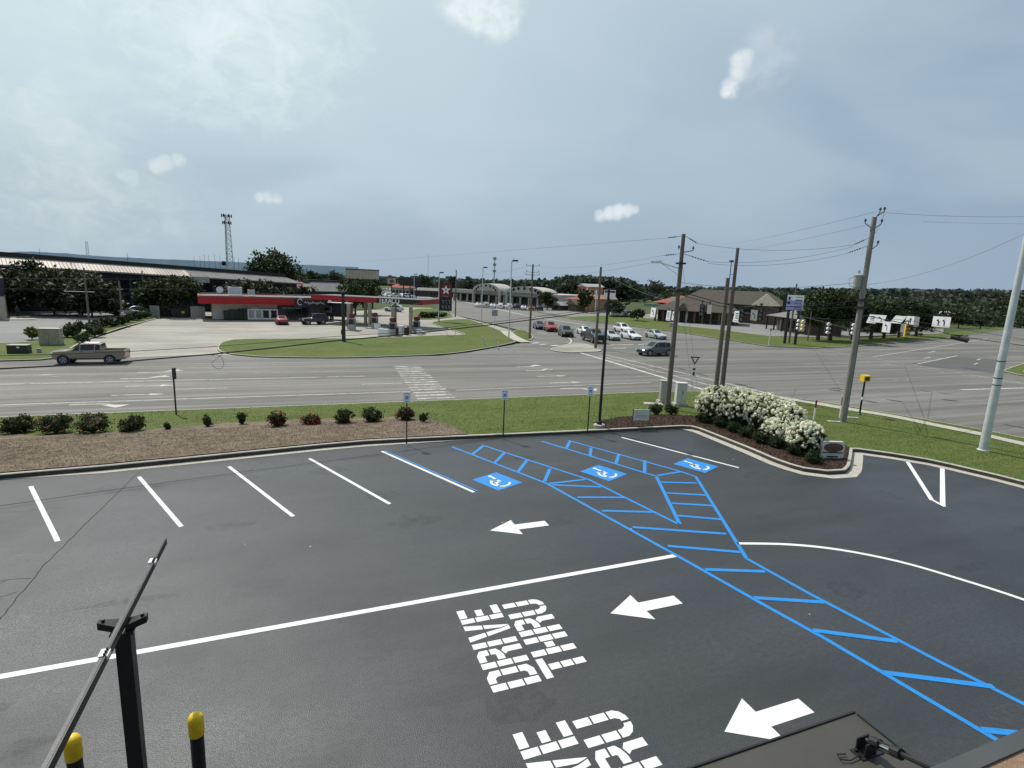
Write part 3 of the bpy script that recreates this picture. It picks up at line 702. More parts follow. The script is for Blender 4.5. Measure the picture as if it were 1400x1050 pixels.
MT['patch'] = layered('asphalt_patch', [(.085,.082,.078),(.07,.068,.066),(.11,.105,.1),(.06,.058,.056)], [.2,.8,2.], [(1,1,1)]*3, rough=(.75,.9), fine=(.2,25.), bump=.2)
mark('asphalt_patch', lambda mb: mb.poly([(*g(*p)[:2], RZ+.003) for p in ((1246,497),(1306,487.5),(1368,492.5),(1374,511),(1300,504.5))]), 'patch', road)
# ------------------------------------------------------------------ kerbed islands and lots beyond the boulevard
def island(pts, name='lawn', mat='grass', kerbw=.16, h=.13, step=.8, smooth_=True, z0=RZ):
    P = [Vector(p[:2]) for p in pts]
    if area([(p.x, p.y) for p in P]) < 0: P.reverse()
    if smooth_: P = smooth_line(P, step, closed=True)
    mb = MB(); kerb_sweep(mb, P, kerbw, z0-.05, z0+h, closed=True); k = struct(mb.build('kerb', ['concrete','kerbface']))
    Q = offset_line(P, kerbw-.01, True)
    mb = MB(); flat(mb, [(p.x, p.y) for p in Q], z0+h-.01); s = struct(mb.build(name, mat)); return s
lotz = RZ+.006
conc = [g(*p) for p in ((78,492.5),(118,466),(222,433),(262,424),(300,428),(437,430),(545,420),(588,421),(616,428.6),(640,436),(669,443))] + [g(700,452), g(640,478), g(560,484), g(400,488), Vector((-9.5,60.2))]
mb = MB(); flat(mb, ccw([tuple(p[:2]) for p in conc]), lotz); struct(mb.build('forecourt', 'concrete_lot'))
oldl = [g(*p) for p in ((-160,478),(60,466),(172,439.5),(172,426),(0,418),(-200,420))]
mb = MB(); flat(mb, ccw([tuple(p[:2]) for p in oldl]), lotz+.004); struct(mb.build('shop_parking_lot', 'old_lot'))
island([g(*p) for p in ((301,482),(297,476),(303,469),(318,465.3),(380,464.2),(467,463.8),(540,462),(600,459.3),(634,458.2),(616,451),(590,442.5),(600,439.5),(625,437),(640,437),(664,445),(688,454),(699,460),(706,467),(690,472),(640,481),(600,485.5),(540,488),(475,490),(400,489.8),(350,488.5),(318,485.5))], step=1.5)
island([g(*p) for p in ((700,455.5),(709,451.5),(721,453.5),(729,460.5),(726,465.5),(716,466.5),(708,462))], step=.6)
island([g(*p) for p in ((560,425),(575,422.5),(597,423),(612,427.5),(620,433),(604,435.8),(575,437),(562,433))], step=1.5)
island([Vector((-120,57.2)), Vector((-60,57.2)), g(0,494.5), g(55,493), g(76,490.5), g(116,466.5), g(165,449.5), g(222,434), g(212,431.5), g(165,441), g(110,455), g(60,466.5), g(0,471.5), Vector((-60,71))], step=3, smooth_=False)
mb = MB(); ribbon(mb, smooth_line([g(691,453.5), g(699,460), g(712,466.8), g(720,469)], .6), .9, .9, zc(RZ+.135)); struct(mb.build('sidewalk', 'concrete'))
# painted median wedge
island([g(*p) for p in ((752,478.5),(770,472.5),(790,469.5),(811,473.5),(822,480.5),(800,482),(775,482.5))], name='traffic_island', mat='concrete_lot', h=.10, step=.8)
# right-hand verge, its lot, and the corner island at the frame edge
rv = rt + [g(671,412), g(740,421), g(800,429.5), g(860,433), g(905,437.5), g(930,446), g(980,451), g(1050,460), g(1100,462), g(1180,462), g(1290,456.5), Vector((243,122)), Vector((243,118.5)), Vector((130.6,77.6)), Vector((86,64.5))]
P = [(p[0], p[1]) for p in rv]; P = ccw(P)
mb = MB(); flat(mb, P, RZ+.10); struct(mb.build('lawn', 'grass'))
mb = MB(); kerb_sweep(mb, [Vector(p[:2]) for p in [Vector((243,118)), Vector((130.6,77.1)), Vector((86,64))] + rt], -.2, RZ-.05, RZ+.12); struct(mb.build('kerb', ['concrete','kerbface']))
rl = [g(*p) for p in ((860,433),(905,437.5),(930,446),(980,451),(1050,460),(1130,462),(1290,456.5),(1290,450),(1130,448),(1000,440),(900,428))]
mb = MB(); flat(mb, ccw([tuple(p[:2]) for p in rl]), RZ+.11); struct(mb.build('shop_parking_lot', 'old_lot'))
island([Vector(p) for p in ((77.2,37.2),(79,39.5),(83,41),(92,44),(120,53),(120,20),(79,20),(77,30))], step=2)
island([Vector(p) for p in ((79.5,37.2),(83,39.4),(92,42),(118,50.5),(118,46),(92,38.5),(84,36.2),(80.5,35.4))], name='sidewalk', mat='concrete', step=2, z0=RZ+.02)
mall = [g(*p) for p in ((640,412.5),(671,417),(723,424),(779,433.5),(830,432),(830,418),(740,412),(660,404))]
mb = MB(); flat(mb, ccw([tuple(p[:2]) for p in mall]), RZ+.105); struct(mb.build('shop_parking_lot', 'old_lot'))
deal = [Vector(p) for p in ((20,190),(52,200),(60,300),(60,420),(20,420))]
mb = MB(); flat(mb, ccw([tuple(p) for p in deal]), RZ+.02); struct(mb.build('shop_parking_lot', 'old_lot'))
# distant hills
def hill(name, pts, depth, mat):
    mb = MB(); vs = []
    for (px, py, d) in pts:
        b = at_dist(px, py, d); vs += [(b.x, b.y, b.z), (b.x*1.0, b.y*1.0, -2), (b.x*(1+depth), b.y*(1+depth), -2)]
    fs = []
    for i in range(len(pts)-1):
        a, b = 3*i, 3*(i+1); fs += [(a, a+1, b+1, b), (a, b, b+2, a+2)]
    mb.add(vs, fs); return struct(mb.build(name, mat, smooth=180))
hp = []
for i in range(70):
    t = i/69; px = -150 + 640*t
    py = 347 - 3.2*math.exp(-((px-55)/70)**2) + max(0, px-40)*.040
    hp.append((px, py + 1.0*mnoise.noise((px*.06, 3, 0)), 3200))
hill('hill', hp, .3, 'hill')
MT['hillnear'] = plain('wooded_hill', (.075,.10,.085), 1.0, var=.25, scale=.03)
hp = [(px, 395 + (px-1020)*.021 + 1.6*mnoise.noise((px*.03, 9, 0)) - 5*math.exp(-((px-1290)/90)**2), 1500) for px in range(1000, 1620, 12)]
hill('hill', hp, .4, 'hillnear')

# ================================================================== vehicles
PAINTS = {k: paint('car_paint_'+k, c) for k, c in dict(white=(.72,.72,.71), silver=(.42,.43,.43), grey=(.085,.10,.11), black=(.012,.012,.014), red=(.30,.012,.018), taupe=(.25,.21,.155), pink=(.33,.03,.05), blue=(.05,.09,.16)).items()}
SHAPES = {   # stations from nose to tail: x, low half width, shoulder half width, low z, shoulder z, top half width, top z
 'sedan': [(2.36,.60,.66,.34,.56,.52,.60),(2.2,.78,.82,.24,.66,.66,.71),(1.3,.86,.89,.22,.82,.72,.88),(.85,.86,.90,.22,.88,.74,.96),(.05,.86,.90,.22,.93,.57,1.41),(-.95,.86,.90,.22,.95,.57,1.42),(-1.65,.86,.90,.22,.96,.70,1.05),(-2.2,.80,.85,.26,.90,.66,1.0),(-2.36,.62,.70,.36,.80,.56,.88)],
 'suv':   [(2.30,.66,.72,.40,.70,.56,.78),(2.15,.84,.88,.30,.82,.70,.90),(1.35,.90,.93,.28,.98,.76,1.06),(.95,.90,.94,.28,1.02,.78,1.14),(.20,.90,.94,.28,1.06,.62,1.68),(-1.0,.90,.94,.28,1.08,.63,1.72),(-1.75,.90,.93,.30,1.09,.60,1.66),(-2.2,.86,.90,.34,1.06,.74,1.14),(-2.32,.74,.80,.42,.9,.64,.96)],
 'pickup':[(2.85,.82,.88,.56,1.12,.78,1.24),(2.74,.92,.96,.50,1.20,.84,1.32),(1.75,.95,.98,.48,1.28,.86,1.40),(1.25,.95,.98,.48,1.30,.87,1.44),(.62,.95,.98,.48,1.34,.72,1.96),(-.60,.95,.98,.48,1.36,.73,2.0),(-1.02,.95,.98,.48,1.36,.77,1.94),(-1.10,.95,.98,.48,1.36,.86,1.38)],
 'jeep':  [(2.05,.70,.76,.50,.80,.66,.98),(1.95,.78,.82,.46,1.0,.72,1.08),(.75,.84,.88,.46,1.10,.76,1.16),(.62,.86,.90,.46,1.12,.80,1.22),(.30,.86,.90,.46,1.14,.76,1.84),(-1.0,.86,.90,.46,1.14,.76,1.86),(-1.95,.86,.90,.46,1.14,.75,1.84),(-2.05,.84,.88,.48,1.12,.78,1.18)],
}
def sec(st):
    x, hl, hs, zl, zs, ht, zt = st; zm = zl + (zs-zl)*.5
    right = [(x,-hl,zl),(x,-(hs+.012),zm),(x,-hs,zs),(x,-ht,zt-.03),(x,-ht*.82,zt)]
    return right + [(a,-b,c) for a,b,c in reversed(right)]
def inset(q, k, o):
    P = [Vector(p) for p in q]; c = sum(P, Vector())/4; n = (P[1]-P[0]).cross(P[2]-P[0]).normalized()
    return [p + (c-p)*k for p in P], n*o
def make_vehicle(kind, color, name, label, cat, loc, rz, group=None, small=False):
    root = thing(name, label, cat, loc, rz, group)
    S = SHAPES[kind]; pm = PAINTS[color]; b = MB(); secs = [sec(s) for s in S]; n = 10
    for s in secs: b.v += s
    for i in range(len(S)-1):
        for k in range(n): b.f.append((i*n+k, (i+1)*n+k, (i+1)*n+(k+1) % n, i*n+(k+1) % n)); b.m.append(0)
    b.f.append(tuple(range(n))); b.f.append(tuple(range(len(S)*n-1, (len(S)-1)*n-1, -1))); b.m += [0, 0]
    cab = {'sedan': (3,4,5,6), 'suv': (3,4,5,7), 'pickup': (3,4,5,7), 'jeep': (3,4,5,7)}[kind]
    xr = S[-1][0] if kind != 'pickup' else -2.95
    hsw = max(s[2] for s in S)+.012
    wx = {'sedan': (1.42,-1.38), 'suv': (1.42,-1.36), 'pickup': (1.95,-1.75), 'jeep': (1.25,-1.25)}[kind]; wr = {'sedan': .335, 'suv': .37, 'pickup': .43, 'jeep': .41}[kind]
    if kind == 'pickup':
        for sgn in (-1, 1):   # cargo bed walls are body work
            b.box((-2.0, sgn*.93, .92), (1.86,.11,.88))
        b.box((-2.0, 0, .70), (1.86,1.8,.1)); b.box((-2.92,0,.93), (.08,1.9,.86))
    if small:
        b.m = [0]*len(b.f)
    # glass set 4 mm proud of the body
    gl = MB()
    def glass(q, k=.10, mi=0):
        P, o = inset(q, k, .006); c = sum(P, Vector())/4
        if o.dot(c - Vector((c.x*.9, 0, .6))) < 0: o = -o
        gl.poly([p+o for p in P], mi)
    side = []
    for i in range(cab[0], cab[-1]):
        for (k0, k1) in ((2,3),(6,7)):
            q = [secs[i][k0], secs[i+1][k0], secs[i+1][k1], secs[i][k1]]
            if abs(S[i][6]-S[i][4]) < .15 and abs(S[i+1][6]-S[i+1][4]) < .2: continue
            side.append(q)
    ws = [secs[cab[0]][4], secs[cab[0]][5], secs[cab[1]][5], secs[cab[1]][4]]
    ri = len(S)-2 if kind in ('suv','jeep','pickup') else 6
    rw = [secs[ri-1][4], secs[ri-1][5], secs[ri][5], secs[ri][4]] if kind == 'sedan' else [secs[ri][4], secs[ri][5], secs[ri+1][5], secs[ri+1][4]]
    if small:
        for q in side+[ws, rw]: glass(q)
        for f, m in zip(gl.f, gl.m): b.f.append(tuple(i+len(b.v) for i in f)); b.m.append(1)
        b.v += gl.v
        for x in wx:
            for sgn in (-1, 1): b.cyl((x, sgn*(hsw-.2), wr), (x, sgn*(hsw+.01), wr), wr, n=10, mi=2)
        b.build('body', [pm, 'glass', 'tyre'], root, smooth=35); return root
    b.build('body', pm, root, smooth=35)
    if kind in ('suv','jeep','pickup') or color == 'grey':
        for sgn in (-1,1):
            t = MB(); t.box(((wx[0]+wx[1])/2, sgn*(hsw-.005), S[3][3]+.06), (wx[0]-wx[1]-2*wr-.12,.05,.12)); t.build('sill', 'plastic', root)
    for nm, qs in (('windshield', [ws]), ('rear_window', [rw])):
        gl = MB(); [glass(q, .09) for q in qs]; gl.build(nm, 'glass', root)
    for sgn in (0, 1):
        gl = MB(); [glass(q, .11) for q in side[sgn::2]]; gl.build('side_window', 'glass', root)
    for x in wx:
        for sgn in (-1, 1):
            a = MB(); a.cyl((x, sgn*(hsw-.05), wr+.02), (x, sgn*(hsw+.004), wr+.02), wr*1.2, n=20); a.build('wheel_arch', 'plastic', root)
            w = MB(); w.lathe([(wr*.6,-.11),(wr*.93,-.11),(wr,-.07),(wr,.07),(wr*.93,.11),(wr*.6,.11)], n=20)
            w.v = [(p[0]+x, sgn*(hsw-.09)+p[2], wr+p[1]) for p in w.v]; wo = w.build('wheel', 'tyre', root, smooth=40)
            r_ = MB(); yc = sgn*(hsw+.022)
            r_.cyl((x, yc-sgn*.02, wr), (x, yc, wr), wr*.2, n=8)
            for k in range(5):
                t = k*2*math.pi/5+.3; r_.box((x+math.cos(t)*wr*.34, yc-sgn*.008, wr+math.sin(t)*wr*.34), (.09,.02,.09))
                r_.tube([(x, yc-sgn*.01, wr), (x+math.cos(t)*wr*.62, yc-sgn*.01, wr+math.sin(t)*wr*.62)], .035, 5)
            r_.tube([(x+math.cos(k*.5236)*wr*.62, yc-sgn*.01, wr+math.sin(k*.5236)*wr*.62) for k in range(13)], .03, 5)
            r_.build('rim', 'rim', wo)
    f1, f0 = S[1], S[0]
    for sgn in (-1, 1):
        m = MB(); m.box(((f0[0]+f1[0])/2+.02, sgn*(f0[2]-.02), (f0[4]+f0[6])/2-.05), (.2,.24,.13)); m.build('headlight', 'lamp_clear', root)
        m = MB(); zt = S[-1][4]-.02 if kind != 'pickup' else 1.12
        m.box((xr+.02, sgn*((.90 if kind == 'pickup' else S[-1][2])-.06), zt-.08), (.14,.18,.26 if kind != 'sedan' else .15)); m.build('tail_light', 'lamp_red', root)
        m = MB(); cx = S[3][0]-.12; m.box((cx, sgn*(hsw+.08), S[3][4]+.10), (.12,.17,.13)); m.box((cx, sgn*(hsw-.02), S[3][4]+.06), (.06,.12,.04)); m.build('mirror', pm, root)
    m = MB(); m.box((f0[0]+.012, 0, f0[3]+.16), (.05,1.0,.16)); m.build('grille', 'plastic', root)
    m = MB(); m.box((xr-.03, 0, S[-1][3]+.10), (.10,1.45,.16)); m.build('bumper', 'plastic' if kind != 'pickup' else 'rim', root)
    return root
def ang(dx, dy): return math.atan2(dy, dx)
R2 = ang(.135, 1.0)                 # direction of the cross street
tr = make_vehicle('pickup', 'taupe', 'pickup_truck', 'taupe four-door pickup truck driving left on the boulevard', 'truck', g(126,496.3), math.pi)
m = MB(); m.box((-.2,0,2.0), (1.1,1.15,.03)); m.build('roof_sheen', 'whitepaint', tr)  # white sheet added to paint the bright reflection on the cab roof
for sgn in (-1,1):
    for x in (1.0, -.15): m = MB(); m.box((x-.55, sgn*.995, 1.24), (.18,.02,.04)); m.build('door_handle', 'plastic', tr)
tr.scale = (.87,.87,.87)
def car(kind, color, label, p, rz, cat='car', **k): return make_vehicle(kind, color, {'pickup':'pickup_truck','suv':'parked_suv','jeep':'parked_suv','sedan':'sedan_car'}[kind] if 'name' not in k else k.pop('name'), label, cat, p, rz, **k)
DN = R2+math.pi
car('suv', 'grey', 'dark grey hatchback SUV crossing the middle of the junction', Vector((40.9,56.6,RZ)), math.pi+.05, name='hatchback_car')
car('sedan', 'white', 'white sedan waiting at the junction just in front of the white SUV', g(862,463.5), DN+.05)
car('suv', 'white', 'small white SUV waiting behind the white sedan', g(851,454.5), DN+.05, name='small_suv')
car('sedan', 'silver', 'silver white sedan waiting in the far right lane of the queue', g(896,462.5), DN+.08)
car('sedan', 'silver', 'silver sedan beside the black pickup, behind the two poles', g(834,464), DN)
car('pickup', 'black', 'black pickup stopped at the painted median behind the wooden pole', g(811,467.3), DN)
car('sedan', 'white', 'white sedan queuing behind the black pickup', g(800,457.5), DN)
car('suv', 'black', 'black SUV in the turning lane behind the red car', g(773,459.5), DN-.12, name='large_suv')
car('suv', 'red', 'red SUV queuing between the black SUV and the dark sedan', g(752,452.5), DN-.1, name='small_suv')
car('sedan', 'black', 'dark sedan last in the queue right beside the utility pole', g(737,449.5), DN-.1)
car('sedan', 'pink', 'red car parked nose in at the store entrance', g(385,443), math.pi/2+.1)
car('jeep', 'black', 'boxy black SUV parked at the store corner', g(429,443.5), math.pi+.35, name='boxy_suv')
car('suv', 'white', 'white SUV parked behind the fuel canopy', g(538,426), 2.6, name='small_suv')

# ================================================================== clearance bar, bollards, awning, roof edge
PX, PY = -2.14, 7.15
t = thing('clearance_bar', 'black drive-through clearance post carrying a long grey swing arm', 'clearance bar', (PX, PY, 0))
m = MB(); m.box((0,0,1.46), (.165,.165,2.92)); m.box((0,0,.015), (.36,.36,.03)); m.build('post', 'black', t)
m = MB(); m.box((0,0,2.935), (.24,.24,.03))
for sgn in (-1, 1):      # winged bracket
    m.add([(sgn*.04,-.09,2.95),(sgn*.25,-.04,3.0),(sgn*.25,.04,3.0),(sgn*.04,.09,2.95),(sgn*.04,-.09,3.03),(sgn*.25,-.04,3.09),(sgn*.25,.04,3.09),(sgn*.04,.09,3.03)],
          [(0,3,2,1),(4,5,6,7),(0,1,5,4),(1,2,6,5),(2,3,7,6),(3,0,4,7)])
    m.cyl((sgn*.2,0,3.06),(sgn*.2,0,3.11),.02,n=8)
m.build('bracket', 'black', t)
m = MB(); y0, y1 = -2.28, 2.15
vs = []
for z in (3.06, 3.12):
    vs += [(-.012,y0,z),(.028,y0,z),(.028,y1-.06,z),(.012,y1,z),(-.012,y1-.14,z)]
m.add(vs, [(4,3,2,1,0),(5,6,7,8,9)] + [(i,(i+1)%5,5+(i+1)%5,5+i) for i in range(5)]); arm = m.build('arm', 'armgrey', t)
m = MB(); m.box((.043, (y0+y1)/2-.03, 3.08), (.014, y1-y0-.1, .10)); m.build('arm_edge', 'black', arm)
for y in (1.35, -.72):
    m = MB(); m.box((.0, y, 3.128), (.05,.13,.014)); m.box((.056, y, 3.10), (.012,.12,.05)); m.build('clip', 'whitepaint', arm)
    m = MB(); [m.cyl((.03, y+d, 3.13),(.03, y+d, 3.155),.011,n=6) for d in (-.05,0,.05)]; m.build('bolts', 'black', arm)
m = MB(); m.box((-.01, y0-.03, 3.08), (.12,.07,.10)); m.build('arm_cap', 'black', t)
def bollard(x, y, label):
    t = thing('bollard', label, 'bollard', (x, y, 0), group='black bollards with yellow domed caps beside the clearance post')
    m = MB(); m.lathe([(.088,0),(.088,.86)], 20); m.build('post', 'black', t, smooth=40)
    m = MB(); m.lathe([(.098,.80),(.100,.81),(.100,1.03),(.094,1.075),(.074,1.115),(.042,1.137),(.004,1.145)], 24); m.build('cap', 'yellow', t, smooth=60)
bollard(-1.575, 7.70, 'black bollard with yellow cap standing right of the clearance post'); bollard(-3.02, 7.78, 'black bollard with yellow cap left of the clearance post, under its arm')
# restaurant we look from: wall, coping, roof
CZ = 3.86
yc0 = g(1400,998,CZ).y; 
t = thing('restaurant_building', 'restaurant roof edge with charcoal coping and brown surface, bottom right corner', 'building', (0,0,0))
m = MB(); m.box((-5, -4.1+yc0-.03, CZ/2-.10), (36, 8.2, CZ-.2)); m.build('wall', 'browndark', t)
m = MB(); m.box((9.1, yc0-.055, CZ-.03), (14, .11, .06)); m.box((9.1, yc0+.006, CZ-.10), (14, .012, .2)); m.build('coping', 'coping', t)
m = MB(); m.box((9.1, yc0-.11-2.0, CZ-.05), (14, 4.0, .06)); m.build('roof', 'parapet', t)
AZ = 3.40
ax, ay = g(1168,972,AZ).x, g(1168,972,AZ).y
t = thing('awning', 'dark bronze flat metal awning over the drive-through window', 'awning', (0,0,0))
m = MB(); m.box(((ax-7)/2, (ay+yc0)/2, AZ-.06), (ax+7, ay-yc0, .10)); m.build('deck', 'bronze', t)
m = MB(); m.box(((ax-7)/2, ay-.006, AZ-.055), (ax+7.0, .016, .118)); m.box((ax-.006, (ay+yc0)/2-.02, AZ-.055), (.016, ay-yc0-.03, .116)); m.build('edge_trim', 'black', t)
b0 = g(1188,1013,AZ+.1); b1 = g(1300,1043,CZ-.25)
t2 = thing('tie_rod', 'black tie rod with turnbuckle holding up the bronze awning', 'tie rod', (b0.x, b0.y, AZ-.01))
lo = lambda v: Vector((v[0]-b0.x, v[1]-b0.y, v[2]-AZ+.01))
m = MB(); top = Vector((b0.x-.05, yc0+.01, CZ-.10)); s0 = Vector((b0.x, b0.y+.02, AZ+.10)); d = (top-s0).normalized()
m.tube([lo(s0+d*.28), lo(top)], .022, 8); m.build('rod', 'black', t2)
m = MB(); m.cyl(lo(s0+d*.05), lo(s0+d*.13), .045, n=10); m.cyl(lo(s0+d*.24), lo(s0+d*.32), .045, n=10)
for k in range(3):
    w = d.cross(Vector((math.cos(k*2.1),math.sin(k*2.1),.3))).normalized()*.034; m.tube([lo(s0+d*.12+w), lo(s0+d*.25+w)], .010, 5)
m.build('turnbuckle', 'black', t2)
m = MB(); m.tube([lo(s0+d*.13), lo(s0+d*.24)], .014, 6); m.build('thread', 'steel', t2)
m = MB(); m.box((0,0,.006), (.26,.12,.012)); m.box((-.02,-.04,.07), (.14,.012,.12)); m.box((-.02,.04,.07), (.14,.012,.12)); m.cyl((0,-.06,.10),(0,.06,.10),.018,n=8)
for a in (-.1,.1): m.cyl((a,.03,.012),(a,.03,.03),.014,n=6); 
m.build('bracket', 'black', t2)
m = MB(); m.tube([(-.22,.03,.02),(-.30,.05,.025),(-.32,.0,.025),(-.24,-.03,.02),(-.1,-.02,.03)], .006, 5); m.build('wire_loop', 'black', t2)

# ================================================================== plants
def leaves(mb, c, rad, n, size, r, hollow=.55, cl=None, spread=.22, lo=-.9, mi=0):
    """leaf cards bunched into clumps that fill an uneven crown"""
    cl = cl or max(8, n//45); cs = []
    while len(cs) < cl:
        d = Vector((r.gauss(0,1), r.gauss(0,1), r.gauss(0,1))).normalized()
        if d.z < lo: continue
        q = r.uniform(hollow, 1.0)*r.uniform(.85,1.08); cs.append(Vector((d.x*rad[0]*q, d.y*rad[1]*q, d.z*rad[2]*q)))
    s = (rad[0]+rad[1]+rad[2])/3*spread
    for i in range(n):
        k = cs[i % cl]; p = Vector(c)+k+Vector((r.gauss(0,s), r.gauss(0,s), r.gauss(0,s*.75)))
        mb.leaf(p, size*r.uniform(.6,1.3), r, mi)
def tree(name, label, base, top, rx, mat, n=1500, size=.5, trunk_h=.25, seed=0, group=None, cat='tree', ry=None, spread=.2, lobes=5, flower=None, tw=.03):
    r = random.Random(seed*77+5); h = top-base[2]; ry = ry or rx
    t = thing(name, label, cat, tuple(base), 0, group)
    m = MB(); tr_ = max(.08, h*tw); fork = h*(trunk_h+.1)
    m.tube([(0,0,-.1),(r.uniform(-.05,.05)*h*.3,0,fork*.5),(0,0,fork)], [tr_*1.25, tr_, tr_*.8], 7)
    crown_c = h*(trunk_h+(1-trunk_h)*.5); rz = h*(1-trunk_h)*.5
    L0 = []
    for k in range(lobes):
        a = k*2.4+r.uniform(0,.8); q = r.uniform(.35,.62); zz = crown_c + rz*r.uniform(-.35,.62)
        c = Vector((math.cos(a)*rx*q, math.sin(a)*ry*q, zz)); L0.append((c, r.uniform(.42,.62)))
        m.tube([(0,0,fork*.9),(c.x*.5,c.y*.5,fork+(c.z-fork)*.55),tuple(c)], [tr_*.6, tr_*.4, tr_*.15], 5)
    m.build('trunk', 'bark', t)
    m = MB(); L0.append((Vector((0,0,crown_c)), .72)); L0.append((Vector((r.uniform(-.2,.2)*rx,0,crown_c+rz*.35)), .6))
    for c, q in L0: leaves(m, c, (rx*q, ry*q, rz*q), n//len(L0), size, r, spread=spread)
    m.build('crown', mat, t)
    if flower:
        m = MB()
        for c, q in L0:
            for i in range(flower[1]//len(L0)):
                d = Vector((r.gauss(0,1), r.gauss(0,1), abs(r.gauss(0,1)))).normalized()
                m.leaf(c+Vector((d.x*rx*q, d.y*ry*q, d.z*rz*q))*r.uniform(1.0,1.2), flower[2]*r.uniform(.6,1.4), r)
        m.build('blossom', flower[0], t)
    return t
def bush(name, label, base, rad, h, mat, n=350, size=.12, seed=0, group=None, cat='shrub', flower=None, stem=True):
    r = random.Random(seed*31+3); t = thing(name, label, cat, tuple(base), 0, group)
    m = MB()
    for k in range(4): a = k*1.6; m.tube([(0,0,-.05),(math.cos(a)*rad*.3,math.sin(a)*rad*.3,h*.4),(math.cos(a)*rad*.5,math.sin(a)*rad*.5,h*.7)], [.03,.02,.008], 5)
    m.build('stems', 'bark', t)
    m = MB(); m.blob((0,0,h*.44), (rad*.56, rad*.56, h*.34), 9, 6, .22, r=r); leaves(m, (0,0,h*.48), (rad*.86, rad*.86, h*.45), int(n*1.8), size, r, hollow=.55, spread=.17)
    m.build('foliage', mat, t)
    if flower:
        m = MB()
        for i in range(flower[1]):
            d = Vector((r.gauss(0,1), r.gauss(0,1), r.gauss(.25,.8))).normalized()
            p = Vector((d.x*rad*.98, d.y*rad*.98, h*.5+d.z*h*.5))
            for k in range(4): m.leaf(p+Vector((r.gauss(0,.03),r.gauss(0,.03),r.gauss(0,.03))), flower[2], r, asp=.9)
        m.build('flowers', flower[0], t)
    return t
# rose shrubs on the pine-straw bed
gr_ = 'shrubs planted along the back of the pine straw bed'
RS = [((18,593),.95,.9,0,'low dark green shrub at the left end of the straw bed, cut by the frame'),((34,590),.8,1.0,0,'leafy shrub between the cut-off low shrub and the first red-flowered one'),((76,592),1.15,1.15,26,'rose shrub with red blooms on its top left, second clump of the bed'),
      ((128,592),1.25,1.2,16,'widest rose shrub with one red bloom at its foot'),((180,590),1.0,1.0,0,'dark shrub without blooms right of the widest rose'),
      ((379,583),.78,.95,40,'round rose shrub reddened by blooms, in the middle of the bed'),((424,581),.75,.62,60,'lowest rose shrub, mostly red blooms'),((470,579),.78,.95,8,'green shrub left of its twin near the first blue parking sign'),((508,577),.85,.98,6,'green shrub right of its twin near the first blue parking sign'),((553,575),.8,.92,36,'rose shrub with red blooms behind the leftmost parking sign')]
for i, ((x,y), rd, h, fl, lb) in enumerate(RS):
    b = ter(x,y); bush('rose_shrub', lb, b, rd*.66, h*.80, 'leaf_rose', 900, .11, i, gr_, 'shrub', ('flower_red', fl, .07) if fl else None)
for i, ((x,y), s, lb) in enumerate((((229,588),.22,'leftmost tiny sapling shrub near the thin black post'),((284,584),.3,'tiny round sapling shrub, middle one of the three'),((331.5,581),.3,'tiny round sapling shrub nearest the reddened rose'),((579,578),.28,'tiny sapling shrub right of the leftmost parking sign'))):
    bush('sapling_shrub', lb, ter(x,y), s, s*2.3, 'leaf_box', 220, .08, 40+i, 'tiny saplings set in the straw bed')
# clipped box mounds around the hydrangeas
BX = [((897,567),.5,'box mound right behind the little white sign'),((917,567),.52,'box mound between the little white sign and the wooden pole'),((961,574),.5,'box mound at the near left foot of the hydrangeas'),((983,580),.5,'second box mound along the kerb from the left'),
      ((1001,587),.48,'third box mound along the island kerb'),((1020,594),.5,'fourth box mound along the island kerb'),((1039,602),.48,'middle box mound in front of the hydrangeas'),((1059,608),.45,'box mound under the smallest hydrangea'),((1086,618),.5,'second last box mound before the small brown sign'),((1110,629),.46,'box mound right beside the small brown sign')]
for i, ((x,y), s, lb) in enumerate(BX): bush('box_shrub', lb, ter(x,y+(4 if i > 1 else 0)), s*.95, s*1.3, 'leaf_box', 800, .07, 60+i, 'clipped box mounds of the dark mulch bed')
HY = [((979,577),1.12,1.95,'tall white hydrangea at the left end of the hedge'),((1008,583),1.18,2.0,'white hydrangea second from the left in the hedge'),((1040,589),1.12,1.95,'white hydrangea in the middle of the hedge'),((1068,596),1.02,1.75,'white hydrangea second from the right in the hedge'),((1063,606),.75,1.2,'low white hydrangea at the front of the hedge'),((1098,620),.76,1.42,'smaller white hydrangea at the right end, nearest the brown sign')]
for i, ((x,y), rd, h, lb) in enumerate(HY):
    x, y = ter(x, y)[:2]; r = random.Random(300+i); t = thing('hydrangea', lb, 'shrub', (x, y, vergez(x,y)), 0, 'white hydrangeas on the kerbed corner')
    m = MB()
    for k in range(7): a = k*.9; m.tube([(0,0,-.05),(math.cos(a)*rd*.3,math.sin(a)*rd*.3,h*.4),(math.cos(a)*rd*.6,math.sin(a)*rd*.6,h*.75)], [.035,.025,.01], 5)
    m.build('stems', 'bark', t)
    m = MB(); m.blob((0,0,h*.45), (rd*.75,rd*.75,h*.42), 10, 7, .15, r=r); leaves(m, (0,0,h*.5), (rd*.92,rd*.92,h*.48), 2600, .17, r, hollow=.72, spread=.12); m.build('foliage', 'leaf_rose', t)
    m = MB(); nf = int(330*rd)
    for k in range(nf):
        d = Vector((r.gauss(0,1), r.gauss(0,1), r.gauss(.5,.8))).normalized()
        if d.z < -.55: continue
        q = r.uniform(.93,1.08); p = Vector((d.x*rd*q, d.y*rd*q, h*.52+d.z*h*.5*q)); s = r.uniform(.045,.085)
        m.blob(p, (s,s,s*1.15), 6, 4, .2, r=r)
        for j in range(7): m.leaf(p+Vector((r.gauss(0,s*.7),r.gauss(0,s*.7),r.gauss(0,s*.8))), .075, r, asp=.9)
    m.build('flowers', 'flower_white', t)
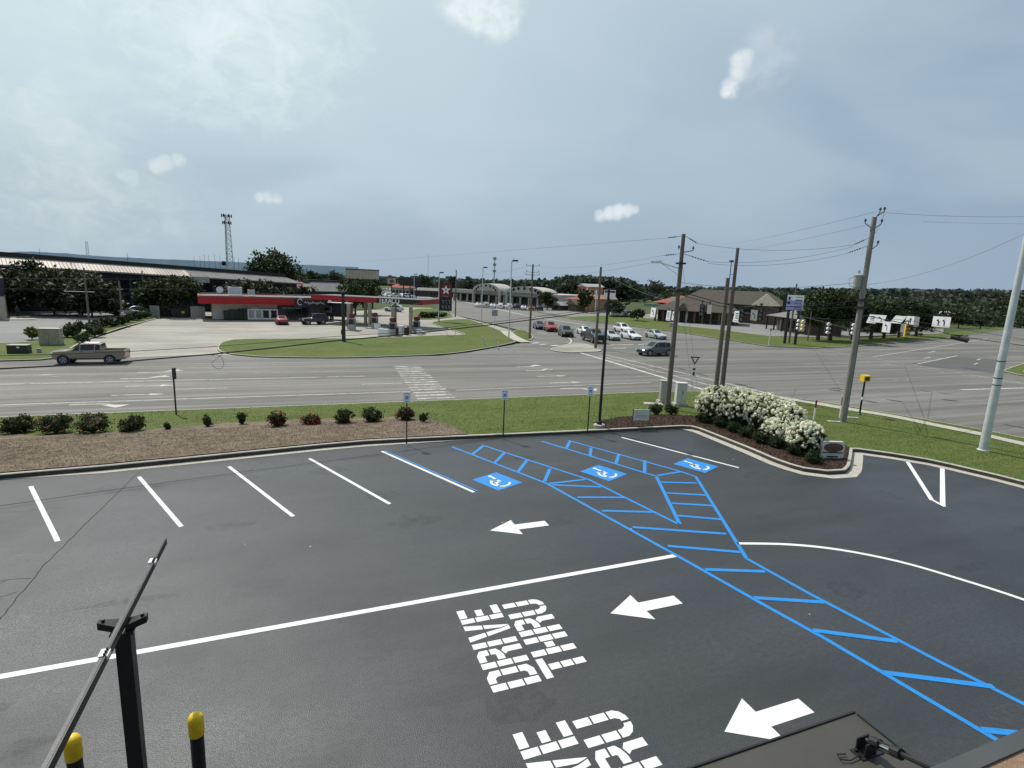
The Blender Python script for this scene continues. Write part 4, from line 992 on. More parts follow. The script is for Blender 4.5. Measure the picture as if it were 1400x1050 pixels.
# clipped shrubs along the yellow kerb by the store lot
BL = [((44,463),1.0,'leaf_light','bright yellow-green bush left of the tan cabinet'),((92,461),1.1,'leaf_box','dark bush just right of the tan cabinet'),((104,457),1.2,'leaf_box','large dark bush second from the tan cabinet'),((122,453),1.0,'leaf_box','dark bush behind the low sprawling shrub'),((134,451),1.05,'leaf_box','round dark bush at the foot of the left wooden pole'),((145,447),1.0,'leaf_box','dark bush right of the left wooden pole'),((155,446),1.0,'leaf_box','dark bush midway along the yellow kerb'),((166,444),1.0,'leaf_box','dark bush left of the second wooden pole'),((176,441),1.0,'leaf_box','dark bush beside the second wooden pole'),((187,438),1.1,'leaf_box','third dark bush from the far end of the kerb row'),((198,435),1.15,'leaf_box','second dark bush from the far end of the kerb row'),((208,433),1.1,'leaf_box','farthest dark bush of the kerb row, by the bins'),((130,460),1.2,'leaf_rose','low sprawling shrub in front of the kerb row'),((112,468),.8,'leaf_mid','small green shrub nearest the road in the kerb row')]
for i, ((x,y), s, mt_, lb) in enumerate(BL):
    b = g(x,y,RZ+.12); bush('kerb_bush', lb, b, s*.95, s*1.35, mt_, 420, .24, 90+i, 'bushes along the yellow kerb left of the store')
for i, ((x,y), s, lb) in enumerate((((580,434.5),1.7,'low spreading shrub in the far grass island, left one'),((592,434),1.8,'low spreading shrub in the far grass island, middle one'),((604,433),1.6,'low spreading shrub beside the star price sign'))):
    bush('island_bush', lb, g(x,y,RZ+.12), s, s*.7, 'leaf_rose', 300, .35, 120+i, 'shrubs in the far grass island')
# trees
G0 = lambda x, y, z=RZ: g(x, y, z)
def tree_px(name, label, bx, by, tx, ty, halfpx, mat, **k):
    b = G0(bx, by); top = HT(b, tx, ty); d = math.hypot(b.x, b.y); wdt = halfpx/F_*d*math.hypot(1, (tx-700)/F_)**-1*1.05*math.hypot(1,(tx-700)/F_)
    v1 = at_dist(tx-halfpx, ty, d); v2 = at_dist(tx+halfpx, ty, d)
    return tree(name, label, b, top, (v1-v2).length/2*1.22, mat, **k)
mg = 'crape myrtles in front of the long dark building'
tree_px('crape_myrtle', 'crape myrtle flecked with pale blooms at the far left edge', 18, 428, 14, 362, 42, 'leaf_myrtle', n=6500, size=.62, trunk_h=.02, seed=1, group=mg, ry=6, tw=.02)
tree_px('crape_myrtle', 'crape myrtle flecked with pale blooms, middle of the left three', 75, 431, 72, 367, 42, 'leaf_myrtle', n=6500, size=.62, trunk_h=.02, seed=2, group=mg, ry=6, tw=.02)
tree_px('crape_myrtle', 'crape myrtle flecked with pale blooms left of the dark gap in the building', 126, 433, 122, 372, 36, 'leaf_myrtle', n=5500, size=.62, trunk_h=.02, seed=3, group=mg, ry=6, tw=.02)
tree_px('broadleaf_tree', 'dark wide-crowned tree behind the dumpster pen', 232, 432, 230, 378, 46, 'leaf_dark', n=6500, size=.6, trunk_h=.03, seed=4, ry=6)
tree_px('crape_myrtle', 'crape myrtle rising behind the red store roof, left one', 335, 430, 336, 386, 38, 'leaf_myrtle', n=3200, size=.6, trunk_h=.1, seed=5, group=mg, ry=3.5)
tree_px('crape_myrtle', 'crape myrtle rising behind the red store roof, right one', 402, 430, 402, 391, 32, 'leaf_myrtle', n=2600, size=.6, trunk_h=.1, seed=6, group=mg, ry=3.5)
tree('broadleaf_tree', 'tall bushy tree rising over the long dark building roof', at_dist(375,420,150).xy.to_3d()+Vector((0,0,RZ)), at_dist(372,340,150).z, 7.4, 'leaf_mid', n=6000, size=.8, trunk_h=.2, seed=7)
tree_px('broadleaf_tree', 'dark tree behind the fuel canopy, left one', 486, 431, 484, 385, 20, 'leaf_dark', n=2200, size=.6, trunk_h=.1, seed=8)
tree_px('broadleaf_tree', 'dark tree behind the fuel canopy, under the blank billboard', 504, 430, 505, 383, 18, 'leaf_dark', n=2200, size=.6, trunk_h=.1, seed=9)
bg_ = 'shade trees in the row on the far right verge'
for i, (bx, by, tx, ty, hp_, lb) in enumerate(((1118,466,1110,398,26,'shade tree nearest the white pylon sign'),(1134,466,1142,390,34,'tallest shade tree of the right verge, left of the big wooden pole'),(1164,465,1172,402,26,'shade tree directly behind the big wooden pole'),(1190,464,1194,406,26,'shade tree right of the big wooden pole'),(1208,463,1213,409,24,'third shade tree right of the big wooden pole'),(1228,462,1232,411,22,'shade tree behind the blank lane sign'),(1252,460,1256,415,20,'rightmost shade tree of the verge row'))):
    tree_px('shade_tree', lb, bx, by, tx, ty, hp_, 'leaf_dark' if i != 1 else 'leaf_dark', n=4200, size=.60, trunk_h=.20, seed=20+i, group=bg_, tw=.035)
tree_px('broadleaf_tree', 'lone olive tree near the right frame edge', 1372, 440, 1370, 406, 28, 'leaf_mid', n=3000, size=.9, trunk_h=.12, seed=30)
tree_px('broadleaf_tree', 'rounded evergreen at the corner of the brown inn, by the arrow sign', 871, 439, 871, 423, 12, 'leaf_box', n=900, size=.55, trunk_h=.05, seed=31)
for i, (bx, by, tx, ty, hp_, mt_, lb) in enumerate(((892,412,890,383,15,'leaf_far','tall tree beyond the red-roofed building'),(905,412,872,388,12,'leaf_far','smaller tree left of the tall one beyond the red roof'),(798,428,806,397,11,'leaf_dark','dark tree right of the ochre restaurant tower'),(748,424,750,400,11,'leaf_dark','dark tree left of the ochre restaurant tower'),(433,404,431,369,11,'leaf_far','far tree on the skyline beside the long dark roof, taller one'),(455,402,459,371,14,'leaf_far','far tree on the skyline left of the billboard'),(581,398,580,376,10,'leaf_far','far tree on the skyline above the dealership'),(640,402,637,378,7,'leaf_far','far tree on the skyline by the tall mast'),(618,402,616,378,6,'leaf_far','far tree above the star price sign'),(1310,448,1310,424,14,'leaf_dark','dark tree before the far green-roofed building'),(1340,449,1348,428,13,'leaf_dark','dark tree right of the far green-roofed building'),(838,433,838,410,13,'leaf_dark','dark tree beside the parked cars of the inn'))):
    tree_px('distant_tree', lb, bx, by, tx, ty, hp_, mt_, n=1100, size=1.2 if by < 415 else .8, trunk_h=.12, seed=50+i, group='single trees in the distance')
# woods: nobody could count these
def woods(sectors, mat, seed, name='forest'):
    r = random.Random(seed); m = MB()
    for (px0, px1, d0, d1, top0, top1, n, leaf) in sectors:
        for k in range(n):
            u = r.random(); d = d0*(d1/d0)**r.random(); px = px0+(px1-px0)*u
            p = at_dist(px, 400, d); ty = top0+(top1-top0)*u + r.uniform(-1.5,3.5) + 2.2*mnoise.noise((px*.035, d*.01, seed)); z1 = at_dist(px, ty, d1).z*(d/d1) + EYE*(1-d/d1) if d < d1 else at_dist(px, ty, d).z
            z1 = max(z1, 4); h = r.uniform(9,15); rad = r.uniform(4,7.5)*(1+d/1500); c = Vector((p.x, p.y, z1-h*.4)); lf_ = leaf*(.7+.6*d/d1)
            for j in range(int(62*max(1, min(5, (2.2/lf_)**1.3)))):
                dd = Vector((r.gauss(0,1), r.gauss(0,1), r.gauss(.2,.8))).normalized()*r.uniform(.55,1.0)
                m.leaf(c+Vector((dd.x*rad, dd.y*rad, dd.z*h*.48)), lf_*r.uniform(.7,1.4), r, asp=.75)
    return tag(m.build(name, mat), kind='stuff')
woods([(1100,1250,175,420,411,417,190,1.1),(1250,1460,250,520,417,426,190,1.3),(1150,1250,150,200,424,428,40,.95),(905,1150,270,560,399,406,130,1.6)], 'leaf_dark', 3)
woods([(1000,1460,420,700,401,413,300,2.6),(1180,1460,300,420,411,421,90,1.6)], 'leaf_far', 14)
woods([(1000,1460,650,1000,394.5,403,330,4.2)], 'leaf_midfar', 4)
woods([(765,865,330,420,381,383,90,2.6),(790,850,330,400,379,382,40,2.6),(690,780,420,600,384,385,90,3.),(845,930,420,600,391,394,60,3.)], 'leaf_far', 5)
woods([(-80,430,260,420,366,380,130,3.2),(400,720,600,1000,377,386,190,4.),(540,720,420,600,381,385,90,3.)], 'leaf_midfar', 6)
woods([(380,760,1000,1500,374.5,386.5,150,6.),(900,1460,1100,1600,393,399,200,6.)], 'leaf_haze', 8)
MT['topred'] = plain('dull_red', (.13,.012,.016), .5)

# ================================================================== buildings
def P3(b, z): return (b[0], b[1], z)
class Fac:
    """local frame of a facade: u along the front (metres from A), d depth behind it, z up from the ground"""
    def __init__(s, A, B):
        s.A = Vector((A[0], A[1])); e = Vector((B[0]-A[0], B[1]-A[1])); s.len = e.length; s.e = e.normalized(); s.n = Vector((-s.e.y, s.e.x)); s.z0 = RZ+.1
        s.rz = math.atan2(s.e.y, s.e.x)
    def loc(s): return (s.A.x, s.A.y, s.z0)
def fbox(m, u0, u1, d0, d1, z0, z1, mi=0): return m.box(((u0+u1)/2, (d0+d1)/2, (z0+z1)/2), (abs(u1-u0), abs(d1-d0), z1-z0), 0, mi)
def gable(m, u0, u1, d0, d1, z0, z1, axis='u', hip=0.0, mi=0, th=.12):
    if axis == 'u':
        dm = (d0+d1)/2; v = [(u0,d0,z0),(u1,d0,z0),(u1,d1,z0),(u0,d1,z0),(u0+hip,dm,z1),(u1-hip,dm,z1)]
        f = [(0,1,5,4),(2,3,4,5),(3,0,4),(1,2,5),(3,2,1,0)]
    else:
        um = (u0+u1)/2; v = [(u0,d0,z0),(u1,d0,z0),(u1,d1,z0),(u0,d1,z0),(um,d0+hip,z1),(um,d1-hip,z1)]
        f = [(0,4,5,3),(1,2,5,4),(0,1,4),(2,3,5),(3,2,1,0)]
    return m.add(v, f, mi)
# --- fuel store with the red fascia
A = g(291,437.5); Bp = g(444,437.8); fc = Fac(A, Bp); Ls = fc.len
t = thing('fuel_store', 'low cream store with a wide red fascia and flat roof', 'store', fc.loc(), fc.rz)
zt = HT(A, 270, 402.5)-fc.z0; zb = HT(A, 275, 414.5)-fc.z0
m = MB(); fbox(m, 0, Ls, .3, 11, 0, zb+.3); m.build('wall', 'creamwall', t)
m = MB(); fbox(m, Ls*.56, Ls*1.0, .05, .28, .15, zb-.15); m.build('shopfront', 'darkglass', t)
m = MB()
for k in range(7): fbox(m, Ls*(.58+.065*k), Ls*(.58+.065*k)+.12, -.02, .04, .1, zb-.1)
m.build('mullions', 'navy', t)
m = MB(); fbox(m, Ls*.6, Ls*.78, .0, .045, zb-.7, zb-.55); m.build('banner', 'signback', t)
m = MB(); fbox(m, -2.0, Ls*.70, -1.6, -1.45, zb, zt-.12); fbox(m, -2.0, -1.85, -1.45, 11.5, zb, zt-.12); fbox(m, -1.85, Ls*.70, 11.35, 11.5, zb, zt-.12); fbox(m, -1.85, Ls*.7, -1.45, 11.35, zb, zb+.1); m.build('fascia', 'red', t)
m = MB(); fbox(m, Ls*.70, Ls+.3, -1.55, -1.4, zb-.35, zt-.12); fbox(m, Ls+.15, Ls+.3, -1.4, 11.5, zb-.35, zt-.12); fbox(m, Ls*.70, Ls+.15, -1.4, 11.4, zb-.35, zb-.2); nf = m.build('entrance_fascia', 'navy', t)
m = MB(); gable(m, Ls*.70, Ls*.92, -1.60, -1.56, zt-.55, zt-.13, 'd'); fbox(m, Ls*.92, Ls+.3, -1.6, -1.55, zt-.45, zt-.13); m.build('red_trim', 'darkred', nf)
m = MB(); fbox(m, -2.02, Ls+.32, -1.63, 11.53, zt-.34, zt-.26); m.build('roof', 'greyroof', t)
m = MB(); fbox(m, -2.03, Ls+.33, -1.64, -1.5, zt-.12, zt-.09); fbox(m, -2.03, Ls+.33, 11.4, 11.54, zt-.12, zt-.05); m.build('roof_edge', 'palewall', t)
m = MB(); c = (Ls*.755, -1.62); m.tube([(c[0]+.42*math.cos(a*.5), c[1], zb+.55+.52*math.sin(a*.5)) for a in range(1,12)], .06, 5)
m.tube([(c[0]-.1, c[1], zb+1.25),(c[0]+.5, c[1], zb+1.28)], .05, 5); m.build('emblem', 'signwhite', nf)
m = MB(); u = c[0]+.75
pts = []
for k in range(34): pts.append((u+k*.105, c[1], zb+.42+.16*math.sin(k*1.5)+(.1*math.sin(k*.55))))
m.tube(pts, .045, 4); m.build('script_lettering', 'signwhite', nf)
def roofbox(u, d, w, h, mt_, lb, nm='rooftop_unit'):
    p = Vector((fc.A.x, fc.A.y)) + fc.e*u + fc.n*d; t = thing(nm, lb, 'air conditioner', (p.x, p.y, fc.z0+zt), fc.rz)
    m = MB(); m.box((0,0,h/2), (w, w*.8, h)); m.build('case', mt_, t)
    m = MB(); m.cyl((0,0,h),(0,0,h+.06), w*.32, n=12); m.build('fan', 'plastic', t)
    m = MB(); [m.box((0,-w*.4-.01,h*(.2+.15*k)), (w*.8,.02,h*.05)) for k in range(5)]; m.build('louvre', 'steel', t)
roofbox(Ls*.21, 5, 2.2, 1.25, 'steel', 'larger grey air conditioner on the red store roof'); roofbox(Ls*.35, 4, 1.1, .9, 'creamwall', 'smaller pale air conditioner on the red store roof')
p = Vector((fc.A.x, fc.A.y)) + fc.e*(Ls*.07) + fc.n*4
t2 = thing('satellite_dish', 'white dish leaning on the left end of the red store roof', 'dish', (p.x, p.y, fc.z0+zt), fc.rz+.4)
m = MB(); m.lathe([(.02,0),(.3,.06),(.55,.2),(.62,.3)], 14); m.v = [(a, -b_*0-c_, b_*.9+.75) for a, b_, c_ in m.v]; m.build('reflector', 'whitepaint', t2)
m = MB(); m.tube([(0,.1,0),(0,.05,.75)], .04, 6); m.tube([(-.3,.3,0),(0,.05,.5)], .03, 5); m.build('mast', 'steel', t2)
def at_f(f, u, d, z=0): p = f.A + f.e*u + f.n*d; return Vector((p.x, p.y, f.z0+z))
for k, (u, w, lb) in enumerate(((Ls*.355, 2.3, 'white ice freezer left of the other one at the store wall'),(Ls*.485, 2.6, 'white double door ice freezer nearest the store entrance'))):
    t2 = thing('ice_freezer', lb, 'freezer', at_f(fc, u, -.35), fc.rz)
    m = MB(); m.box((0,0,.95), (w,.85,1.8)); m.build('case', 'whitepaint', t2)
    if k == 0:
        m = MB(); m.tube([(-.7+.14*q, -.45, 1.75+.35*math.sin(q*.31)) for q in range(11)], .07, 5); m.build('arched_header', 'steel', t2)
    for s_ in (-1, 1):
        m = MB(); m.box((s_*w*.24,-.44,1.0), (w*.36,.03,1.3)); d_ = m.build('door', 'cabinet' if k == 0 else 'darkglass', t2)
        m = MB(); m.box((s_*w*.07,-.47,1.0), (.05,.04,.5)); m.build('handle', 'steel', d_)
for k, (u, h) in enumerate(((Ls*.115,1.45),(Ls*.165,1.6),(Ls*.205,1.4),(Ls*.235,1.75),(Ls*.27,1.8))):
    t2 = thing('propane_cage', ['dark bin nearest the left corner of the red store','dark bin second from the left at the store wall','dark cage in the middle of the bins at the store wall','dark cage second from the freezers at the store wall','tallest dark cage right beside the white freezers'][k], 'bin', at_f(fc, u, -.2), fc.rz)
    m = MB(); m.box((0,0,h/2), (.85,.7,h)); m.build('case', 'greenbox', t2); m = MB(); m.box((0,-.05,h+.03), (.95,.8,.07)); m.build('lid', 'plastic', t2)
# --- dumpster pen left of the store
pA = g(224,437); 
t2 = thing('dumpster_pen', 'grey panel dumpster pen with its gates swung open', 'enclosure', g(247,435), fc.rz)
m = MB(); m.box((0,3.4,1.0), (6.2,.15,2.0)); m.box((-3.1,1.7,1.0), (.15,3.4,2.0)); m.box((3.1,1.7,1.0), (.15,3.4,2.0)); m.build('fence', 'browndark', t2)
m = MB(); m.box((-3.6,-.5,1.05), (2.2,.08,2.0), -.9); m.build('gate', 'signback', t2)
m = MB(); m.box((2.6,-.7,1.05), (2.2,.08,2.0), .2); m.build('gate', 'signback', t2)
t3 = thing('dumpster', 'dark dumpster inside the grey panel pen', 'dumpster', g(244,434.5)+Vector((0,1.4,0)), fc.rz)
m = MB(); m.box((0,0,.8), (2.4,1.5,1.4), taper=1.08); m.build('bin', 'navy', t3); m = MB(); m.box((0,0,1.56), (2.6,1.65,.1)); m.build('lid', 'plastic', t3); m = MB(); m.box((.5,-.84,.9), (.45,.02,.45)); m.build('sticker', 'yellow', t3)
# --- fuel canopy
zt, zb = 3.95, 3.12
c0, c1, c2 = g(425,402.5,zt), g(577,410.2,zt), g(600.5,409,zt); cc = Fac(c0, c1); L1 = cc.len; dep = (c2-c1).length
rot2 = Fac(c0, c1)
t = thing('fuel_canopy', 'flat red and black fuel canopy on posts over the pumps', 'canopy', (c0.x, c0.y, RZ), cc.rz)
q = Vector((c2.x-c1.x, c2.y-c1.y)); qd, qu = q.dot(cc.n), q.dot(cc.e)
H1, H0 = zt-RZ, zb-RZ
base = [(0,0),(L1,0),(L1+qu,qd),(qu,qd)]
m = MB(); m.prism([(a+(.1 if i in(0,3) else -.1), b+(.1 if i<2 else -.1)) for i,(a,b) in enumerate(base)], H0+.03, H1-.05); m.build('deck', 'greyroof', t)
def cfas(name, p, q_, mt_):
    m = MB(); d = Vector((q_[0]-p[0], q_[1]-p[1])).normalized(); n = Vector((d.y, -d.x))*.08
    m.add([(p[0],p[1],H0),(q_[0],q_[1],H0),(q_[0],q_[1],H1),(p[0],p[1],H1),(p[0]-n.x,p[1]-n.y,H0),(q_[0]-n.x,q_[1]-n.y,H0),(q_[0]-n.x,q_[1]-n.y,H1),(p[0]-n.x,p[1]-n.y,H1)],[(0,1,2,3),(7,6,5,4),(0,4,5,1),(3,2,6,7),(0,3,7,4),(1,5,6,2)]); return m.build(name, mt_, t)
lerp = lambda p, q_, k: (p[0]+(q_[0]-p[0])*k, p[1]+(q_[1]-p[1])*k)
xm = .60
cfas('fascia', base[0], lerp(base[0],base[1],xm), 'red'); fb = cfas('fascia', lerp(base[0],base[1],xm), base[1], 'signblack'); cfas('fascia', base[1], base[2], 'red'); cfas('fascia', base[2], base[3], 'signblack'); cfas('fascia', base[3], base[0], 'red')
m = MB(); m.prism([(L1*xm-.05,-.035),(L1*xm-2.6,-.035),(L1*xm-.05,-.02)], H0, H0+.01); 
m.add([(L1*.9,-.03,H0+.06),(L1-.02,-.03,H0+.06),(L1-.02,-.03,H1-.3)], [(0,1,2)]); m.build('red_wedge', 'darkred', fb)
m = MB(); 
for a, b in ((0,1),(1,2)):
    p, q_ = base[a], base[b]; d = Vector((q_[0]-p[0], q_[1]-p[1])); n = Vector((d.y,-d.x)).normalized()*.1
    m.add([(p[0]+n.x,p[1]+n.y,H1-.10),(q_[0]+n.x,q_[1]+n.y,H1-.10),(q_[0]+n.x,q_[1]+n.y,H1+.02),(p[0]+n.x,p[1]+n.y,H1+.02),(p[0]-n.x,p[1]-n.y,H1+.02),(q_[0]-n.x,q_[1]-n.y,H1+.02)],[(0,1,2,3),(3,2,5,4)])
m.build('roof_edge', 'greyroof', t)
tx = text('TEXACO', 'lettering', 1.12, 'signwhite', t, (L1*.715, -.06, (H0+H1)/2+.0), (math.pi/2,0,0), .02, 'CENTER', .025); tx.scale = (.84,1.08,1)
inv = lambda P: (Vector((P[0]-c0.x, P[1]-c0.y)).dot(cc.e), Vector((P[0]-c0.x, P[1]-c0.y)).dot(cc.n))
cols = [g(477,451.5), g(506,448.5), g(537.5,458.5), g(561.5,456), g(500,444), g(540,446)]
for i, P in enumerate(cols):
    a, b = inv(P); m = MB(); m.box((a, b, H0/2), (.42,.42,H0)); m.build('column', 'tanbox', t)
for i, (x, y, lb) in enumerate(((476,452,'fuel pump at the left canopy column, beside the dark pole'),(509,449.5,'fuel pump behind the second canopy column'),(531.5,459,'fuel pump under the lettering of the canopy, nearest the road'),(566,456,'fuel pump at the right end of the canopy'))):
    p = g(x, y); t2 = thing('fuel_pump', lb, 'fuel pump', (p.x+ (.6 if i%2==0 else .4), p.y, RZ+.02), cc.rz+.1, 'fuel pumps under the canopy')
    m = MB(); m.box((0,0,.08), (2.6,1.2,.16)); m.build('island', 'concrete', t2)
    m = MB(); m.box((0,0,1.05), (.95,.6,1.75)); m.build('cabinet', 'signback', t2)
    m = MB(); m.box((0,-.31,1.35), (.75,.03,.8)); m.box((0,.31,1.35), (.75,.03,.8)); m.build('display', 'plastic', t2)
    m = MB(); m.lathe([(.2,0),(.5,.12),(.56,.4),(.4,.65),(.1,.72)], 12, (0,0,1.9)); m.v = [(a, b*.5, c) for a,b,c in m.v]; m.build('topper', 'topred', t2)
    for s_ in (-1, 1):
        m = MB(); m.tube([(s_*.48,-.2,1.7),(s_*.62,-.3,1.2),(s_*.66,-.32,.6),(s_*.52,-.33,1.1)], .03, 5); m.box((s_*.5,-.33,1.15), (.07,.1,.25)); m.build('hose', 'plastic', t2)
for x, y, mt_, sz, lb in ((524.5,459.5,'whitepaint',(1.5,.7,.95),'white chest box left of the pump under the canopy lettering'),(548,457,'steel',(.9,.9,1.2),'grey bin between the two front pumps'),(516,450,'whitepaint',(.8,.6,.9),'white box beside the second canopy column'),(573,458,'whitepaint',(.6,.5,.8),'small white box right of the rightmost pump')):
    p = g(x,y); t2 = thing('service_bin', lb, 'bin', p, cc.rz); m = MB(); m.box((0,0,sz[2]/2), sz); m.build('case', mt_, t2); m = MB(); m.box((0,0,sz[2]+.03), (sz[0]+.06,sz[1]+.06,.07)); m.build('lid', 'steel', t2)
for x, y, lb in ((541.5,459,'dark round bin left of the grey bin under the canopy'),(556,458,'dark round bin at the foot of the right canopy column')):
    p = g(x,y); t2 = thing('trash_can', lb, 'bin', p); m = MB(); m.lathe([(.3,0),(.38,.3),(.38,.95),(.32,1.05)], 12); m.build('can', 'plastic', t2, smooth=40); m = MB(); m.lathe([(.4,1.05),(.36,1.15),(.1,1.3)], 12); m.build('lid', 'darkred', t2)
# --- black food trailer between store and canopy
p = g(455,437); t = thing('food_trailer', 'black food trailer with a serving window beside the store', 'trailer', (p.x, p.y, RZ), cc.rz+.12)
m = MB(); m.box((0,0,1.9), (7.0,2.4,2.5)); m.build('body', 'navy', t)
m = MB(); m.box((0,-.1,3.2), (7.2,2.5,.1)); m.build('roof', 'creamwall', t)
m = MB(); m.box((-.9,-1.23,2.1), (2.6,.05,1.0)); w = m.build('serving_window', 'creamwall', t)
m = MB(); m.box((-.9,-1.27,2.1), (2.35,.05,.8)); m.build('opening', 'darkglass', w)
m = MB(); m.box((-.9,-1.45,1.5), (2.9,.45,.06)); m.build('counter', 'steel', t)
m = MB(); m.lathe([(.25,0),(.32,.2),(.2,.4)], 10, (-.5,0,3.25)); m.build('vent', 'steel', t)
for x in (-.6,.35):
    m = MB(); m.cyl((x,-1.1,.38),(x,-1.24,.38),.38,n=14); w = m.build('wheel', 'tyre', t); m = MB(); m.cyl((x,-1.24,.38),(x,-1.26,.38),.2,n=10); m.build('rim', 'rim', w)
# --- long dark building with tan awning roof
E0, E1 = at_dist(-70,424,124), g(418,424)
f = Fac(E0, E1); Lb = f.len
def zpx(u, px, py, d=0):
    b = f.A + f.e*u + f.n*d; return HT((b.x, b.y), px, py)-f.z0
def u_at(px, d=0):
    r = ray(px, 400); n = f.n; A2 = f.A + n*d; tt = A2.dot(n)/(Vector((r.x, r.y)).dot(n)); return (Vector((r.x*tt, r.y*tt))-A2).dot(f.e)
t = thing('long_dark_building', 'long dark glazed building under a tan metal awning roof', 'building', f.loc(), f.rz)
ua, ub = u_at(-70), u_at(415); us = u_at(262)
e0, e1 = zpx(ua, -70, 357), zpx(ub, 415, 384.5); s0z = zpx(u_at(0), 0, 361.5); 
ze = lambda u: s0z + (zpx(u_at(270), 270, 378.5)-s0z)*(u-u_at(0))/(u_at(270)-u_at(0))
m = MB(); m.add([(ua,1.2,0),(ub-1,1.2,0),(ub-1,16,0),(ua,16,0),(ua,1.2,ze(ua)),(ub-1,1.2,ze(ub)),(ub-1,16,ze(ub)),(ua,16,ze(ua))],[(0,1,5,4),(1,2,6,5),(2,3,7,6),(3,0,4,7),(4,5,6,7)]); m.build('wall', 'darkwall', t)
for k in range(26):
    u0 = ua+2+(ub-ua-4)*k/26; w = (ub-ua-4)/26-.5; m = MB(); z1 = ze(u0)*.86
    m.poly([(u0,1.16,z1*.55),(u0+w,1.16,z1*.55),(u0+w,1.16,z1),(u0,1.16,z1)]); m.poly([(u0,1.16,z1*.12),(u0+w,1.16,z1*.12),(u0+w,1.16,z1*.47),(u0,1.16,z1*.47)]); m.build('window', 'darkglass', t)
m = MB(); rt_ = zpx(u_at(0,4), 0, 350.5, 4)-ze(u_at(0)); rr_ = 1.0 + 0*rt_
hgt = max(.9, rt_)
m.add([(ua,0,ze(ua)),(us,0,ze(us)),(us,4,ze(us)+hgt),(ua,4,ze(ua)+hgt),(ua,0,ze(ua)-.25),(us,0,ze(us)-.25)],[(0,1,2,3),(4,5,1,0)]); m.build('awning_roof', 'tanroof', t)
m = MB(); m.add([(us,0,ze(us)),(ub,0,ze(ub)),(ub-2.6,4,ze(ub)+hgt),(us,4,ze(us)+hgt),(us,0,ze(us)-.25),(ub,0,ze(ub)-.25),(ub,14,ze(ub))],[(0,1,2,3),(4,5,1,0),(1,6,2)]); 
m.add([(us-.3,-.9,ze(us)-1.1),(us+3.2,-.9,ze(us)-1.15),(us+3.4,.0,ze(us)),(us,.0,ze(us))],[(0,1,2,3)]); m.build('awning_roof', 'greyroof', t)
m = MB(); m.add([(ua,4,ze(ua)+hgt-.02),(ub-2.4,4,ze(ub)+hgt-.02),(ub-2.4,4,ze(ub)+hgt+.7),(ua,4,ze(ua)+hgt+.85),(ua,15,ze(ua)+hgt+.85),(ub-2.4,15,ze(ub)+hgt+.7)],[(0,1,2,3),(3,2,5,4)]); m.build('parapet', 'signblack', t)
m = MB(); 
for k in range(64):
    u = ua+(us-ua)*(k+.5)/64; m.tube([(u,0.0,ze(u)+.03),(u,4,ze(u)+hgt+.03)], .05, 4)
m.build('roof_ribs', 'tanroof', t)
# --- small building cut by the left edge
p = g(9,436.5); t = thing('small_building', 'beige building corner with a dark upper wall at the left frame edge', 'building', (p.x, p.y, RZ), math.atan2(p.y,p.x)-math.pi/2-.03)
zm = HT(p, 5, 405)-RZ
m = MB(); m.box((-8,4,zm/2), (16,8,zm)); m.build('wall', 'beige', t); m = MB(); m.box((-8.03,3.97,zm+1.3), (16.12,8.1,2.6)); m.build('upper_wall', 'darkwall', t)
m = MB(); m.box((1.4,-.9,.06), (3.4,2.2,.12)); m.build('step', 'concrete', t)
# --- low dark building behind the canopy
f = Fac(g(424,416), g(474,416)); t = thing('low_shop', 'low grey-roofed shop between store and billboard', 'building', f.loc(), f.rz)
h0 = HT(f.A, 424, 398)-f.z0; h1 = HT(f.A, 424, 385)-f.z0
m = MB(); fbox(m, 0, f.len, .5, 12, 0, h0); m.build('wall', 'darkwall', t); m = MB(); m.add([(-.6,0,h0),(f.len+.6,0,h0),(f.len+.6,5,h1),(3,5,h1),(-.6,12,h0),(f.len+.6,12,h0)],[(0,1,2,3),(0,3,4),(3,2,5,4),(1,5,2)]); m.build('roof', 'greyroof', t)
m = MB(); fbox(m, 2, f.len+.6, 4.9, 8, h1, h1+.5); m.build('roof_edge', 'signblack', t)
for k in range(4): m = MB(); fbox(m, 2+k*4, 4.5+k*4, .44, .5, .8, h0*.7); m.build('window', 'darkglass', t)
f = Fac(g(408,411), g(432,409)); t = thing('low_shop', 'pale shop with reddish roof between the long roof and the low shop', 'building', f.loc(), f.rz); h0 = HT(f.A, 408, 396)-f.z0
m = MB(); fbox(m, 0, f.len, 0, 12, 0, h0); m.build('wall', 'palewall', t); m = MB(); gable(m, -1, f.len+1, -1, 13, h0, h0+3, 'u', 3); m.build('roof', 'redroof', t); m = MB(); fbox(m, 2, 6, -.05, 0, 1, h0-1); m.build('window', 'darkglass', t)
# --- shopping arcade with two vaulted gables
f = Fac(at_dist(640,405,215), at_dist(741,405,188)); Lm = f.len; t = thing('shopping_arcade', 'long pale shopping arcade with two white arched gables', 'building', f.loc(), f.rz)
zr = HT(f.A, 640, 397)-f.z0; zw = zr*.8
m = MB(); fbox(m, -14, Lm, 6, 34, 0, zr); m.build('wall', 'palewall', t)
m = MB(); fbox(m, -14, Lm, 3, 6.1, zw*.86, zr*1.05); m.build('fascia', 'palewall', t)
m = MB(); fbox(m, -14, Lm, 2.9, 3, zw*.86, zw*.95); m.build('trim', 'greenroof', t)
m = MB(); fbox(m, -13.5, Lm-.5, 5.9, 6, .3, zw*.84); m.build('shopfront', 'darkglass', t)
for k in range(13): m = MB(); fbox(m, -13+(Lm+12)*k/12, -12.4+(Lm+12)*k/12, 3.2, 3.8, 0, zw*.86); m.build('column', 'palewall', t)
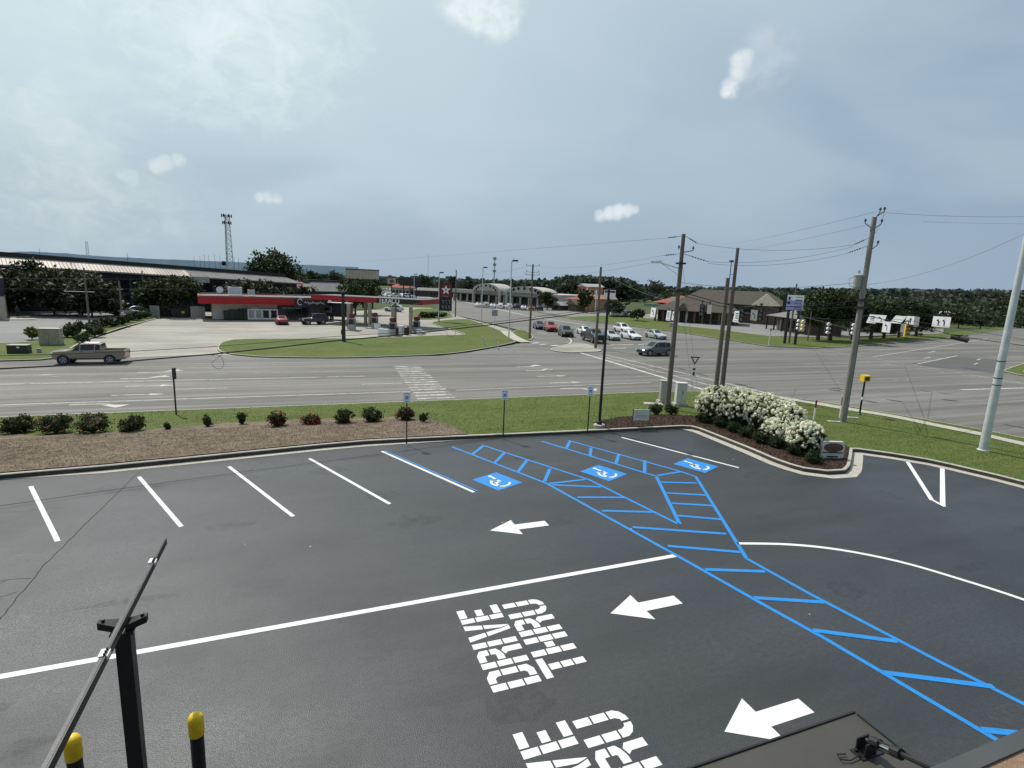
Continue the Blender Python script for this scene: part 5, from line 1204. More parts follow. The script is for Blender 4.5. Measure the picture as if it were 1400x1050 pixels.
for (u0, u1, hh) in ((Lm*.02, Lm*.42, 1.62),(Lm*.50, Lm*.99, 1.5)):
    m = MB(); n = 12; pr = []
    for k in range(n+1): a = math.pi*k/n; pr.append(((u0+u1)/2-(u1-u0)/2*math.cos(a), zr*1.04+math.sin(a)*zr*(hh-1)))
    vs = [(u, 1.5, z) for u, z in pr]+[(u, 9, z) for u, z in pr]; m.add(vs, [(i, i+1, n+1+i+1, n+1+i) for i in range(n)]+[tuple(range(n,-1,-1)), tuple(range(n+1,2*n+2))]); vt = m.build('vault', 'palewall', t)
    m = MB(); w = u1-u0
    for k in range(7):
        a = math.pi*(k+.5)/7; m.poly([((u0+u1)/2-w*.36*math.cos(a)+w*.035*math.cos(q_), 1.44, zr*1.06+math.sin(a)*zr*(hh-1)*.66+w*.03*math.sin(q_)) for q_ in [j*math.pi/4 for j in range(8)]])
    m.build('fanlight', 'darkglass', vt)
    for u in (u0+.4, u1-.4): m = MB(); fbox(m, u-.4, u+.4, 1.4, 2.2, 0, zr*1.05); m.build('column', 'palewall', t)
# --- ochre restaurant with a tower
f = Fac(g(764,424.5), g(790,427)); Lr = f.len; t = thing('ochre_restaurant', 'ochre stucco restaurant with a square arched-window tower', 'restaurant', f.loc(), f.rz)
hz1 = HT(f.A, 766, 402)-f.z0; hz2 = HT(f.A, 780, 391)-f.z0
m = MB(); fbox(m, 0, Lr, 4, 18, 0, hz1*.72); m.build('wall', 'ochre', t)
m = MB(); gable(m, -.8, Lr*.78, 2.5, 18.5, hz1*.72, hz1*1.0, 'u', 2.5); m.build('roof', 'redroof', t)
m = MB(); fbox(m, Lr*.25, Lr*.62, 6, 14, hz1*.7, hz2); tw_ = m.build('tower', 'ochre', t)
m = MB(); gable(m, Lr*.22, Lr*.65, 5.5, 14.5, hz2, hz2*1.12, 'd'); m.build('tower_roof', 'palewall', tw_)
for k in (0,1):
    m = MB(); c = Lr*(.345+.18*k); r_ = Lr*.06; m.poly([(c-r_,5.93,hz1*1.02),(c+r_,5.93,hz1*1.02)]+[(c+r_*math.cos(a*math.pi/6),5.93,hz2*.86+r_*math.sin(a*math.pi/6)) for a in range(7)]); m.build('window', 'darkglass', tw_)
m = MB(); fbox(m, Lr*.78, Lr*1.08, 4.5, 16, 0, hz1*.80); gable(m, Lr*.72, Lr*1.14, 4.3, 16.5, hz1*.8, hz1*1.05, 'd'); m.build('side_wing', 'ochre', t)
m = MB(); gable(m, Lr*.3, Lr*.85, .2, 6, hz1*.42, hz1*.72, 'd'); fbox(m, Lr*.36, Lr*.8, 1.0, 4.1, 0, hz1*.43); m.build('porch', 'browndark', t)
for k in range(3): m = MB(); fbox(m, Lr*(.06+.09*k), Lr*(.1+.09*k), 3.93, 4, .8, hz1*.5); m.build('window', 'darkglass', t)
# little gabled kiosk, red-roofed building, sheds
f = Fac(g(754,424), g(766,425)); t = thing('gabled_kiosk', 'small grey gabled house left of the ochre restaurant', 'house', f.loc(), f.rz); h0 = HT(f.A, 757, 417)-f.z0
m = MB(); fbox(m, 0, f.len, 0, 7, 0, h0); m.build('wall', 'browndark', t); m = MB(); gable(m, -.5, f.len+.5, -.5, 7.5, h0, h0*1.75, 'd'); m.build('roof', 'signback', t); m = MB(); fbox(m, f.len*.35, f.len*.65, -.05, 0, .5, h0*.8); m.build('window', 'darkglass', t)
f = Fac(g(855,428), g(912,434)); t = thing('red_roofed_building', 'long low building with a red tile roof behind the inn', 'building', f.loc(), f.rz); h0 = HT(f.A, 858, 412)-f.z0; h1 = HT(f.A, 862, 401.5)-f.z0
m = MB(); fbox(m, 0, f.len, 14, 30, 0, h0); m.build('wall', 'ochre', t); m = MB(); gable(m, -1.5, f.len+8, 12, 32, h0, h1, 'u', 3); m.build('roof', 'redroof', t)
m = MB(); fbox(m, f.len*.38, f.len*.52, 11.9, 13, h0*.95, h1*.93); m.build('gable_sign', 'palewall', t); m = MB(); fbox(m, -3, f.len*.4, 10, 13.9, h0*.62, h0*.84); m.build('awning', 'greenroof', t)
for k in range(6): m = MB(); fbox(m, 1+k*f.len/6.2, 3.6+k*f.len/6.2, 13.93, 14, 1, h0*.6); m.build('window', 'darkglass', t)
# --- brown inn on the right: arcade wing in front of a two-storey block with hipped roofs
f = Fac(g(893,439), g(1050,449)); Li = f.len; t = thing('brown_inn', 'two-storey brown inn with hipped shingle roofs and a columned arcade', 'building', f.loc(), f.rz)
def fz(px, py, d):
    u = 0; r = ray(px, py); A2 = f.A + f.n*d; tt = A2.dot(f.n)/(Vector((r.x, r.y)).dot(f.n)); p = Vector((r.x*tt, r.y*tt)); return (p-A2).dot(f.e), EYE+r.z*tt-f.z0
ue, zeave = fz(893,422.5,0); ur, zrid = fz(925,411,5); u1, _ = fz(1010,425,0)
m = MB(); fbox(m, .5, u1, 3.5, 12, 0, zeave); m.build('wall', 'browndark', t)
m = MB(); gable(m, -1, u1+1, -.6, 12.5, zeave, zrid, 'u', 5); m.build('arcade_roof', 'brownroof', t)
for (a, b) in ((.28,.42),(.55,.70)):
    m = MB(); gable(m, u1*a, u1*b, -1.4, 6, zeave, zeave+(zrid-zeave)*.8, 'd', .6); m.build('porch_gable', 'brownroof', t)
for k in range(11):
    u = .4+(u1-.8)*k/10; m = MB(); fbox(m, u-.22, u+.22, -.1, .35, 0, zeave); m.build('column', 'beige' if k in (2,3,4) else 'browndark', t)
for k in range(10):
    u = .9+(u1-.8)*k/10; m = MB(); fbox(m, u, u+(u1-.8)/10*.7, 3.42, 3.5, .3, zeave*.75); m.build('window', 'darkglass', t)
D2 = 17; ua_, z2e = fz(925,412,D2); ub_, z2e2 = fz(1082,413,D2); _, z2r = fz(985,396.5,D2+8)
m = MB(); fbox(m, ua_+1, ub_-1, D2+1, D2+16, 0, z2e); m.build('upper_block', 'browndark', t)
m = MB(); gable(m, ua_-.5, ub_+.5, D2, D2+17, z2e, z2r, 'u', 6); m.build('main_roof', 'brownroof', t)
uc, _ = fz(1050,400,D2-2); m = MB(); gable(m, uc-3.6, uc+3.6, D2-3, D2+9, z2e, z2e+(z2r-z2e)*.85, 'd', 2); m.build('cross_roof', 'tanbox', t); m = MB(); fbox(m, uc-3.1, uc+3.1, D2-2.2, D2+1.5, 0, z2e+.01); m.build('projecting_bay', 'browndark', t)
for k in range(14):
    u = ua_+2+(ub_-ua_-4)*k/14; m = MB(); fbox(m, u, u+1.6, D2+.93, D2+1, z2e*.62, z2e*.85); m.build('window', 'darkglass', t)
m = MB(); fbox(m, ua_+1, ub_-1, D2+.6, D2+1, z2e*.52, z2e*.56); m.build('balcony_rail', 'beige', t)
# low porch annex right of the inn
f = Fac(g(1046,450), g(1090,458)); t = thing('porch_annex', 'low annex with a grey lean-to roof and a tan door, right of the inn', 'building', f.loc(), f.rz); h0 = HT(f.A, 1050, 430)-f.z0; h1 = HT(f.A, 1056, 420)-f.z0
m = MB(); fbox(m, 0, f.len, 2.6, 9, 0, h0); m.build('wall', 'browndark', t); m = MB(); m.add([(-.6,0,h0*.95),(f.len+.6,0,h0*.95),(f.len+.6,9.3,h1),(-.6,9.3,h1)],[(0,1,2,3)]); m.build('roof', 'greyroof', t)
for k in range(5): m = MB(); fbox(m, f.len*k/4-.12, f.len*k/4+.12, .1, .35, 0, h0*.95); m.build('post', 'signblack', t)
m = MB(); fbox(m, f.len*.10, f.len*.15, 2.45, 2.58, .1, h0*.7); m.build('door', 'beige', t)
for k in range(3): m = MB(); fbox(m, f.len*(.3+.2*k), f.len*(.42+.2*k), 2.53, 2.6, .8, h0*.7); m.build('window', 'darkglass', t)
# far shops on the skyline and in the far right
for x0, x1, yb, yt, wm, rm, lb in ((535,560,404,388,'palewall','redroof','far pale shop with a red gable under the dark sign'),(566,600,405,393,'browndark','greyroof','far grey shop left of the star price sign'),(600,640,406,394,'darkwall','greyroof','far dark flat-roofed shop right of the star price sign'),(1292,1316,440,426,'palewall','palewall','far pale low building on the right, beyond the lane signs'),(1335,1372,441,430,'greenroof','greenroof','far green-roofed building near the metal pole')):
    f = Fac(g(x0,yb), g(x1,yb+(x1-x0)*.04)); h0 = (HT(f.A, x0, yt)-f.z0)*.7; t = thing('far_shop', lb, 'shop', f.loc(), f.rz)
    m = MB(); fbox(m, 0, f.len, 0, 14, 0, h0); m.build('wall', wm, t); m = MB(); gable(m, -1, f.len+1, -1, 15, h0, h0/.7, 'u', 2); m.build('roof', rm, t)
    for k in range(5): m = MB(); fbox(m, f.len*(.06+.19*k), f.len*(.19+.19*k), -.06, 0, .8, h0*.65); m.build('window', 'darkglass', t)

# ================================================================== poles, masts, lights
def pole(name, label, base, top, r0, r1, mat, cat='utility pole', group=None):
    t = thing(name, label, cat, tuple(base), 0, group); h = top-base[2]
    m = MB(); m.tube([(0,0,-.3),(0,0,h*.5),(0,0,h)], [r0,(r0+r1)/2,r1], 12); m.build('shaft', mat, t, smooth=50); return t, h
def insul(m, p, up=True):
    x, y, z = p; m.cyl((x,y,z),(x,y,z+.10),.025,n=6); 
    for k in range(3): m.cyl((x,y,z+.10+.05*k),(x,y,z+.14+.05*k),.07-.012*k,n=8)
def sidev(p):                     # horizontal direction to the right of the sight line to p
    d = Vector((p[0], p[1])).normalized(); return Vector((d.y, -d.x))
b1 = ter(912,559.5); T1 = HT(b1, 937, 320)
P1, h1 = pole('utility_pole', 'tall wooden utility pole beside the grey cabinets, carrying a street light', b1, T1, .17, .11, 'wood')
def strain(m, p, q, r=.045):    # string of strain insulators
    p, q = Vector(p), Vector(q); m.tube([p, q], .015, 5); n = 5
    for k in range(n): c = p+(q-p)*(.35+.55*k/n); m.cyl(tuple(c), tuple(c+(q-p).normalized()*.05), r, n=8)
sd = sidev(b1); U = lambda a, z: (sd.x*a, sd.y*a, z)
m = MB()
for dz, L_, R_ in ((-.12,-.95,.85),(-1.15,-1.05,1.55)):
    strain(m, U(-.12,h1+dz), U(L_,h1+dz-.12)); strain(m, U(.12,h1+dz), U(R_,h1+dz-.42))
insul(m, U(.62,h1-.95)); m.tube([U(.1,h1-1.05), U(.62,h1-.95)], .03, 6); insul(m, U(-.2,h1-.9)); m.build('insulators', 'wire', P1)
m = MB(); 
zl = HT(b1, 905, 359)-b1.z; za = HT(b1, 930, 367)-b1.z; zb_ = HT(b1, 928, 376)-b1.z
m.tube([U(-.1,za), U(-1.2,zl)], .035, 6); m.tube([U(-.1,zb_), U(-1.15,zl-.02)], .02, 5); br = m.build('lamp_bracket', 'steel', P1)
m = MB(); m.box((0,0,0), (.62,.24,.13)); m.v = [(sd.x*(x-1.45)-sd.y*y, sd.y*(x-1.45)+sd.x*y, zl+.02+z) for x,y,z in m.v]; m.build('lamp_head', 'whitepaint', br)
zc_ = HT(b1, 927, 397)-b1.z
m = MB(); m.box((0,0,zc_), (.5,.42,.14)); m.box((0,0,zc_+1.6), (.46,.4,.1)); m.tube([(.16,.05,.2),(.16,.05,zc_+1.4)], .03, 6); m.build('cable_clamps', 'black', P1)
b2 = ter(985,531); 
b2 = Vector((31.6,34.3,vergez(31.6,34.3))); P2, h2 = pole('utility_pole', 'tallest pole of the leaning pair behind the white hydrangeas', b2, HT(b2,1009,339), .19, .12, 'wood')
m = MB(); sd2 = sidev(b2); zl2 = HT(b2, 1002, 357)-b2.z
m.tube([(-sd2.x*.35,-sd2.y*.35,.5),(-sd2.x*.35,-sd2.y*.35,zl2)], .03, 6); m.box((-sd2.x*.35,-sd2.y*.35,zl2), (.28,.2,.12)); 
for k in (.3,.6,.9): m.tube([(0,0,zl2*k),(-sd2.x*.35,-sd2.y*.35,zl2*k)], .02, 5)
m.build('riser_pipe', 'black', P2)
b3 = Vector((30.7,34.0,vergez(30.7,34.0))); P3_, h3 = pole('utility_pole', 'shorter cut-off pole left of the tall one behind the hydrangeas', b3, HT(b3,995,380), .19, .15, 'wood')
b4 = ter(1152,576.5); P4, h4 = pole('utility_pole', 'big wooden utility pole with transformer among the lane signs', b4, HT(b4,1192,297), .19, .13, 'woodgrey')
sd = sidev(b4); U = lambda a, z: (sd.x*a, sd.y*a, z)
m = MB()
for a, dz in ((.22,.28),(.42,.30),(-.42,-.32),(.38,-.36),(.36,-1.55)):
    m.tube([U(0.08*(1 if a>0 else -1),h4+dz-.28), U(a,h4+dz)], .025, 5); insul(m, U(a,h4+dz))
strain(m, U(-.1,h4-1.15), U(-.85,h4-1.55)); strain(m, U(-.1,h4-1.6), U(-1.15,h4-2.05)); m.tube([U(.42,h4+.3), U(.40,h4-.3), U(.15,h4-.9)], .012, 4); m.build('insulators', 'wire', P4)
zt4 = HT(b4, 1178, 375)-b4.z
m = MB(); m.lathe([(.02,0),(.2,.02),(.22,.1),(.22,.72),(.24,.74),(.24,.80),(.05,.86)], 14, U(-.34,zt4-.85)); insul(m, U(-.34,zt4)); m.build('transformer', 'cabinet', P4)
m = MB(); m.tube([U(-.45,zt4-.1), U(-.8,zt4-.3), U(-.7,zt4-.7), U(-.35,zt4-.75)], .015, 5); m.tube([U(.17,.1), U(.17,h4*.62)], .03, 6); zc4 = HT(b4, 1172, 410)-b4.z
m.box((0,0,zc4), (.55,.42,.16)); m.box((0,0,zc4-.45), (.5,.42,.14)); m.build('cables', 'black', P4)
b5 = ter(819,584); t, h5 = pole('light_pole', 'slim black parking lot light pole on a concrete base', b5, HT(b5,833.5,396), .075, .06, 'black', 'light pole')
m = MB(); m.lathe([(.30,-.1),(.30,.14),(.26,.16)], 16); m.build('base', 'concrete', t); m = MB(); m.lathe([(.14,.16),(.13,.30),(.08,.36)], 12); m.build('base_cover', 'black', t)
m = MB(); m.box((.0,-.22,h5+.02), (.28,.5,.06)); m.build('lamp_head', 'black', t)
b6 = ter(1344,616); t, h6 = pole('light_pole', 'pale galvanised metal pole on the right verge, running out of frame', b6, b6.z+12.5, .20, .12, 'steel', 'light pole')
m = MB(); m.lathe([(.26,0),(.26,.05),(.21,.07)], 14); m.build('base_plate', 'steel', t); m = MB(); [m.cyl((0,0,z),(0,0,z+.04),.185,n=14) for z in (3.4,3.75,4.6)]; m.build('bands', 'black', t)
m = MB(); m.tube([(0,0,12.4),(1.6,.8,12.9),(2.6,1.3,12.95)], .06, 6); m.box((2.8,1.4,12.93), (.7,.3,.14)); m.build('lamp_arm', 'steel', t)
b7 = Vector((36.1,63.0,RZ+.1)); P7, h7 = pole('utility_pole', 'wooden pole on the painted traffic island between the waiting cars', b7, HT(b7,825.5,365), .19, .14, 'wood')
b8 = g(724,462,RZ+.12); P8, h8 = pole('utility_pole', 'wooden utility pole on the small grass triangle by the curved sidewalk', b8, HT(b8,724.5,361), .18, .12, 'wood')
sd = sidev(b8); U = lambda a, z: (sd.x*a, sd.y*a, z); m = MB()
for a, dz in ((.95,-.2),(-.95,-.2),(.9,-1.1),(-.9,-1.1),(1.,-1.5),(-1,-1.5)): m.tube([U(0,h8+dz-.1), U(a,h8+dz)], .03, 5); insul(m, U(a,h8+dz))
m.build('insulators', 'wire', P8)
def streetlight(lb, x, y, tx, ty, gname='street lights along the cross street'):
    b = g(x,y,RZ+.12); t, h = pole('street_light', lb, b, HT(b,tx,ty), .11, .07, 'steel', 'street light', gname)
    m = MB(); m.tube([(0,0,h-.1),(.25,-.2,h+.05)], .05, 6); m.box((.4,-.35,h+.06), (.7,.45,.22), -.7); m.build('lamp_head', 'black', t)
streetlight('tallest street light, beside the curved sidewalk', 695.5,464.5,701.5,357); streetlight('street light left of the grass triangle on the cross street', 658,441.5,660.8,366); streetlight('street light immediately left of the star price sign pole', 599.5,440,601.2,373); streetlight('farthest street light, above the dark sign', 566,420,567.5,375)
for lb, x, y, tx, ty, r_ in (('distant wooden pole right of the star price sign',622.5,433,625.5,369,.16),('distant wooden pole on the grass left of the junction, dark and stout',470,467,468,401,.24),('left wooden pole among the kerb bushes',122,440,116,366,.15),('second wooden pole among the kerb bushes, with a meter box',168,444,164,384,.14),('thin pole behind the far end of the kerb bushes',199,431,196,370,.12)):
    b = g(x,y,RZ+.1); t, h = pole('wooden_pole', lb, b, HT(b,tx,ty), r_, r_*.75, 'wooddark' if r_ > .2 else 'wood', 'utility pole')
    if r_ > .2: m = MB(); m.box((.0,0,h), (.5,.5,.35)); m.box((-.22,-.1,h*.2), (.2,.2,.6)); m.build('fixture', 'plastic', t)
    if r_ == .14: m = MB(); m.box((.15,-.2,1.6), (.3,.2,.5)); m.build('meter_box', 'steel', t)
    if r_ == .15: m = MB(); m.tube([(-2.6,0,h*.56),(1.0,0,h*.56)], .05, 5); m.build('crossarm', 'steel', t)
# lattice towers and masts on the skyline
def lattice(name, lb, px, py0, py1, d, w0, w1, ant):
    b = at_dist(px, 395, d); top = at_dist(px, py0, d).z; t = thing(name, lb, 'tower', (b.x, b.y, RZ)); h = top-RZ; m = MB(); n = 14; corner = [(math.cos(a), math.sin(a)) for a in (.3, 2.4, 4.5)]
    P = lambda c, k: (corner[c][0]*(w0+(w1-w0)*k), corner[c][1]*(w0+(w1-w0)*k), h*k)
    r_ = w0*.075
    for c in range(3): m.tube([P(c,0), P(c,1)], r_*1.3, 5)
    for k in range(n):
        for c in range(3): m.tube([P(c,k/n), P((c+1)%3,(k+1)/n)], r_*.8, 4); m.tube([P(c,k/n), P((c+1)%3,k/n)], r_*.7, 4)
    m.build('lattice', 'steel', t)
    if ant:
        for zf, rad in ((.985,w1*1.9),(.89,w1*1.6)):
            for c in range(6): a = c*1.047; m = MB(); m.box((math.cos(a)*rad, math.sin(a)*rad, h*zf), (w1*.4,w1*.4,h*.042), a); m.tube([(0,0,h*zf),(math.cos(a)*rad, math.sin(a)*rad, h*zf)], r_, 4); m.build('antenna', 'plastic', t); m = MB(); m.cyl((-w1*1.5,0,h*.33),(-w1*2.6,-.6,h*.33),w0*.5,n=12); m.build('dish', 'plastic', t)
lattice('cell_tower', 'tall lattice cell tower with panel antennas above the dark building', 315, 294, 395, 330, 2.3, 1.2, True)
lattice('radio_mast', 'thin lattice mast rising over the left part of the long roof', 124, 330, 395, 420, 1.1, .7, False)
lattice('radio_mast', 'slender lattice mast over the skyline left of the star price sign', 585, 347, 398, 700, .55, .35, False)
t = thing('cell_tower', 'monopole cell tower above the arched arcade', 'tower', tuple(at_dist(675,395,430).xy)+(RZ,)); z = at_dist(676.5,352,430).z-RZ
m = MB(); m.tube([(0,0,0),(0,0,z)], [.7,.4], 8); m.build('shaft', 'steel', t)
for k in (.97,.80,.62): m = MB(); m.cyl((0,0,z*k-.9),(0,0,z*k+.9),1.3,n=9); m.build('antenna', 'cabinet', t)
for i, (px, py) in enumerate(((268,352),(276,350.5),(282,349),(288,350),(296,348.5),(303,350),(322,352),(328,353),(60,341),(178,347))):
    b = at_dist(px, 395, 600); z = at_dist(px, py, 600).z; t = thing('flagpole_mast', 'thin distant mast standing on the skyline behind the long dark roof', 'mast', (b.x, b.y, RZ), 0, 'thin masts on the skyline')
    m = MB(); m.tube([(0,0,0),(0,0,z-RZ)], [.22,.12], 5); m.build('shaft', 'wire', t); m = MB(); m.cyl((0,0,z-RZ),(0,0,z-RZ+.4),.3,.1,n=6); m.build('finial', 'wire', t)

# ================================================================== signs
def face_cam(p): return math.atan2(-p[0], p[1])*1.0 if False else math.atan2(p[1], p[0])-math.pi/2      # rz so that local -y looks towards the viewpoint
def sign_thing(name, label, cat, base, rz=None, group=None): return thing(name, label, cat, tuple(base), face_cam(base) if rz is None else rz, group)
# reserved parking signs
for i, ((x,y),(tx,ty), lb) in enumerate((((556,605),(556,536),'leftmost blue and white parking sign, in front of a rose shrub'),((688,596.5),(690.5,533),'middle blue and white parking sign, standing on open grass'),((803.5,589.5),(807,528),'blue and white parking sign right beside the black light pole'))):
    b = ter(x,y); h = HT(b,tx,ty)-b.z; t = sign_thing('parking_sign', lb, 'sign', b, -.15, 'reserved parking signs behind the kerb')
    m = MB(); m.box((0,.02,h*.5-.05), (.05,.035,h+.0)); m.build('post', 'black', t)
    m = MB(); m.box((0,-.01,h-.24), (.31,.012,.46)); p = m.build('panel', 'signwhite', t)
    m = MB(); m.box((0,-.019,h-.25), (.13,.006,.14)); q = m.build('wheelchair_emblem', 'signblue', p)
    m = MB(); m.box((0,-.0195,h-.065), (.22,.005,.016)); m.box((0,-.0195,h-.41), (.18,.005,.014)); m.build('lettering', 'signblue', p)
    m = MB(); m.tube([(.045*math.cos(a*.6)-.005,-.024,h-.255+.045*math.sin(a*.6)) for a in range(4,12)], .008, 4); m.tube([(-.02,-.024,h-.17),(-.015,-.024,h-.23),(.03,-.024,h-.235),(.05,-.024,h-.28)], .009, 4); m.cyl((-.02,-.026,h-.155),(-.02,-.02,h-.155),.014,n=8); m.build('figure', 'signwhite', q)
b = ter(241,567); h = HT(b,236.5,503)-b.z; t = thing('sign_post', 'thin black post with a sign seen edge-on behind the straw bed', 'sign', tuple(b), 1.15)
m = MB(); m.box((0,0,h/2), (.06,.06,h)); m.build('post', 'black', t); m = MB(); m.box((0,-.05,h-.32), (.3,.02,.62)); m.build('panel', 'signblack', t)
# small white sign in the dark mulch
b = ter(876,584); b = Vector((18.55,24.15,vergez(18.55,24.15)+.03)); b = ter(875.5,583)
t = sign_thing('yard_sign', 'small pale blank-looking sign on two legs in the dark mulch', 'sign', b, -.2)
m = MB(); m.box((0,0,.62), (.88,.04,.58)); p = m.build('panel', 'cabinetlight', t); m = MB(); m.box((0,-.023,.60), (.6,.006,.03)); m.box((0,-.023,.52), (.6,.006,.03)); m.build('lettering', 'signback', p)
for s_ in (-1,1): m = MB(); m.box((s_*.46,0,.45), (.035,.035,.95)); m.build('leg', 'bronze', t)
# little brown monument sign
b = ter(1136,627); t = thing('monument_sign', 'small pale sign with a brown oval on the kerbed island tip', 'sign', tuple(b), -.35)
m = MB(); pts = [(-.5,0),(.5,0),(.5,.72),(.42,.80),(-.42,.80),(-.5,.72)]
m.add([(x,-.07,z) for x,z in pts]+[(x,.07,z) for x,z in pts], [tuple(range(6)), tuple(range(11,5,-1))]+[(i,6+i,6+(i+1)%6,(i+1)%6) for i in range(6)]); p = m.build('panel', 'cabinetlight', t)
m = MB(); m.poly([(.44*math.cos(a*.2618), -.076, .53+.21*math.sin(a*.2618)) for a in range(24)]); q = m.build('oval', 'browndark', p)
m = MB(); m.tube([(-.34+.04*k,-.08,.54+.05*math.sin(k*1.7)) for k in range(18)], .016, 4); m.tube([(-.28+.04*k,-.08,.44+.02*math.sin(k*2.2)) for k in range(15)], .010, 4); m.build('script_lettering', 'redroof', q)
m = MB(); m.box((0,-.075,.12), (.5,.006,.06)); m.build('lettering', 'plastic', p); m = MB(); m.box((0,-.073,.30), (.9,.006,.05)); m.build('band', 'plastic', p)
# yield sign on the near corner
b = Vector((32.1,34.6,RZ+.12)); b = Vector((*g(945,543)[:2], RZ+.15)); h = HT(b,951,488)-b.z; t = sign_thing('yield_sign', 'red-edged triangular yield sign on a white post by the stop line', 'sign', b)
m = MB(); m.box((0,.02,h*.5), (.06,.04,h)); m.build('post', 'whitepaint', t)
m = MB(); m.add([(0,-.01,h-.62),(.36,-.01,h+.02),(-.36,-.01,h+.02)],[(0,1,2)]); p = m.build('panel', 'darkred', t); m = MB(); m.add([(0,-.016,h-.44),(.2,-.016,h-.08),(-.2,-.016,h-.08)],[(0,1,2)]); m.build('centre', 'signwhite', p)
m = MB(); m.box((0,-.005,h-1.15), (.34,.012,.85)); q = m.build('plate', 'signwhite', t); m = MB(); m.box((0,-.013,h-.95), (.2,.006,.16)); m.box((0,-.013,h-1.3), (.16,.006,.28)); m.build('lettering', 'darkred', q)
# marker posts, yellow box on post, utility cabinets
for lb, x, y, ty, r_ in (('red-topped white marker post standing in grass left of the big wooden pole',1112.5,574,547,.055),('red-topped white marker post right against the big wooden pole',1148,571,543,.055)):
    b = ter(x,y); h = HT(b,x+2,ty)-b.z; t = thing('marker_post', lb, 'marker post', tuple(b)); m = MB(); m.box((0,0,h*.31), (.09,.06,h*.62)); m.build('lower_post', 'whitepaint', t); m = MB(); m.box((0,0,h*.81), (.09,.06,h*.38)); m.build('top', 'darkred', t)
b = ter(1175,567); h = HT(b,1183,513)-b.z; t = thing('signal_box', 'yellow pedestrian signal box on a dark post by the sidewalk', 'signal', tuple(b), -.3)
m = MB(); m.cyl((0,0,0),(0,0,h-.42),.06,n=10); m.lathe([(.12,0),(.12,.05),(.07,.1)], 10); m.build('post', 'black', t); m = MB(); m.box((0,0,h-.2), (.46,.40,.42)); m.box((0,-.22,h-.05), (.46,.1,.06)); m.build('box', 'yellow', t); m = MB(); m.box((0,-.205,h-.22), (.3,.02,.24)); m.build('lens', 'signblack', t)
m = MB(); m.box((0,-.07,h*.42), (.14,.1,.18)); m.build('push_button', 'whitepaint', t)
for lb, x, y, w, d_, h, mt_ in (('darker grey utility cabinet left of the tall wooden pole',907,551,.62,.42,1.35,'cabinet'),('paler grey utility cabinet right of the tall wooden pole',929,555,.66,.45,1.35,'cabinetlight')):
    b = ter(x,y); t = thing('utility_cabinet', lb, 'cabinet', tuple(b), -.35); m = MB(); m.box((0,0,.09), (w+.25,d_+.25,.22)); m.build('plinth', 'concrete', t)
    m = MB(); m.box((0,0,.2+h/2), (w,d_,h)); m.box((0,0,.2+h+.02), (w+.06,d_+.06,.05)); m.build('case', mt_, t)
    for s_ in (-1,1):
        m = MB(); m.box((s_*w*.245,-d_/2-.012,.22+h*.5), (w*.45,.02,h*.88)); dr = m.build('door', mt_, t)
    m = MB(); m.box((.06,-d_/2-.035,.25+h*.5), (.03,.03,.18)); m.build('handle', 'plastic', dr)
b = ter(893,553); t = thing('utility_pad', 'flat concrete utility pad in the grass left of the grey cabinets', 'pad', tuple(b), -.4); m = MB(); m.box((0,0,.03), (1.2,.6,.1)); m.build('slab', 'concrete', t); m = MB(); m.box((.1,0,.085), (.5,.35,.012)); m.build('lid', 'signback', t)
for x, y, lb in ((1165,571.5,'flat concrete cover in the grass right of the big wooden pole'),(1140,577,'flat concrete cover in the grass left of the big wooden pole')):
    b = ter(x,y); t = thing('utility_cover', lb, 'cover', tuple(b), -.5); m = MB(); m.box((0,0,.02), (.75,.3,.07)); m.build('slab', 'concrete', t); m = MB(); m.box((0,0,.058), (.4,.2,.01)); m.build('lid', 'signback', t)
# cabinets by the road on the left
p = g(71,471,RZ+.12); t = thing('utility_cabinet', 'big tan utility cabinet on the left grass, behind the dark green one', 'cabinet', tuple(p), -.05); m = MB(); m.box((0,0,.8), (1.7,1.0,1.6)); m.build('case', 'tanbox', t); m = MB(); m.box((0,0,1.63), (1.8,1.1,.06)); m.build('lid', 'palewall', t)
for s_ in (-1,1): m = MB(); m.box((s_*.41,-.51,.78), (.78,.03,1.35)); m.build('door', 'tanbox', t)
p = g(27,482.5,RZ+.12); t = thing('utility_cabinet', 'low dark green utility box on the left grass', 'cabinet', tuple(p), -.05); m = MB(); m.box((0,0,.36), (1.5,.8,.72)); m.build('case', 'greenbox', t); m = MB(); m.box((0,0,.74), (1.56,.86,.05)); m.build('lid', 'cabinet', t); m = MB(); m.box((.1,-.41,.55), (.2,.02,.12)); m.build('label', 'signwhite', t)
p = g(54,482,RZ+.12); t = thing('utility_pedestal', 'tiny grey pedestal right of the dark green box', 'pedestal', tuple(p)); m = MB(); m.box((0,0,.18), (.28,.22,.34)); m.build('case', 'signback', t); m = MB(); m.box((0,0,.37), (.33,.27,.05)); m.build('lid', 'cabinet', t)
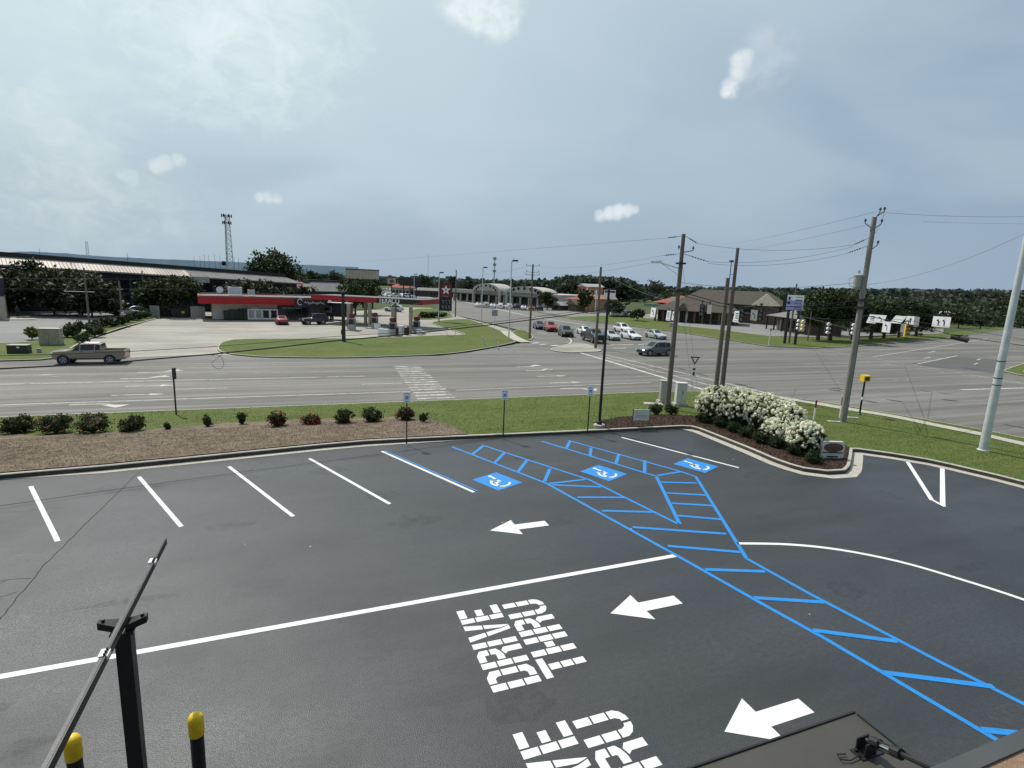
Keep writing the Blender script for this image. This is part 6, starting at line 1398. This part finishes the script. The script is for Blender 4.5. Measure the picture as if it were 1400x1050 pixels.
# star price sign
b = g(600.5,440,RZ+.1); zt_, zb_ = HT(b,610,387), HT(b,612,425); w = abs((g(616,440)-g(600.5,440)).length)*.98
t = sign_thing('price_sign', 'tall dark price sign with a white star on red', 'sign', b); H_ = zt_-RZ
m = MB(); m.box((-.1,0,H_/2), (.28,.28,H_)); m.build('post', 'signblack', t)
Z = lambda z: z-RZ-.1
m = MB(); m.box((w/2,0,Z((zt_+zb_)/2)), (w,.5,zt_-zb_)); p = m.build('panel', 'signblack', t)
hp_ = zt_-zb_
m = MB(); m.box((w/2,-.26,Z(zt_)-hp_*.27), (w*.9,.03,hp_*.46)); r_ = m.build('red_panel', 'darkred', p)
cx, cz, R1, R2_ = w/2, Z(zt_)-hp_*.25, w*.40, w*.175
star = [(cx+(R1 if k%2==0 else R2_)*math.sin(k*math.pi/5), -.29, cz+(R1 if k%2==0 else R2_)*math.cos(k*math.pi/5)) for k in range(10)]
m = MB(); m.v = star+[(cx,-.29,cz)]; m.f = [(k,(k+1)%10,10) for k in range(10)]; m.m = [0]*10; s_ = m.build('star', 'signwhite', r_)
m = MB(); m.box((cx,-.30,cz+R1*.16), (R1*.5,.012,R1*.13)); m.box((cx,-.30,cz-R1*.1), (R1*.15,.012,R1*.42)); m.build('letter', 'darkred', s_)
m = MB(); m.tube([(w*.25+w*.06*k,-.28,Z(zt_)-hp_*.47+.05*math.sin(k*2)) for k in range(9)], .05, 4); m.build('script_lettering', 'signback', r_)
for k, z in enumerate((.68,.88)):
    m = MB(); m.box((w/2,-.265,Z(zt_)-hp_*z), (w*.88,.02,hp_*.155)); q = m.build('price_panel', 'plastic', p)
    m = MB()
    for j, dg_ in enumerate(((0,1,2),(0,1,2))[k]):
        x0 = w*(.24+.26*j); 
        for (dx, dz, sx, sz) in ((.07,.05,.02,.07),(.07,-.05,.02,.07),(0,.09,.12,.02),(0,0,.12,.02))[j%2:4 if k else 3]: m.box((x0+w*dx*.9,-.28,Z(zt_)-hp_*z+hp_*dz*.6), (w*sx*1.1+.03,.012,hp_*sz*.7+.02))
    m.build('digits', 'cabinet', q)
# dark sign on posts, blank billboard, small signs
def board(name, lb, x0, x1, yt, yb, d, mat, posts, cat='sign', thick=.4):
    L_, R_ = at_dist(x0,yt,d), at_dist(x1,yt,d); zb2 = at_dist((x0+x1)/2,yb,d).z; c = (L_+R_)/2; w = (R_-L_).xy.length
    t = sign_thing(name, lb, cat, Vector((c.x,c.y,RZ))); m = MB(); m.box((0,0,(c.z+zb2)/2-RZ), (w,thick,c.z-zb2)); p = m.build('panel', mat, t)
    for u in posts: m = MB(); m.cyl((u*w,.1,0),(u*w,.1,zb2-RZ+.2),.22,n=8); m.build('post', 'signblack', t)
    return t, p, w, c.z-RZ, zb2-RZ
t, p, w, z1, z0 = board('billboard', 'blank tan back of a billboard above the dark trees', 473, 518, 368.5, 382, 150, 'beige', (-.3,0,.3), 'billboard', .5)
m = MB(); [m.box((-w*.5+w*k/10,-.27,(z0+z1)/2), (.08,.04,z1-z0)) for k in range(11)]; m.build('ribs', 'tanbox', p); m = MB(); m.box((0,-.3,z1), (w*1.02,.12,.22)); m.box((0,-.3,z0), (w*1.02,.12,.2)); m.build('frame', 'signblack', t)
t, p, w, z1, z0 = board('pylon_sign', 'dark double-deck sign on posts above the car dealership', 546, 575, 380, 391, 230, 'greenbox', (-.3,.0,.3)); m = MB(); m.box((.06*w,-.22,z0+(z1-z0)*.3), (w*.7,.03,(z1-z0)*.12)); m.build('lettering', 'signback', p); m = MB(); m.box((.1*w,-.25,z0+(z1-z0)*.25), (w*.8,.1,(z1-z0)*.5)); m.build('lower_panel', 'signblack', p)
t, p, w, z1, z0 = board('pylon_sign', 'pale sign with a red emblem left of the dark double-deck sign', 530, 541, 381, 388, 240, 'palewall', (0,)); m = MB(); m.poly([(w*.3*math.cos(a*.5236),-.22,(z0+z1)/2+(z1-z0)*.35*math.sin(a*.5236)) for a in range(12)]); m.build('emblem', 'redroof', p)
# changeable-letter pylon on the right
b = g(1077,470,RZ+.1); d = math.hypot(b.x,b.y); t, p, w, z1, z0 = board('pylon_sign', 'white and violet changeable-letter sign on two dark posts by the right verge', 1077, 1100, 403.5, 424.5, d, 'signwhite', (-.32,.32))
MT['violet'] = plain('violet_panel', (.34,.32,.62), .6); hh = z1-z0
m = MB(); m.box((0,-.22,z0+hh*.16), (w*.96,.03,hh*.30)); m.build('violet_panel', 'violet', p); m = MB(); m.box((-.02*w,-.215,z0+hh*.5), (w*.96,.03,hh*.3)); m.build('violet_panel', 'violet', p)
m = MB(); m.box((-w*.36,-.24,z0+hh*.78), (w*.12,.02,hh*.2)); m.box((-w*.38,-.24,z0+hh*.48), (w*.16,.02,hh*.16)); 
for k in range(7): m.box((w*(.02+.06*k),-.24,z0+hh*.66), (w*.04,.02,hh*(.10 if k%2 else .07)))
for k in range(6): m.box((w*(.04+.07*k),-.24,z0+hh*.86), (w*.045,.02,hh*.035)); m.box((w*(.0+.07*k),-.24,z0+hh*.46), (w*.045,.02,hh*.035)); m.box((w*(.0+.07*k),-.24,z0+hh*.2), (w*.045,.02,hh*.08))
m.build('lettering', 'signblack', p); m = MB(); m.box((-w*.62,.1,z0+hh*.5), (w*.22,.5,hh*1.05)); m.build('side_frame', 'signblack', t)
b = g(1078.5,469,RZ+.1); t, h = pole('wooden_pole', 'wooden pole standing in front of the white and violet sign', b, HT(b,1089,388), .17, .12, 'wood', 'utility pole')
b = g(1104,466,RZ+.1); t, h = pole('wooden_pole', 'thin wooden pole right of the white and violet sign', b, HT(b,1109,426), .12, .09, 'wood', 'utility pole')
# ochre restaurant's empty white sign frame
L_, R_ = g(802.5,427), g(811.5,427); c = (L_+R_)/2; t = sign_thing('empty_sign', 'empty white two-post sign frame beside the ochre restaurant', 'sign', c); w = (R_-L_).xy.length*.5; h = HT(c,804,393)-RZ
for s_ in (-1,1): m = MB(); m.box((s_*w,0,h*(.5 if s_<0 else .46)), (.42,.42,h*(1 if s_<0 else .92))); m.build('post', 'signwhite', t)
m = MB(); m.box((0,0,h*.84), (w*2,.3,.35)); m.build('crossbar', 'signwhite', t)
t, p, w, z1, z0 = board('pylon_sign', 'white and red board seen behind the tip of the black light pole', 826, 842, 396.5, 408, 170, 'signwhite', (0,)); m = MB(); m.box((0,-.22,z0+(z1-z0)*.8), (w*.9,.03,(z1-z0)*.25)); m.build('red_band', 'darkred', p)
b = g(677.5,455.5,RZ+.13); t = sign_thing('road_sign', 'small square sign back on a thin post in the store front lawn', 'sign', Vector((*g(675,472)[:2],RZ+.12))); bb = g(675,472); h = HT(bb,679,425)-RZ; m = MB(); m.cyl((0,0,0),(0,0,h),.035,n=6); m.build('post', 'steel', t); m = MB(); m.box((0,-.04,h-.4), (.75,.02,.78)); m.build('panel', 'signback', t)
b = g(917.5,463,RZ+.1); h = HT(b,920,443)-RZ; t = sign_thing('road_sign', 'small grey road sign on the far kerb behind the first tall pole', 'sign', b); m = MB(); m.cyl((0,0,0),(0,0,h),.04,n=6); m.build('post', 'steel', t); m = MB(); m.box((0,-.05,h-.3), (.8,.02,.6)); m.build('panel', 'signback', t)
b = g(1051,472.5,RZ+.1); h = HT(b,1056,450)-RZ; t = sign_thing('pedestrian_post', 'pale pedestrian signal post on the far right kerb', 'signal', b); m = MB(); m.cyl((0,0,0),(0,0,h),.09,n=8); m.build('post', 'cabinetlight', t); m = MB(); m.box((.05,-.1,h-.15), (.34,.22,.36)); m.build('head', 'cabinet', t)
for x, y, lb in ((664,465,'slanting pale marker post in the store front lawn'),(681,470,'short white marker post in the store front lawn')):
    b = g(x,y+7,RZ+.12); t = thing('marker_post', lb, 'marker post', tuple(b)); m = MB(); m.tube([(0,0,0),(-.5 if x < 670 else 0,0,1.1 if x < 670 else .9)], .06, 6); m.build('shaft', 'cabinetlight', t); m = MB(); m.cyl((0,0,0),(0,0,.1),.15,n=8); m.build('foot', 'concrete', t)

# ================================================================== lane signs and signals on span wires
SA, SB = Vector((36.1,63.0)), Vector((33.6,25.3))                     # along the stop line, island pole to transformer pole
SC, SDD = Vector((33.1,24.7)), Vector((80.0,40.0))                    # towards the far corner pole
def hang_sign(lb, px, py, A_, B_, w, h, sym, rz=None, tilt=0, mat='signwhite', z_wire=None):
    c = vplane(px, py, A_, B_); t = thing('lane_sign', lb, 'sign', (c.x,c.y,c.z), -1.66 if rz is None else rz, 'signs hung from the span wires')
    m = MB(); m.box((0,0,0), (w,.04,h)); 
    if tilt: m.v = [(x+tilt*z,y,z) for x,y,z in m.v]
    m.v = [(x*1.3,y,z) for x,y,z in m.v]; p = m.build('panel', mat, t); m = MB(); m.box((0,.0,h/2+.12), (.05,.03,.3)); m.box((0,0,h/2+.24), (.2,.06,.08)); m.build('hanger', 'black', t)
    if sym:
        m = MB(); y = -.026
        if sym == 'left': m.tube([(.12*w,y,-.3*h),(.12*w,y,.02*h),(.0,y,.16*h),(-.12*w,y,.16*h)], .045*w, 4); m.add([(-.1*w,y-.004,.02*h),(-.1*w,y-.004,.30*h),(-.34*w,y-.004,.16*h)],[(0,1,2)])
        elif sym == 'ahead': m.tube([(0,y,-.3*h),(0,y,.15*h)], .05*w, 4); m.add([(-.18*w,y-.004,.08*h),(.18*w,y-.004,.08*h),(0,y-.004,.34*h)],[(0,1,2)])
        elif sym == 'double':
            for dx in (-.22,.2): m.tube([(dx*w+.05,y,-.3*h),(dx*w+.05,y,.0),(dx*w-.04,y,.14*h)], .045*w, 4); m.add([(dx*w-.02,y-.004,0),(dx*w+.02,y-.004,.26*h),(dx*w-.16*w,y-.004,.12*h)],[(0,1,2)])
            m.box((-.1*w,y,-.02*h), (.1*w,.01,.04*h))
        elif sym == 'text':
            for k in range(3): m.box((0,y,h*(.28-.2*k)), (w*.6,.008,h*.08))
            m.box((0,y,-.36*h), (w*.9,.008,h*.035))
        m.build('symbol', 'signblack', p)
    return c
def signal(lb, px, py, A_, B_, rz=None, lens='signwhite', back=False):
    c = vplane(px, py, A_, B_); t = thing('traffic_signal', lb, 'traffic light', (c.x,c.y,c.z), face_cam(c)+.35 if rz is None else rz, 'traffic signals on the span wires')
    m = MB(); m.box((0,.12,0), (.36,.22,1.08)); m.build('housing', 'yellow' if back else 'black', t); m = MB(); m.box((0,.1,.64), (.06,.06,.3)); m.box((0,.1,.82), (.25,.1,.1)); m.build('hanger', 'black', t)
    for k in (-1,0,1):
        m = MB(); n = 10; vs = []
        for j in range(n+1): a = math.pi*j/n*1.25-.4; vs += [(.15*math.cos(a), .0, .34*k+.15*math.sin(a)), (.15*math.cos(a), -.22, .34*k+.15*math.sin(a)-.02)]
        m.add(vs, [(2*j,2*j+1,2*j+3,2*j+2) for j in range(n)]); m.build('visor', 'signwhite' if lens == 'signwhite' else 'black', t)  # white visors and lenses hold the sun's reflection in their colour
        m = MB(); m.cyl((0,.0,.34*k),(0,-.02,.34*k),.13,n=12); m.build('lens', lens if not (lens == 'lamp_red' and k < 1) else 'cabinet', t)
    return c
Q = []
Q.append(hang_sign('turn arrow sign left of the first tall pole, nearest the queue of cars', 893, 427, SA, SB, .75, 1.0, 'left', tilt=.12))
Q.append(hang_sign('white lane sign of the close pair just left of the first tall pole, left one', 914, 431.5, SA, SB, .55, 1.0, 'text', tilt=.1)); Q.append(hang_sign('white turn arrow sign of the close pair, touching the first tall pole', 921.5, 432, SA, SB, .5, .9, 'left', tilt=.1))
Q.append(signal('dark signal head in front of the inn columns, left of the twin poles', 960, 424, SA, SB, lens='cabinet')); Q.append(hang_sign('shaded grey lane sign in front of the inn, left of the twin poles', 970, 423, SA, SB, .5, .8, None, mat='signback')); Q.append(hang_sign('white sign with printed lines right of the twin poles', 1007.5, 433, SA, SB, .6, .95, 'text', tilt=.12)); Q.append(signal('signal head right beside the white sign with printed lines', 1014.5, 431, SA, SB, lens='cabinet')); Q.append(hang_sign('shaded grey turn sign between the twin poles and the pylon sign', 1031, 431, SA, SB, .6, .85, 'left', mat='signback')); Q.append(signal('dark signal head left of the pylon sign posts', 1040, 430, SA, SB, lens='cabinet'))
E_ = [Vector((33.1,24.7)), Vector((60,44))]
def SX(px, py): d = {1091:56,1097:57,1132:52,1166:54,1193:84,1204:86,1212:62,1228:86,1245:86,1237:62,1241:58,1253:82,1287:88}[px]; r = ray(px,py); n = Vector((r.x,r.y)).normalized()*d; return Vector((n.x,n.y)), Vector((n.x-n.y*.1, n.y+n.x*.1))
for px, py, lb, ln, bk in ((1091,444,'signal head with three bright lenses left of its yellow-backed twin','signwhite',False),(1097,445,'yellow-backed signal head turned away, right of the pylon posts','signwhite',True),(1132,449,'signal head with three bright lenses alone before the tallest shade tree','signwhite',False),(1166,450,'signal head half hidden behind the big wooden pole','signwhite',False),(1241,452,'reddish lit signal head among the right lane signs','lamp_red',True)):
    signal(lb, px, py, *SX(px,py), rz=None if not bk else None, lens=ln, back=bk)
for px, py, lb, w, h, sy, ti, mt_ in ((1193,436,'white lane sign with a bar, leftmost right of the big wooden pole',1.0,1.1,'text',.25,'signwhite'),(1204,436,'white curved arrow sign, second right of the big wooden pole',1.0,1.0,'left',.2,'signwhite'),(1212,447,'hanging turn arrow sign below the row right of the big wooden pole',.62,1.0,'left',0,'signwhite'),(1228,437,'blank white skewed sign in the middle of the right row',1.15,1.0,None,.55,'signwhite'),(1245,438,'white straight arrow sign right of the blank skewed sign',1.0,1.05,'ahead',.15,'signwhite'),(1237,449,'small shaded sign left of the reddish signal head',.6,.8,None,0,'signback'),(1253,440,'narrow shaded sign at the right end of the crowded row',.5,1.2,None,0,'signback'),(1287,440,'wide white double arrow sign alone at the far right',1.7,1.3,'double',0,'signwhite')):
    a, b_ = SX(px,py); hang_sign(lb, px, py, a, b_, w, h, sy, tilt=ti, mat=mt_)
c = vplane(1312, 463, (33.1,24.7), (60,24)); t = thing('detector_camera', 'black cylinder hanging on the cable at the far right', 'detector', tuple(c), face_cam(c)-.25)
m = MB(); m.cyl((-.5,0,.08),(.5,0,-.08),.17,n=12); m.build('body', 'black', t); m = MB(); m.box((0,0,.22), (.9,.1,.08)); m.build('hanger', 'black', t)

# ================================================================== overhead wires
def wire(lb, pts, r=.014, name='overhead_wire', sag=None, mat='wire', grp=None):
    if name == 'overhead_wire': r *= .62; mat = 'skywire'
    elif name == 'cable_loop': r *= .7
    elif name in ('span_cable','telephone_cable'): r *= .8
    P = [Vector(p) for p in pts]
    if sag is not None:
        a, b = P; P = [a+(b-a)*(k/16)-Vector((0,0,sag*4*(k/16)*(1-k/16))) for k in range(17)]
    m = MB(); m.tube(P, r, 5); o = m.build(name, mat); return tag(o, lb, 'wire' if 'cable' not in name else 'cable', grp)
PA, PB = (23.3,30.2), (-18,20.2)
pl = lambda x, y: vplane(x, y, PA, PB)
CB = smooth_line  # noqa
main = [(-90,512),(0,504.2),(90,499.5),(180,493.5),(287,484.5),(370,476),(455,466.2),(530,459.5),(600,452.2),(660,445.3),(720,438),(770,431.5),(810,425.5),(845,418),(880,408),(905,401),(926,397.5)]
wire('thick black telephone cable sagging from the tall wooden pole to the left', [pl(*p) for p in main], .032, 'telephone_cable', mat='cable')
wire('second strand running just above the thick black telephone cable', [pl(x, y-(3.2 if x > 560 else 3.2+(560-max(x,0))*.026)) if x < 900 else pl(x,y-1) for x, y in main], .013, 'telephone_cable', mat='cable')
lp = [pl(291,485)]+[pl(297+9*math.cos(a), 494.5+9.5*math.sin(a)*1.0+.3*(9*math.cos(a))) for a in [(-2.6+.33*k) for k in range(17)]]+[pl(305,483)]
wire('black slack loop hanging from the cable over the boulevard, left one', lp, .011, 'cable_loop', mat='cable')
lp = [pl(609,453)]+[pl(617+6*math.cos(a), 456.5+3*math.sin(a)) for a in [(-2.9-.35*k) for k in range(12)]]+[pl(624,450)]
wire('black slack loop hanging from the cable over the store lawn, right one', lp, .011, 'cable_loop', mat='cable')
for px, py, w in ((884,409.5,.55),(893,404.5,.45),(858,415,.3)):
    c = pl(px,py); t = thing('splice_case', {884:'larger black splice case on the thick cable left of the tall pole',893:'black splice case closest to the tall pole on the thick cable',858:'small black splice case on the thick cable behind the light pole'}[px], 'splice case', tuple(c)); a = pl(px-8,py+3); d = (c-a).normalized(); m = MB(); m.cyl(tuple(-d*w/2),tuple(d*w/2),.085,n=10); m.build('body', 'black', t); m = MB(); m.cyl(tuple(-d*w*.55),tuple(-d*w*.45),.06,n=8); m.cyl(tuple(d*w*.45),tuple(d*w*.55),.06,n=8); m.build('ends', 'plastic', t)
T_ = lambda b, h, dz=0: Vector((b[0], b[1], b[2]+h+dz))
G1 = 'power lines crossing the sky'
n8 = [T_(b8,h8,-.2), T_(b8,h8,-1.1), T_(b8,h8,-1.5)]
s1 = sidev(b1)
L1a = T_(b1,h1,-.24)+Vector((s1.x,s1.y,0))*-.95; L1b = T_(b1,h1,-1.27)+Vector((s1.x,s1.y,0))*-1.05; R1a = T_(b1,h1,-.54)+Vector((s1.x,s1.y,0))*.85; R1b = T_(b1,h1,-1.57)+Vector((s1.x,s1.y,0))*1.55
wire('topmost power line from the tall pole away to the left skyline', [at_dist(415,361,300), L1a], .016, sag=.4, grp=None)
wire('power line from the tall pole to the grass triangle pole, upper', [n8[0]+Vector((.5,0,0)), L1b], .016, sag=.5); wire('power line from the tall pole to the grass triangle pole, lower', [n8[1]+Vector((.5,0,0)), L1b+Vector((.1,0,-.25))], .016, sag=.6); wire('power line from the grass triangle pole to the pole by the star sign', [n8[0], T_(g(622.5,433),9.0)], .02, sag=.4)
wire('second line from the grass triangle pole to the pole by the star sign', [n8[2], T_(g(622.5,433),8.2)], .02, sag=.4); wire('thin line from street light bracket height toward the island pole', [T_(b1,h1*.62), T_(b7,h7,-.2)], .014, sag=.5)
s4 = sidev(b4); L4a = T_(b4,h4,-1.55)+Vector((s4.x,s4.y,0))*-.85; L4b = T_(b4,h4,-2.05)+Vector((s4.x,s4.y,0))*-1.15
wire('upper power line between the two tallest wooden poles', [R1a, L4a], .015, sag=.35); wire('middle power line between the two tallest wooden poles', [R1b, L4a+Vector((0,0,-.1))], .015, sag=.35); wire('lower power line between the two tallest wooden poles', [R1b+Vector((0,0,-.1)), L4b], .015, sag=.35)
wire('faint high line from the big pole up past the twin poles, upper', [at_dist(985,333,160), T_(b4,h4,.3)], .02, sag=.5); wire('faint high line from the big pole past the twin poles, lower', [at_dist(985,344,160), T_(b4,h4,-.35)], .02, sag=.5)
wire('neutral line from the tall pole at lamp height to the big pole', [T_(b1,h1*.735), T_(b4,h4*.70)], .02, sag=.35)
wire('rising line from the big pole to the upper right frame edge', [T_(b4,h4*.685)+Vector((.2,0,0)), at_dist(1440,300,34)], .016, sag=.5)
wire('falling line from the big pole to the right, over the wooded hill', [T_(b4,h4*.68), at_dist(1440,440,58)], .014, sag=.4); wire('nearly level faint line from the top of the big pole to the right', [T_(b4,h4,.3)+Vector((.3,0,0)), at_dist(1500,290,60)], .016, sag=.3); wire('second nearly level faint line right of the big pole', [at_dist(1262,303,60), at_dist(1500,305,60)], .016, sag=.1)
cl4 = T_(b4, HT(b4,1172,410)-b4.z); cl4b = T_(b4, HT(b4,1172,418)-b4.z)
wire('upper dark span cable from the big pole to the right', [cl4, at_dist(1440,434,45)], .026, 'span_cable', sag=.1, mat='cable'); wire('second dark span cable from the big pole to the right', [cl4b, at_dist(1440,445,45)], .026, 'span_cable', sag=.1, mat='cable'); wire('lowest dark cable carrying the black cylinder', [cl4b+Vector((0,0,-.5)), vplane(1255,446,(33.1,24.7),(60,24)), vplane(1312,460.2,(33.1,24.7),(60,24)), vplane(1440,478,(33.1,24.7),(60,24))], .03, 'span_cable', mat='cable')
c1_ = T_(b1, HT(b1,926,397.5)-b1.z)
wire('thick cable bundle from the tall pole behind the twin poles to the big pole', [c1_, pl(960,407) if False else vplane(985,414.5,tuple(b1[:2]),tuple(b4[:2])), vplane(1050,419.5,tuple(b1[:2]),tuple(b4[:2])), vplane(1110,418,tuple(b1[:2]),tuple(b4[:2])), cl4], .030, 'telephone_cable', mat='cable')
wire('second cable bundle from the tall pole to the big pole, slightly lower', [T_(b1, HT(b1,925,402)-b1.z), vplane(985,419,tuple(b1[:2]),tuple(b4[:2])), vplane(1050,424.5,tuple(b1[:2]),tuple(b4[:2])), vplane(1110,423.5,tuple(b1[:2]),tuple(b4[:2])), cl4b], .024, 'telephone_cable', mat='cable')
top = sorted(Q, key=lambda p: -p.y)
wire('signal span wire along the stop line between island pole and big pole', [T_(b7, 4.9)]+[p+Vector((0,0,.72)) for p in top]+[T_(b4,h4*.46)], .02, 'span_cable', mat='cable')
wire('guy wire slanting from the tallest twin pole to the cable bundle', [T_(b2,h2*.57), vplane(1035,417,tuple(b2[:2]),(60,45))], .035, 'guy_cable', mat='cable')
rp = [SX(px,py) for px, py in ((1091,444),(1132,449),(1166,450))]
rq = [Vector((a.x,a.y,vplane(px,py,a,b_).z+.75)) for (px,py),(a,b_) in zip(((1091,444),(1132,449),(1166,450)), rp)]
wire('signal span wire left of the big pole toward the pylon sign', [T_(g(1078.5,469),5.2)]+rq+[T_(b4,h4*.5)], .02, 'span_cable', mat='cable')
lst = ((1193,436),(1228,437),(1253,440),(1287,440)); rq = [Vector((SX(*k)[0].x, SX(*k)[0].y, vplane(*k,*SX(*k)).z+.8)) for k in lst]
wire('span wire carrying the crowded row of lane signs', [T_(b4,h4*.52)]+rq+[at_dist(1440,452,70)], .02, 'span_cable', mat='cable')
lst = ((1212,447),(1237,449)); rq = [Vector((SX(*k)[0].x, SX(*k)[0].y, vplane(*k,*SX(*k)).z+.75)) for k in lst]
wire('lower span wire of the hanging arrow sign and the reddish signal', [T_(b4,h4*.46)]+rq+[at_dist(1440,470,60)], .02, 'span_cable', mat='cable')
wire('thin drop wire from the tall pole down past the yield sign, left', [T_(b1,h1*.74), Vector((*g(946,535)[:2],RZ+.2))], .007, 'guy_wire'); wire('thin drop wire from the tall pole down past the yield sign, right', [T_(b1,h1*.88), Vector((*g(953,535)[:2],RZ+.2))], .007, 'guy_wire')
wire('thin guy wire rising from the grass behind the hydrangeas', [Vector((*ter(1078,549)[:2],vergez(*ter(1078,549)[:2]))), vplane(1120,480,(36,31),(60,50))], .008, 'guy_wire')
wire('upper span wire crossing before the dark trees on the far left', [at_dist(-60,380,70), at_dist(270,382,70)], .014, sag=0); wire('lower span wire crossing before the dark trees on the far left', [at_dist(-60,395,70), at_dist(270,395,70)], .014, sag=0)

# ================================================================== parked cars in the distance, person
k = 0
for (x0, y0, x1, y1, n, lbs) in ((648,419,742,425,9,'arcade'),(522,399,562,393,16,'dealer'),(520,392,575,391,12,'dealer'),(836,432,866,433,5,'inn')):
    for i in range(n):
        u = (i+.5)/n; p = g(x0+(x1-x0)*u, y0+(y1-y0)*u, RZ+.11); k += 1
        if lbs == 'dealer': p = at_dist(x0+(x1-x0)*u, 398, 250+ (90 if y0 < 395 else 0)+rng.uniform(-12,12)); p.z = RZ+.05
        cl = rng.choice(['white','white','silver','white','grey','red','black'] if lbs != 'dealer' else ['white','white','white','silver','grey'])
        make_vehicle(rng.choice(['sedan','suv']), cl, 'parked_car', {'arcade':'distant car parked in front of the arched arcade','dealer':'distant car in the crowded dealership lot under the dark sign','inn':'car parked beside the small tree left of the inn'}[lbs], 'car', p, rng.uniform(-.2,.2)+(1.3 if lbs != 'dealer' else .4), {'arcade':'cars parked before the arcade','dealer':'cars in the dealership lot','inn':'cars parked left of the inn'}[lbs], small=True)
make_vehicle('suv', 'white', 'box_van', 'white van parked at the left end of the arched arcade', 'van', g(677,413,RZ+.11), .2, small=True)
for lb, x, y, cl, rz in (('dark car parked behind the kerb bushes, hood raised brightly',191,429,'blue',.3),('white car partly hidden behind the far kerb bushes',172,431,'white',.5)):
    make_vehicle('sedan', cl, 'parked_car', lb, 'car', g(x,y), rz, small=True)
# walking person
pp = g(24.5,434,RZ+.02)
t = thing('person', 'person in dark clothes walking across the lot at the far left', 'person', tuple(pp), 1.2)
V = []; E2 = []; Rd = []
def jt(p, r, par=None): V.append(p); Rd.append(r); (E2.append((par, len(V)-1)) if par is not None else None); return len(V)-1
pel = jt((0,0,.95),.13); ab = jt((.02,0,1.12),.13,pel); ch = jt((.03,0,1.34),.155,ab); nk = jt((.05,0,1.50),.055,ch); hd = jt((.07,0,1.60),.085,nk); jt((.08,0,1.72),.08,hd)
for s_, f_ in ((1,1),(-1,-1)):
    hp2 = jt((0,s_*.10,.90),.095,pel); kn = jt((.16*f_,s_*.10,.50),.062,hp2); an = jt((.26*f_-.10*(f_<0),s_*.10,.09),.042,kn); jt((.38*f_+(.25 if f_<0 else .03),s_*.10,.04),.038,an)
    sh = jt((.03,s_*.20,1.40),.065,ch); el = jt((-.12*f_,s_*.25,1.13),.048,sh); wr2 = jt((-.10*f_+.10,s_*.24,.90),.032,el); pm_ = jt((-.10*f_+.14,s_*.24,.83),.036,wr2)
    for q in range(4): f1_ = jt((-.10*f_+.13+.018*q,s_*.235,.765),.010,pm_); jt((-.10*f_+.125+.018*q,s_*.225,.725-.006*(q%2)),.008,f1_)
    jt((-.10*f_+.19,s_*.225,.80),.010,pm_)
me = bpy.data.meshes.new('body'); me.from_pydata(V, E2, []); me.materials.append(MT['skin']); ob = bpy.data.objects.new('body', me); COL.objects.link(ob); ob.parent = t
md = ob.modifiers.new('skin', 'SKIN'); 
for i, sk in enumerate(me.skin_vertices[0].data if me.skin_vertices else []): sk.radius = (Rd[i], Rd[i])
if not me.skin_vertices:
    dummy = ob.modifiers.new('tmp', 'SUBSURF'); ob.modifiers.remove(dummy)
md2 = ob.modifiers.new('sub', 'SUBSURF'); md2.levels = md2.render_levels = 1
def limb(nm, paths, mat):
    m = MB()
    for pth, rr in paths: m.tube(pth, rr, 9)
    return m.build(nm, mat, t, smooth=70)
limb('trousers', [([(0,.09,.98),(0,.10,.88),(.16,.10,.50),(.25,.10,.12)],[.12,.11,.082,.065]),([(0,-.09,.98),(0,-.10,.88),(-.16,-.10,.50),(-.35,-.10,.12)],[.12,.11,.082,.065])], 'cloth')
limb('shirt', [([(0,0,.92),(.02,0,1.12),(.03,0,1.34),(.04,0,1.45)],[.155,.16,.19,.11]),([(.03,.16,1.40),(-.12,.25,1.13)],[.085,.062]),([(.03,-.16,1.40),(.12,-.25,1.13)],[.085,.062])], 'cloth')
m = MB(); m.blob((.055,0,1.69),(.105,.10,.11),10,7,.03); m.build('hair', 'signblack', t, smooth=80)
